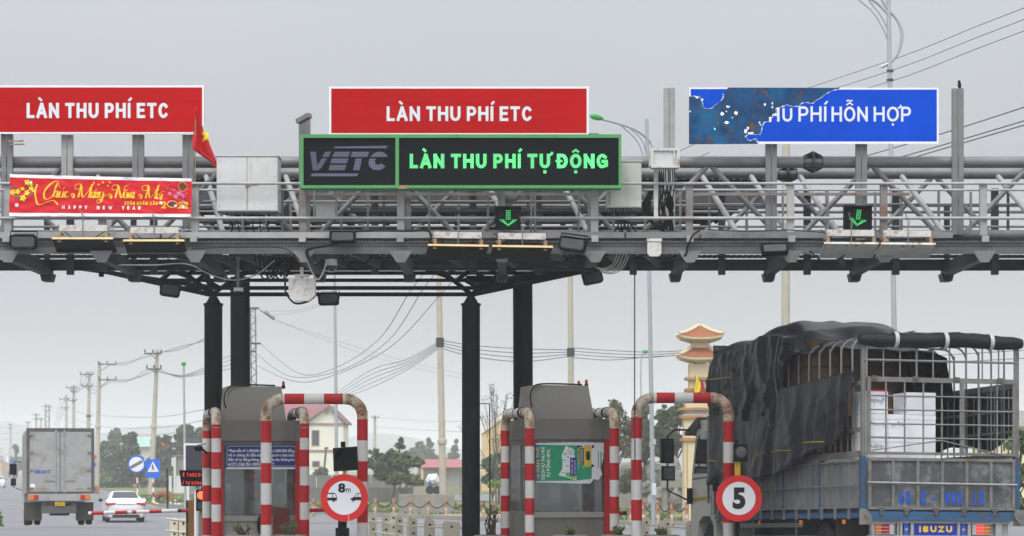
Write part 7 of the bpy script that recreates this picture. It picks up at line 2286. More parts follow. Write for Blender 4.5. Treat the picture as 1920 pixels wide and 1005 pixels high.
for i, (a, b, c_, d_) in enumerate((((488, 644), (560, 700), (628, 690), (770, 545)), ((482, 664), (545, 706), (640, 694), (795, 540)), ((480, 684), (540, 712), (600, 712), (823, 556)))):
    wire('dark wire swooping from the near lattice mast up behind the gantry', [(a[0], a[1], 188), (b[0], b[1], 170), (c_[0], c_[1], 155), ((c_[0] + d_[0]) / 2 + 10, (c_[1] + d_[1]) / 2 + (20, 22, 24)[i], 130), (d_[0], d_[1], 110), (d_[0] + 60, d_[1] - 75, 95)], 'dark wires swooping from the mast', .020)
for i in range(2):
    wire('faint wire descending from the insulator string to the right', [(516, 600, 188), (650, 645 + i * 8, 200), (780, 682 + i * 8, 215), (880, 704 + i * 8, 230)], 'faint wires from the insulator string', .018, 'grey_cable')
    wire('faint wire rising from the insulator string behind the hanging floodlight', [(505, 592 - i * 8, 188), (560, 585 - i * 4, 180), (610, 570 - 6 * i, 170)], 'faint wires above the insulator string', .018, 'grey_cable')
for i in range(5):
    wire('overhead wire running up to the wire bundle on the tall pale pole from the left', [(600 + i * 9, 760 - i * 3, 230), (690, 722 + i * 3 - (5 - i) * 5, 190), (760, 690 + i * 2 - (5 - i) * 3, 165), (824, 640 + i * 3, 140.2)], 'wires left of the tall pale pole', .022)
for i in range(4):
    wire('level wire from the tall pale pole to the pole behind the right booth', [(827, 638 + i * 5, 140.2), (890, 648 + i * 7, 145), (980, 654 + i * 8, 148), (1069, 656 + i * 4, 150.2)], 'wires right of the tall pale pole', .022)
for i in range(4):
    wire('level wire from the pole behind the right booth toward the pagoda tower', [(1070, 652 + i * 6, 150.2), (1140, 657 + i * 6, 145), (1220, 660 + i * 5 - (6 if i > 2 else 0), 138), (1300, 656 + i * 3, 130), (1360, 648 + i * 4, 125)], 'wires before the pagoda tower', .020)
for i in range(2):
    wire('faint wire from the distant pole to the right front column', [(703, 783 + i * 18, 420), (790, 789 + i * 17, 300), (880, 790 + i * 20, 240)], 'faint wires from the distant pole', .03, 'grey_cable')
for i in range(3):
    wire('thin wire slanting across the sky above the torn blue sign', [(1470 + 40 * i, 180 + 3 * i, 105), (1690, 106 + i * 20, 90), (1830, 50 + 21 * i, 80), (2000, -16 + 22 * i, 72)], 'thin wires above the blue sign', .013)
for i, dy in enumerate((0, 25, 33)):
    wire('dark wire slanting behind the tall bare post at the right', [(1500 + 40 * i, 328 + dy * .2, 110), (1660 + 10 * i, 282 + dy * .7, 98), (1800, 240 + dy * .9, 88), (1990, 178 + dy * 1.1, 78)], 'dark wires right of the blue sign', .022)
for i in range(2):
    wire('thin wire crossing left of the torn blue sign', [(1150, 345 + i * 26, 110), (1260, 290 + i * 28, 104), (1330, 258 + i * 28, 100)], 'thin wires left of the blue sign', .014)
for i in range(2):
    wire('thin level wire behind the open cage of the cargo truck', [(1700, 668 + i * 15, 120), (1800, 664 + i * 14, 120), (1990, 652 + i * 16, 120)], 'wires behind the truck cage', .016)

# street lamps
def lamp_pole(top, bot, Y, r0, r1, label):
    p1, p0 = P(*top, Y), P(*bot, Y)
    d = p1 - p0
    p0 = p0 + d * ((ground(Y) - .1 - p0.z) / d.z)
    o = thing('street_lamp', label, 'street lamp', p0, 'grey street lamps')
    MB().tube(p0, p1, r0, r1, 12).build('pole', 'street_pole', o, smooth=40)
    return o
def head(o, c_, d, Ln=.62):
    d = V(d).normalized()
    MB().path([c_ - d * Ln * .1, c_, c_ + d * Ln * .35, c_ + d * Ln * .8, c_ + d * Ln], [.03, .055, .08, .07, .03], 10).build('lamp_head', 'lamp_green', o, smooth=60)
sl1 = lamp_pole((1212.5, 223), (1225.5, 1000), 62, .062, .045, 'grey street lamp whose green head shows right of the centre red sign')
MB().path(spline([tuple(P(1226, 280, 62)), tuple(P(1216, 262, 62)), tuple(P(1190, 243, 61.8)), tuple(P(1160, 232, 61.6)), tuple(P(1130, 224, 61.4))], 6), .030, 8).build('arm', 'street_pole', sl1)
MB().path(spline([tuple(P(1208, 300, 62)), tuple(P(1195, 265, 61.9)), tuple(P(1165, 236, 61.7))], 6), .016, 6).build('brace', 'street_pole', sl1)
MB().path(spline([tuple(P(1212, 290, 62)), tuple(P(1203, 262, 61.9)), tuple(P(1180, 240, 61.7))], 6), .016, 6).build('brace', 'street_pole', sl1)
head(sl1, P(1128, 222, 61.4), P(1107, 217, 61.2) - P(1128, 222, 61.4), .36)
MB().poly(PM(61.9), [(1222, 928), (1230, 928), (1230, 906), (1222, 906)], .06).build('paper_notice', 'paper_note', sl1)
sl2 = lamp_pole((1665, -40), (1677, 640), 70, .085, .062, 'tall grey street lamp with curved ornamental arms above the torn blue sign')
MB().path(spline([tuple(P(1640, -30, 70)), tuple(P(1661, 12, 70)), tuple(P(1681, 35, 70)), tuple(P(1691, 62, 70)), tuple(P(1686, 92, 70)), tuple(P(1672, 114, 70)), tuple(P(1652, 126, 70))], 7), .048, 8).build('arm', 'street_pole', sl2)
MB().path(spline([tuple(P(1590, -20, 70)), tuple(P(1612, 1, 70)), tuple(P(1636, 22, 70)), tuple(P(1655, 52, 70)), tuple(P(1666, 80, 70))], 7), .026, 6).build('brace', 'street_pole', sl2)
MB().path(spline([tuple(P(1600, -40, 70)), tuple(P(1632, 4, 70)), tuple(P(1652, 30, 70)), tuple(P(1666, 58, 70))], 7), .026, 6).build('brace', 'street_pole', sl2)
MB().path(spline([tuple(P(1665, 26, 70)), tuple(P(1640, 2, 70)), tuple(P(1608, -10, 70)), tuple(P(1560, -22, 69.5))], 7), .046, 8).build('arm', 'street_pole', sl2)
for py in (133, 150):
    c_ = P(1669, py, 70)
    MB().tube(c_ + V((0, 0, -.03)), c_ + V((0, 0, .03)), .10, n=12).build('band', 'galvanised_dark', sl2)
sl3 = lamp_pole((626.5, 430), (632, 940), 112, .085, .06, 'plain grey street lamp pole rising between the hanging floodlight and the 8 m frame')
sl4 = lamp_pole((344.5, 684), (347.5, 945), 125, .075, .05, 'grey street lamp with a round green head seen end-on, left of the left columns')
MB().sphere(P(344.3, 682, 124.6), .135, (1, 1.6, .9), 14, 10).build('lamp_head', 'lamp_green', sl4, smooth=60)
sl5 = lamp_pole((1201.5, 700), (1203, 960), 190, .075, .06, 'small far street lamp with a green head left of the pagoda tower')
MB().path(spline([tuple(P(1201.5, 705, 190)), tuple(P(1202, 680, 190)), tuple(P(1204, 668, 190)), tuple(P(1208, 661, 190))], 6), .05, 8).build('arm', 'street_pole', sl5)
MB().sphere(P(1210, 659, 190), .19, (1.3, 1, .9), 12, 8).build('lamp_head', 'lamp_green', sl5, smooth=60)

# ================================================================== trees and bushes
def crown_mesh(blobs, leaf, n, seed, gap=.0, sx=1.0):
    """leaf sprays spread through a set of (centre, radius) clumps"""
    r_ = random.Random(seed)
    mb = MB()
    vol = [r__[1] ** 1.7 for r__ in blobs]
    leaf *= .72
    n = int(n * 1.7)
    tot = sum(vol)
    for (c_, rad), v_ in zip(blobs, vol):
        k = int(n * v_ / tot)
        for _ in range(k):
            while True:
                p = V((r_.uniform(-1, 1), r_.uniform(-1, 1), r_.uniform(-1, 1)))
                if .2 < p.length < 1: break
            p = p.normalized() * (p.length ** .5) * r_.choice((1, 1, 1, 1.18))
            q = c_ + V((p.x * rad * sx, p.y * rad, p.z * rad * .85))
            if mnoise.noise(q * (1.3 / rad)) < gap - .22: continue
            nr = (p.normalized() * .7 + V((r_.gauss(0, .5), r_.gauss(0, .5), r_.gauss(.3, .5)))).normalized()
            a = nr.orthogonal().normalized()
            b = nr.cross(a)
            th = r_.uniform(0, 6.28)
            a, b = a * math.cos(th) + b * math.sin(th), b * math.cos(th) - a * math.sin(th)
            s_ = leaf * r_.uniform(.55, 1.35)
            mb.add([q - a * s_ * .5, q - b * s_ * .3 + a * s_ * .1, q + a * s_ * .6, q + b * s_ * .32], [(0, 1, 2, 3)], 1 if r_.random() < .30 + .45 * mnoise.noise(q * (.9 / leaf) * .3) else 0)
    return mb
def tree(name, label, cat, Y, base_px, top, blobs_px, leaf, n, m_leaf, seed, group=None, trunk=.12, gap=0.0, bare=0):
    """blobs_px: (px, py, radius px) clumps of the crown at distance Y"""
    g = ground(Y) - .05
    X = XP(base_px, Y)
    o = thing(name, label, cat, (X, Y, g), group)
    s_ = Y / F
    r_ = random.Random(seed)
    blobs = []
    for px, py, rr_ in blobs_px:
        c_ = P(px, py, Y + r_.uniform(-.5, .5) * rr_ * s_)
        blobs.append((c_, rr_ * s_ * .68))
        for _ in range(9):                                 # ragged outline
            th, ph = r_.uniform(0, 6.28), r_.uniform(-.6, 1.4)
            blobs.append((c_ + V((math.cos(th) * math.cos(ph), math.sin(th) * math.cos(ph), math.sin(ph))) * rr_ * s_ * r_.uniform(.6, 1.0), rr_ * s_ * r_.uniform(.16, .42)))
    mb = MB()
    topc = max(blobs, key=lambda q: q[0].z)[0]
    base = V((X, Y, g))
    mid = base.lerp(topc, .45) + V((r_.uniform(-.1, .1), 0, 0))
    mb.path([base, base.lerp(mid, .5), mid, mid.lerp(topc, .6)], [trunk * 1.2, trunk, trunk * .75, trunk * .3], 8)
    for c_, rad in blobs[::2 if not bare else 3]:
        st_ = base.lerp(mid, r_.uniform(.55, 1))
        mb.path([st_, st_.lerp(c_, .5) + V((0, 0, -.05 * rad)), c_], [trunk * .42, trunk * .28, trunk * .08], 5)
        if bare:
            for _ in range(bare):
                e = c_ + V((r_.gauss(0, .6), r_.gauss(0, .5), r_.gauss(.25, .55))) * rad * 2
                m2 = c_.lerp(e, .5) + V((r_.gauss(0, .15), 0, r_.gauss(0, .15))) * rad
                mb.path([st_.lerp(c_, .6), m2, e], [trunk * .2, trunk * .12, trunk * .04], 4)
    mb.build('trunk', 'bark', o, smooth=60)
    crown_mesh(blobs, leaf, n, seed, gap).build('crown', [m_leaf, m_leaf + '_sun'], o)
    return o
grp = 'trees behind the white sedan'
tree('broadleaf_tree', 'dark broad tree right of the one-sided concrete pole, leftmost of the tree belt', 'tree', 330, 205, 0, [(205, 850, 24), (198, 876, 22), (220, 868, 22), (192, 842, 14), (212, 888, 20), (190, 892, 18), (228, 890, 16)], .75, 3200, 'leaf_mid', 1, grp, .3)
tree('broadleaf_tree', 'tall airy tree behind the round road sign, rising before the green roof', 'tree', 300, 245, 0, [(243, 832, 15), (240, 850, 18), (250, 870, 22), (246, 818, 9), (254, 845, 12)], .6, 3000, 'leaf_dark', 2, grp, .26, .12)
tree('broadleaf_tree', 'small pointed tree top showing over the green roof, behind the tree belt', 'tree', 420, 222, 0, [(217, 815, 11), (224, 824, 10), (212, 826, 10)], .8, 1400, 'leaf_mid', 3, grp, .3)
tree('broadleaf_tree', 'dense dark tree between the blue crossing sign and the street lamp, beside the leaning pole', 'tree', 320, 300, 0, [(302, 845, 22), (292, 868, 22), (318, 862, 24), (310, 828, 12), (288, 885, 16), (325, 885, 20), (305, 890, 18)], .7, 4200, 'leaf_dark', 4, grp, .3)
tree('broadleaf_tree', 'dense dark tree behind the street lamp and the blank dark board', 'tree', 310, 345, 0, [(340, 822, 20), (352, 812, 14), (365, 828, 20), (380, 818, 16), (340, 850, 22), (372, 850, 24), (400, 830, 20), (335, 878, 22), (360, 880, 22)], .7, 5200, 'leaf_dark', 5, grp, .3)
tree('broadleaf_tree', 'low bushy tree behind the white sedan roof', 'tree', 300, 268, 0, [(262, 880, 20), (275, 892, 18), (240, 892, 18), (222, 897, 15)], .6, 2600, 'leaf_dark', 6, grp, .25)
r_ = random.Random(77)
_b = []
for _ in range(70):
    Y = r_.uniform(296, 318)
    px = r_.uniform(188, 408)
    _b.append((P(px, r_.uniform(889, 905), Y), r_.uniform(.5, 1.3)))
tag(crown_mesh(_b, .6, 7000, 78, 0).build('undergrowth', ['leaf_dark', 'leaf_mid_sun']), 'dark scrub massed along the foot of the tree belt', None, kind='stuff')
grp2 = 'far trees left of the box truck'
tree('broadleaf_tree', 'hazy far tree at the left edge beyond the pale oncoming car', 'tree', 600, 30, 0, [(30, 868, 12), (22, 875, 10), (40, 872, 12)], 1.4, 1200, 'leaf_mid', 7, grp2, .4)
tree('broadleaf_tree', 'hazy small far tree by the tiny blue road sign', 'tree', 520, 29, 0, [(29, 838, 4.5), (31, 846, 4)], .9, 500, 'leaf_mid', 8, grp2, .3)
tree('broadleaf_tree', 'hazy far trees bunch just left of the truck body', 'tree', 640, 44, 0, [(50, 866, 12), (58, 858, 10), (8, 872, 8)], 1.5, 1000, 'leaf_mid', 9, grp2, .4)
tree('bush', 'dark green bush with upright shoots just right of the 8 m frame', 'bush', 175, 735, 0, [(712, 868, 20), (740, 858, 22), (765, 866, 20), (728, 880, 20), (757, 888, 16), (702, 850, 10), (748, 836, 9), (752, 826, 5), (784, 868, 12), (714, 892, 15), (736, 898, 15), (692, 870, 12)], .34, 6000, 'leaf_mid', 10, 'bushes behind the chain bollards', .1)
tree('bush', 'low olive bush against the concrete barriers right of the dark bush', 'bush', 170, 760, 0, [(745, 898, 16), (768, 900, 16), (784, 903, 12)], .28, 2400, 'leaf_olive', 11, 'bushes behind the chain bollards', .06)
tree('broadleaf_tree', 'hazy round tree far behind the red roof, left of the tall pale pole', 'tree', 480, 785, 0, [(785, 850, 16), (772, 858, 13), (800, 855, 13), (790, 838, 9)], 1.0, 1800, 'leaf_mid', 12, 'hazy trees by the tall pale pole', .3)
tree('conifer', 'hazy slim pointed tree right beside the tall pale pole', 'tree', 480, 806, 0, [(804, 826, 4), (806, 836, 7), (806, 850, 10), (808, 862, 12)], .9, 1100, 'leaf_mid', 13, 'hazy trees by the tall pale pole', .25)
tree('conifer', 'hazy slim pointed tree between the tall pale pole and the right front column', 'tree', 480, 855, 0, [(856, 828, 4), (854, 840, 7), (852, 854, 11), (846, 866, 11)], .9, 1200, 'leaf_mid', 14, 'hazy trees by the tall pale pole', .25)
tree('broadleaf_tree', 'half bare tree with thin twigs behind the ladder frame, left of the right booth', 'tree', 150, 930, 0, [(918, 745, 16), (940, 770, 18), (906, 790, 14), (936, 830, 18), (870, 800, 10), (955, 745, 10), (925, 725, 8)], .15, 260, 'leaf_olive', 15, None, .04, .0, 3)
tree('bush', 'green bush low behind the ladder frame', 'bush', 165, 935, 0, [(920, 875, 18), (938, 890, 18), (912, 900, 14), (945, 860, 16)], .3, 3000, 'leaf_mid', 16, 'bushes left of the right booth', .08)
tree('bush', 'bright yellow-green shrub low beside the right booth hoop', 'bush', 150, 922, 0, [(920, 909, 8), (932, 906, 7)], .2, 900, 'leaf_bright', 17, 'bushes left of the right booth', .05)
grp3 = 'trees right of the right booth'
tree('broadleaf_tree', 'scraggly olive tree with bare branches right behind the right booth roof', 'tree', 150, 1150, 0, [(1160, 778, 22), (1140, 800, 22), (1178, 800, 24), (1150, 760, 12), (1120, 790, 14), (1165, 830, 26), (1135, 835, 22)], .24, 3600, 'leaf_olive', 18, grp3, .16, .1, 4)
tree('broadleaf_tree', 'bushy dark green tree between the light pole and the pagoda tower', 'tree', 160, 1258, 0, [(1262, 790, 22), (1240, 778, 18), (1258, 825, 22), (1240, 810, 20), (1275, 768, 16), (1276, 830, 16), (1232, 845, 18), (1272, 756, 8)], .30, 5200, 'leaf_mid', 19, grp3, .18)
tree('broadleaf_tree', 'olive tree seen through the second striped frame left of the light pole', 'tree', 156, 1208, 0, [(1208, 795, 22), (1200, 825, 24), (1218, 845, 22), (1190, 850, 20), (1212, 770, 12)], .26, 4200, 'leaf_olive', 20, grp3, .16, .08, 3)
tree('bush', 'dry undergrowth at the foot of the boulders right of the right booth', 'bush', 145, 1180, 0, [(1175, 900, 18), (1200, 895, 16), (1165, 915, 14), (1192, 920, 12)], .24, 2400, 'leaf_olive', 21, grp3, .06, .05, 2)
tree('bush', 'green tree glimpsed through the cage at the right end of the cargo truck', 'bush', 80, 1905, 0, [(1895, 835, 14), (1915, 826, 18), (1930, 840, 20), (1918, 950, 22), (1935, 985, 24), (1925, 900, 24)], .18, 3400, 'leaf_mid', 22, None, .08)
tree('bush', 'small clipped bright green bush at the left edge beside the box truck lane', 'bush', 74, -3, 0, [(-2, 975, 9), (-5, 962, 7), (0, 988, 7)], .09, 1800, 'leaf_bright', 23, None, .03)
def potted(px, py, Y, w_, h_, label, seed, pot=True):
    o = thing('potted_plant', label, 'plant', (XP(px, Y), Y, 0), 'young potted plants by the booths')
    r_ = random.Random(seed)
    s_ = Y / F
    zb_ = ZP(1003, Y)
    c_ = V((XP(px, Y), Y, 0))
    MB().path([c_, c_ + V((0, 0, zb_ - .25)), c_ + V((0, 0, zb_ - .02)), c_ + V((0, 0, zb_))], [.22, .26, .30, .28], 16).build('pot', 'concrete', o, smooth=40)
    st_ = MB(); lv = MB()
    for k in range(16):
        e = V((XP(px + r_.uniform(-1, 1) * w_, Y), Y + r_.uniform(-.12, .12), ZP(py + r_.uniform(0, .7) * h_, Y)))
        b_ = c_ + V((r_.uniform(-.08, .08), r_.uniform(-.06, .06), zb_ - .03))
        m_ = b_.lerp(e, .5) + V((r_.uniform(-.06, .06), 0, .03))
        st_.path([b_, m_, e], [.014, .010, .005], 5)
        for _ in range(5):
            q = m_.lerp(e, r_.uniform(.2, 1.05))
            a = V((r_.gauss(0, 1), r_.gauss(0, 1), r_.gauss(.4, .8))).normalized()
            b2 = a.orthogonal().normalized()
            L_ = r_.uniform(.03, .06)
            lv.add([q, q + a * L_ * .5 + b2 * L_ * .28, q + a * L_, q + a * L_ * .5 - b2 * L_ * .28], [(0, 1, 2, 3)])
    st_.build('stem', 'bark', o); lv.build('foliage', 'leaf_bright' if seed != 3 else 'leaf_dark', o)
potted(457, 978, 38.6, 20, 22, 'leafy twiggy plant in front of the left booth, left of the striped pipe', 1)
potted(541, 978, 38.6, 17, 22, 'leafy twiggy plant in front of the dark red panel of the left booth', 2)
potted(921, 948, 40.8, 14, 40, 'gnarled potted plant at the foot of the ladder frame', 3)
potted(1160, 985, 38.6, 12, 14, 'small plant between the right booth hoop and the second striped frame', 4)
potted(1240, 990, 39.5, 10, 10, 'low sprig right of the second striped frame left leg', 5)
potted(1069, 990, 38.9, 6, 10, 'tiny sprig at the foot of the right booth front', 6)

# ================================================================== buildings, barriers, boulders
YH = 300
ho_ = thing('house', 'cream two-storey house with dusky red roof and front gable behind the 8 m frame', 'house', P(600, 914, YH))
x0, x1 = XP(577, YH), XP(644, YH)
def PB(px, py, Y=YH): return P(px, py, Y)
zE, zP_, g = ZP(792, YH), ZP(758, YH), ground(YH) - .2
xm = XP(616, YH)
mb = MB()
mb.add([(x0, YH, g), (x1, YH, g), (x1, YH, zE), (xm, YH, zP_ - .35), (x0, YH, zE), (x0, YH + 9, g), (x1, YH + 9, g), (x1, YH + 9, zE), (xm, YH + 9, zP_ - .35), (x0, YH + 9, zE)], [(0, 1, 2, 3, 4), (9, 8, 7, 6, 5), (1, 6, 7, 2), (0, 4, 9, 5)])
mb.bx(XP(392, YH), x0 - .01, YH + 1.5, YH + 8, g, zE)
mb.build('wall', 'house_wall', ho_)
mb = MB()
for sg, xe in ((-1, XP(570, YH)), (1, XP(650, YH))):
    mb.hexa([(xm, YH - .5, zP_ - .30), (xe, YH - .5, zE - .25), (xe, YH + 9.3, zE - .25), (xm, YH + 9.3, zP_ - .30), (xm, YH - .5, zP_ - .02), (xe, YH - .5, zE + .02), (xe, YH + 9.3, zE + .02), (xm, YH + 9.3, zP_ - .02)])
xa = XP(388, YH)
zr_ = zP_ - .1
mb.hexa([(xa, YH + 1.0, zE - .1), (x0, YH + 1.0, zE - .1), (x0 + 2.3, YH + 5, zr_), (xa, YH + 5, zr_), (xa, YH + 1.0, zE + .15), (x0, YH + 1.0, zE + .15), (x0 + 2.3, YH + 5, zr_ + .2), (xa, YH + 5, zr_ + .2)])
mb.hexa([(xa, YH + 5, zr_), (x0 + 2.3, YH + 5, zr_), (x0, YH + 9, zE), (xa, YH + 9, zE), (xa, YH + 5, zr_ + .2), (x0 + 2.3, YH + 5, zr_ + .2), (x0, YH + 9, zE + .2), (xa, YH + 9, zE + .2)])
mb.build('roof', 'roof_red', ho_)
mb = MB()
for py in (795, 845):
    mb.bx(x0 - .1, x1 + .1, YH - .15, YH - .01, ZP(py + 1.6, YH), ZP(py - 1.6, YH))
mb.bar((x0 - .6, YH - .56, zE - .15), (xm, YH - .56, zP_ - .18), .1, .25).bar((xm, YH - .56, zP_ - .18), (x1 + .6, YH - .56, zE - .15), .1, .25)
mb.build('trim', 'house_trim', ho_)
for a, b, c_, d_ in ((586, 597, 808, 834), (587, 598, 866, 874)):
    mb = MB(); mb.bx(XP(a, YH) - .12, XP(b, YH) + .12, YH - .08, YH - .005, ZP(d_, YH) - .12, ZP(c_, YH) + .12)
    w_ = mb.build('window', 'house_trim', ho_)
    mb = MB(); mb.bx(XP(a, YH), XP(b, YH), YH - .12, YH - .081, ZP(d_, YH), ZP(c_, YH)); mb.build('pane', 'window_dark', w_)
mb = MB()
fn = PM(YH)
mb.ribbon(fn, disc(None, 612, 773.5, 3.6, 16), .8, .02, closed=True).ribbon(fn, [(607, 773.5), (617, 773.5)], .9, .03).ribbon(fn, [(612, 768.5), (612, 778.5)], .9, .035)
mb.build('gable_ornament', 'house_trim', ho_)
tree('bush', 'green bush in front of the cream house beside the lane lamp', 'bush', 240, 602, 0, [(600, 884, 9), (609, 888, 8), (594, 890, 7)], .35, 1200, 'leaf_mid', 31, None, .06)
o = thing('leaning_post', 'short dark post leaning in front of the cream house', 'post', P(608, 900, 240))
MB().tube(P(605, 905, 240), P(612, 838, 240), .10, n=8).bar(P(608, 841, 240), P(616, 840, 240), .15, .15).build('shaft', 'bark', o)
# shed with red roof
Y = 330
o = thing('house', 'low building with a faded red roof left of the tall pale pole', 'house', P(830, 905, Y))
MB().bx(XP(792, Y), XP(868, Y), Y, Y + 8, ground(Y) - .2, ZP(877, Y)).build('wall', 'concrete', o)
MB().hexa([(XP(790, Y), Y - 1, ZP(877, Y)), (XP(870, Y), Y - 1, ZP(877, Y)), (XP(868, Y), Y + 5, ZP(862, Y)), (XP(793, Y), Y + 5, ZP(862, Y)), (XP(790, Y), Y - 1, ZP(876, Y)), (XP(870, Y), Y - 1, ZP(876, Y)), (XP(868, Y), Y + 5, ZP(861, Y)), (XP(793, Y), Y + 5, ZP(861, Y))]).build('roof', 'roof_red_bright', o)
MB().bx(XP(790, Y), XP(794, Y), Y - .8, Y - .5, ground(Y), ZP(877, Y)).build('porch_post', 'house_ochre', o)
o = thing('house', 'ochre gabled house with red roof half hidden by the half bare tree', 'house', P(930, 920, 260))
Y = 260
MB().add([(XP(903, Y), Y, ground(Y) - .2), (XP(985, Y), Y, ground(Y) - .2), (XP(985, Y), Y, ZP(795, Y)), (XP(950, Y), Y, ZP(772, Y)), (XP(903, Y), Y, ZP(805, Y)), (XP(903, Y), Y + 8, ground(Y) - .2), (XP(985, Y), Y + 8, ground(Y) - .2), (XP(985, Y), Y + 8, ZP(795, Y)), (XP(950, Y), Y + 8, ZP(772, Y)), (XP(903, Y), Y + 8, ZP(805, Y))], [(0, 1, 2, 3, 4), (9, 8, 7, 6, 5), (0, 4, 9, 5), (1, 6, 7, 2)]).build('wall', 'house_ochre', o)
MB().hexa([(XP(895, Y), Y + .5, ZP(812, Y)), (XP(951, Y), Y + .5, ZP(772, Y)), (XP(951, Y), Y + 9, ZP(772, Y)), (XP(895, Y), Y + 9, ZP(812, Y)), (XP(895, Y), Y + .5, ZP(808, Y)), (XP(951, Y), Y + .5, ZP(766, Y)), (XP(951, Y), Y + 9, ZP(766, Y)), (XP(895, Y), Y + 9, ZP(808, Y))]).hexa([(XP(951, Y) + .02, Y + .5, ZP(772, Y)), (XP(990, Y), Y + .5, ZP(800, Y)), (XP(990, Y), Y + 9, ZP(800, Y)), (XP(951, Y) + .02, Y + 9, ZP(772, Y)), (XP(951, Y) + .02, Y + .5, ZP(766, Y)), (XP(990, Y), Y + .5, ZP(796, Y)), (XP(990, Y), Y + 9, ZP(796, Y)), (XP(951, Y) + .02, Y + 9, ZP(766, Y))]).build('roof', 'roof_red_bright', o)
mb = MB(); mb.bar((XP(897, Y), Y - .1, ZP(812, Y)), (XP(950, Y), Y - .1, ZP(774, Y)), .2, .5); mb.build('gable_trim', 'house_wall', o)
Y = 430
o = thing('warehouse', 'warehouse with a pale green roof behind the tree belt', 'building', P(245, 890, Y))
MB().bx(XP(205, Y), XP(285, Y), Y, Y + 20, ground(Y) - .3, ZP(838, Y)).build('wall', 'wall_white', o)
MB().hexa([(XP(203, Y), Y - 1, ZP(840, Y)), (XP(287, Y), Y - 1, ZP(838, Y)), (XP(286, Y), Y + 10, ZP(819, Y)), (XP(206, Y), Y + 10, ZP(821, Y)), (XP(203, Y), Y - 1, ZP(839, Y)), (XP(287, Y), Y - 1, ZP(837, Y)), (XP(286, Y), Y + 10, ZP(818, Y)), (XP(206, Y), Y + 10, ZP(820, Y))]).build('roof', 'roof_green', o)
Y = 240
o = thing('gate_house', 'small white and grey roadside building left of the red LED sign', 'building', P(335, 905, Y))
MB().bx(XP(326, Y), XP(382, Y), Y + .3, Y + 5, ground(Y) - .2, ZP(856, Y)).build('wall', 'concrete', o)
MB().bx(XP(324, Y), XP(384, Y), Y, Y + 5.2, ZP(856, Y), ZP(853, Y)).build('roof', 'house_trim', o)
mb = MB()
mb.bx(XP(326, Y), XP(330, Y), Y - .2, Y + .29, ground(Y) - .2, ZP(857, Y)).bx(XP(322, Y), XP(325.5, Y), Y - .2, Y + .2, ZP(874, Y), ZP(858, Y)).bx(XP(330.2, Y), XP(350, Y), Y - .1, Y + .28, ground(Y) - .2, ZP(892, Y)).bx(XP(317, Y), XP(322, Y), Y - .1, Y + .2, ground(Y) - .2, ZP(892, Y))
mb.build('pillar', 'wall_white', o)
o = thing('pennant', 'small red and yellow pennant flying before the dark trees left of the street lamp', 'flag', P(305, 835, 250))
MB().poly(PM(250), [(301, 828), (308, 833), (314, 842), (309, 840), (304, 835)][::-1], .02).build('cloth', 'flag_red', o)
MB().poly(PM(250), [(303, 830), (307, 833), (307, 835), (304, 833)][::-1], .05).build('stripe', 'flag_yellow', o)
MB().tube(P(301, 826, 250), P(300, 905, 250), .04, n=5).build('flagpole', 'bark', o)
for px, py, w_, h_, Y, m_, lab in ((5, 868, 14, 22, 640, 'wall_white', 'hazy pale building at the far left edge'), (-4, 872, 12, 16, 560, 'house_ochre', 'hazy ochre building cut off by the left edge')):
    o = thing('building', lab, 'building', P(px, 880, Y))
    MB().bx(XP(px - w_ / 2, Y), XP(px + w_ / 2, Y), Y, Y + 10, ground(Y) - .3, ZP(py - h_ / 2, Y)).build('wall', m_, o)
    MB().bx(XP(px - w_ / 2 - 1, Y), XP(px + w_ / 2 + 1, Y), Y - .4, Y + 10.4, ZP(py - h_ / 2, Y), ZP(py - h_ / 2 - 1.2, Y)).build('roof', 'concrete', o)
# concrete pieces along the side road
def jersey(px0, px1, pyt, Y, label):
    o = thing('jersey_barrier', label, 'barrier', P((px0 + px1) / 2, 915, Y), 'grey concrete road barriers')
    x0, x1, zt_ = XP(px0, Y), XP(px1, Y), ZP(pyt, Y)
    g = ground(Y) - .1
    prof = [(-.55, g), (.55, g), (.5, g + .35), (.22, zt_ - .5), (.15, zt_), (-.15, zt_), (-.22, zt_ - .5), (-.5, g + .35)]
    k = len(prof)
    MB().add([(x0, Y + a, b) for a, b in prof] + [(x1, Y + a, b) for a, b in prof], [tuple(reversed(range(k))), tuple(range(k, 2 * k))] + [(i, (i + 1) % k, k + (i + 1) % k, k + i) for i in range(k)]).build('body', 'concrete_dark', o)
for i, (a, b) in enumerate(((560, 592), (594, 622), (624, 646), (650, 672), (674, 694), (696, 716), (717.5, 736))):
    jersey(a, b, 890 + (i % 2), 185, ('leftmost grey concrete barrier under the cream house', 'second grey concrete barrier under the cream house', 'grey concrete barrier hidden behind the lane lamp', 'grey concrete barrier behind the 8 m sign', 'grey concrete barrier at the right leg of the 8 m frame', 'grey concrete barrier left of the dark green bush', 'rightmost grey concrete barrier, below the dark green bush')[i])
for a, b, t, Y, lab, rz in ((560, 775, 914, 178, 'long low concrete wall below the row of concrete barriers', 0), (752, 853, 926, 139, 'broad concrete block around the foot of the tall pale pole', 0), (1160, 1215, 912, 150, 'low pale concrete wall behind the second striped frame', 0)):
    mb = MB().bx(XP(a, Y), XP(b, Y), Y - .3, Y + .4, ground(Y) - .2, ZP(t, Y))
    if Y == 139: mb = MB().bx(XP(a, Y), XP(b, Y), Y - 2.6, Y - 1.2, ground(Y) - .2, ZP(t, Y))
    solo(mb, 'concrete_wall', 'concrete_dark' if Y == 178 else 'concrete', lab, 'wall', P((a + b) / 2, 940, Y))
o = thing('covered_cart', 'small cart under a blue and white sheet left of the tall pale pole', 'cart', P(812, 920, 190))
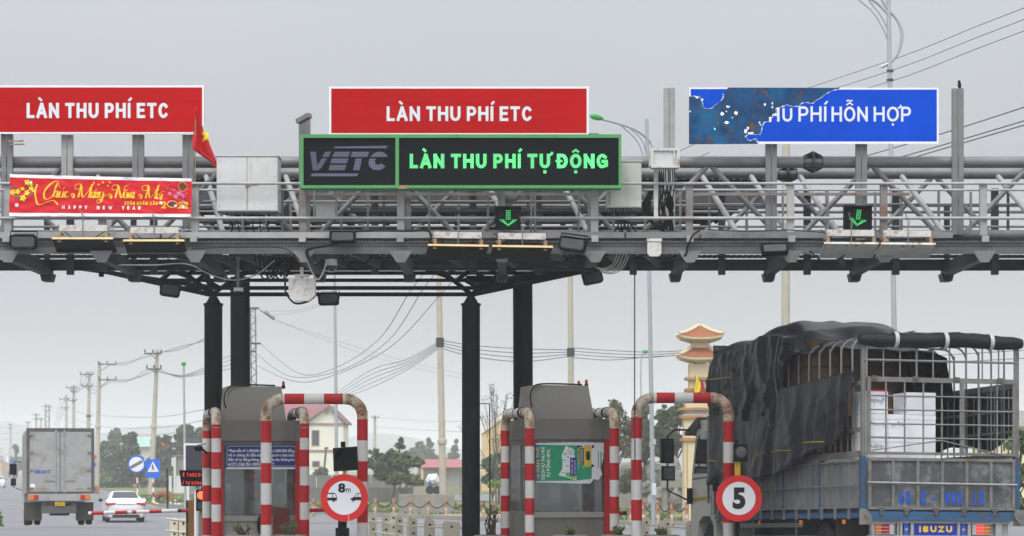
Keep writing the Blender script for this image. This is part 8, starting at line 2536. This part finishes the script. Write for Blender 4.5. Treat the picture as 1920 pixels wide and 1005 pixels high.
MB().path([P(803, 905, 190), P(808, 900, 190), P(815, 899, 190), P(822, 905, 190)], [.3, .5, .5, .2], 8).build('load', 'litter_white', o)
MB().hexa([P(803, 917, 189.6), P(810, 917, 189.6), P(810, 917, 190.3), P(803, 917, 190.3), P(804, 901, 189.6), P(809, 900, 189.6), P(809, 900, 190.3), P(804, 901, 190.3)]).build('sheet', 'tarp_blue', o)
MB().tube(P(806, 919, 189.5), P(806, 919, 190.4), .35, n=14).tube(P(819, 919, 189.5), P(819, 919, 190.4), .35, n=14).build('wheel', 'rubber', o)
def boulder(px, py, w_, h_, Y, seed, label):
    r_ = random.Random(seed)
    mb = MB()
    c_ = P(px, py, Y)
    s_ = Y / F
    mb.sphere((0, 0, 0), 1, nu=14, nv=9)
    off = V((seed * 3.1, seed, 0))
    mb.v = [c_ + V((v.x * w_ * s_ / 2, v.y * w_ * s_ / 2, v.z * h_ * s_ / 2)) * (1 + .45 * mnoise.noise(v * 1.4 + off) + .15 * mnoise.noise(v * 4 + off)) for v in mb.v]
    solo(mb, 'boulder', 'rock', label, 'boulder', c_ - V((0, 0, h_ * s_ / 2)), 'boulders behind the second striped frame')
for i, (px, py, w_, h_, Y, lab) in enumerate(((1254, 885, 52, 52, 150, 'big grey boulder left of the pagoda tower base'), (1270, 905, 40, 50, 146, 'grey boulder against the left edge of the pagoda tower'), (1225, 890, 44, 48, 156, 'grey boulder behind the light pole'), (1246, 930, 34, 34, 140, 'low rounded boulder between the bollards, left of the tower'), (1266, 935, 26, 34, 138, 'small rounded boulder touching the foot of the tower'), (1180, 890, 50, 50, 160, 'mossy boulder behind the left leg of the second striped frame'), (1205, 915, 40, 34, 148, 'flat boulder low behind the light pole'))):
    boulder(px, py, w_, h_, Y, i + 1, lab)
o = thing('stone_bench', 'pale horizontal slab lying on the boulders left of the tower', 'slab', P(1262, 912, 139))
MB().bx(XP(1238, 139), XP(1284, 139), 138, 139.5, ZP(914, 139), ZP(898, 139)).build('slab', 'concrete', o)
MB().bx(XP(1242, 139), XP(1250, 139), 138.2, 139.3, ground(139), ZP(914, 139) - .001).bx(XP(1270, 139), XP(1278, 139), 138.2, 139.3, ground(139), ZP(914, 139) - .001).build('support', 'concrete', o)

# pagoda gate tower
Y = 115
pg = thing('pagoda_tower', 'cream and orange pagoda gate tower with two curved tiled roofs behind the cargo truck', 'tower', P(1312, 977, Y))
cx = XP(1312, Y)
def blk2(name, m_, half, zpy0, zpy1, dep=None):
    return MB().bx(cx - half, cx + half, Y - half, Y + half, ZP(zpy0, Y), ZP(zpy1, Y)).build(name, m_, pg)
blk2('shaft', 'tower_cream', .78, 985, 784)
blk2('shaft', 'tower_cream', .72, 776, 742)
blk2('shaft', 'tower_cream', .52, 732, 683)
blk2('shaft', 'tower_cream', .40, 670, 642)
for h_, a, b in ((.92, 785, 779), (.90, 827, 821), (1.0, 770, 765), (.70, 735, 729), (.70, 713, 708), (.9, 742, 738)):
    MB().bx(cx - h_, cx + h_, Y - h_, Y + h_, ZP(a, Y), ZP(b, Y)).build('cornice', 'tower_orange', pg)
for px in (1293, 1306, 1319):
    MB().bx(XP(px, Y) - .14, XP(px, Y) + .14, Y - .74, Y - .721, ZP(779, Y) + .02, ZP(771, Y)).build('panel', 'wall_white', pg)
MB().bx(cx - .68, cx - .64, Y - .80, Y - .781, ZP(975, Y), ZP(832, Y)).bx(cx + .64, cx + .68, Y - .80, Y - .781, ZP(975, Y), ZP(832, Y)).build('pilaster', 'tower_orange', pg)
def pagoda_roof(zpe, zpt, he, ht, name='roof'):
    mb = MB()
    N_ = 16
    ze, zt_ = ZP(zpe, Y), ZP(zpt, Y)
    rings = []
    for k in range(7):
        t = k / 6
        half = he + (ht - he) * (t ** .88)
        ring_ = []
        for s_ in range(4):
            for i in range(N_):
                u = i / N_ * 2 - 1
                x, y = [(u, -1), (1, u), (-u, 1), (-1, -u)][s_]
                lift = (abs(u) ** 3) * .13 * (1 - t) ** 1.6
                z = ze + (zt_ - ze) * (t ** 1.12) + lift
                ring_.append(V((cx + x * half * (1 + .07 * abs(u) ** 4 * (1 - t)), Y + y * half * (1 + .07 * abs(u) ** 4 * (1 - t)), z)))
        rings.append(ring_)
    n_ = 4 * N_
    for r_ in rings: mb.v += r_
    for k in range(6):
        for i in range(n_):
            a, b = k * n_ + i, k * n_ + (i + 1) % n_
            mb.f.append((a, b, b + n_, a + n_)); mb.m.append(0)
    mb.f.append(tuple(6 * n_ + i for i in range(n_))); mb.m.append(0)
    rf = mb.build(name, 'roof_tile', pg, smooth=40)
    mb = MB()                                             # pale soffit and eave edge
    for i in range(n_):
        p, q_ = rings[0][i], rings[0][(i + 1) % n_]
        c0 = V((cx, Y, 0))
        def inn(v, f_, dz): return V((cx + (v.x - cx) * f_, Y + (v.y - Y) * f_, v.z + dz))
        mb.add([p + V((0, 0, -.005)), q_ + V((0, 0, -.005)), inn(q_, .985, -.09), inn(p, .985, -.09), inn(q_, .45, -.26), inn(p, .45, -.26)], [(3, 2, 1, 0), (5, 4, 2, 3)])
    mb.build('eave', 'tower_cream', rf)
    mb = MB()
    for sx, sy in ((-1, -1), (1, -1), (1, 1), (-1, 1)):
        idx = {(-1, -1): 0, (1, -1): N_, (1, 1): 2 * N_, (-1, 1): 3 * N_}[(sx, sy)]
        mb.path([rings[k][idx] + V((0, 0, .05)) for k in range(7)], [.09] * 6 + [.07], 6)
    mb.build('hip_ridge', 'tower_cream', rf)
    return rf
pagoda_roof(672, 651, .98, .36)
rf = pagoda_roof(634, 611, .98, .06)
MB().sphere((cx, Y, ZP(612, Y)), .12).build('finial', 'tower_cream', rf)
for px, c_, lab in ((1308, 'flag_yellow', 'yellow flag hanging on the pagoda tower, left of the red one'), (1317, 'flag_red', 'red flag hanging on the pagoda tower, right of the yellow one')):
    o = thing('tower_flag', lab, 'flag', P(px, 737, Y - .9), 'flags on the pagoda tower')
    mb = MB()
    wv = lambda u, v, d=0.0: P(u, v, Y - .95) + V((0, -.06 * math.sin(u * .9 + v * .15), 0))
    a0, a1, b0, b1 = (1303, 1308, 1302, 1315) if c_ == 'flag_yellow' else (1314, 1317, 1313, 1322)
    y0, y1 = (706, 736) if c_ == 'flag_yellow' else (716, 734)
    for j in range(7):
        for i in range(7):
            t = j / 6
            l_, r_2 = a0 + (b0 - a0) * t, a1 + (b1 - a1) * min(1, t * 1.6)
            mb.v.append(wv(l_ + (r_2 - l_) * i / 6, y0 + (y1 - y0) * t + 2 * math.sin(i)))
    for j in range(6):
        for i in range(6):
            a = j * 7 + i
            mb.f.append((a, a + 7, a + 8, a + 1)); mb.m.append(0)
    mb.build('cloth', c_, o, smooth=60)
    MB().tube(P(a0, y1 + 2, Y - .93), P(a0 + 1, y0 - 2, Y - .93), .02, n=5).build('staff', 'bark', o)
Y = 150
o = thing('house', 'pale yellow house glimpsed through the cage at the right end of the cargo truck', 'house', P(1890, 960, Y))
MB().bx(XP(1868, Y), XP(1960, Y), Y, Y + 8, ground(Y) - .2, ZP(800, Y)).build('wall', 'house_wall_yellow', o)
MB().hexa([(XP(1862, Y), Y - .8, ZP(802, Y)), (XP(1966, Y), Y - .8, ZP(802, Y)), (XP(1955, Y), Y + 4, ZP(770, Y)), (XP(1872, Y), Y + 4, ZP(770, Y)), (XP(1862, Y), Y - .8, ZP(799, Y)), (XP(1966, Y), Y - .8, ZP(799, Y)), (XP(1955, Y), Y + 4, ZP(767, Y)), (XP(1872, Y), Y + 4, ZP(767, Y))]).build('roof', 'concrete', o)
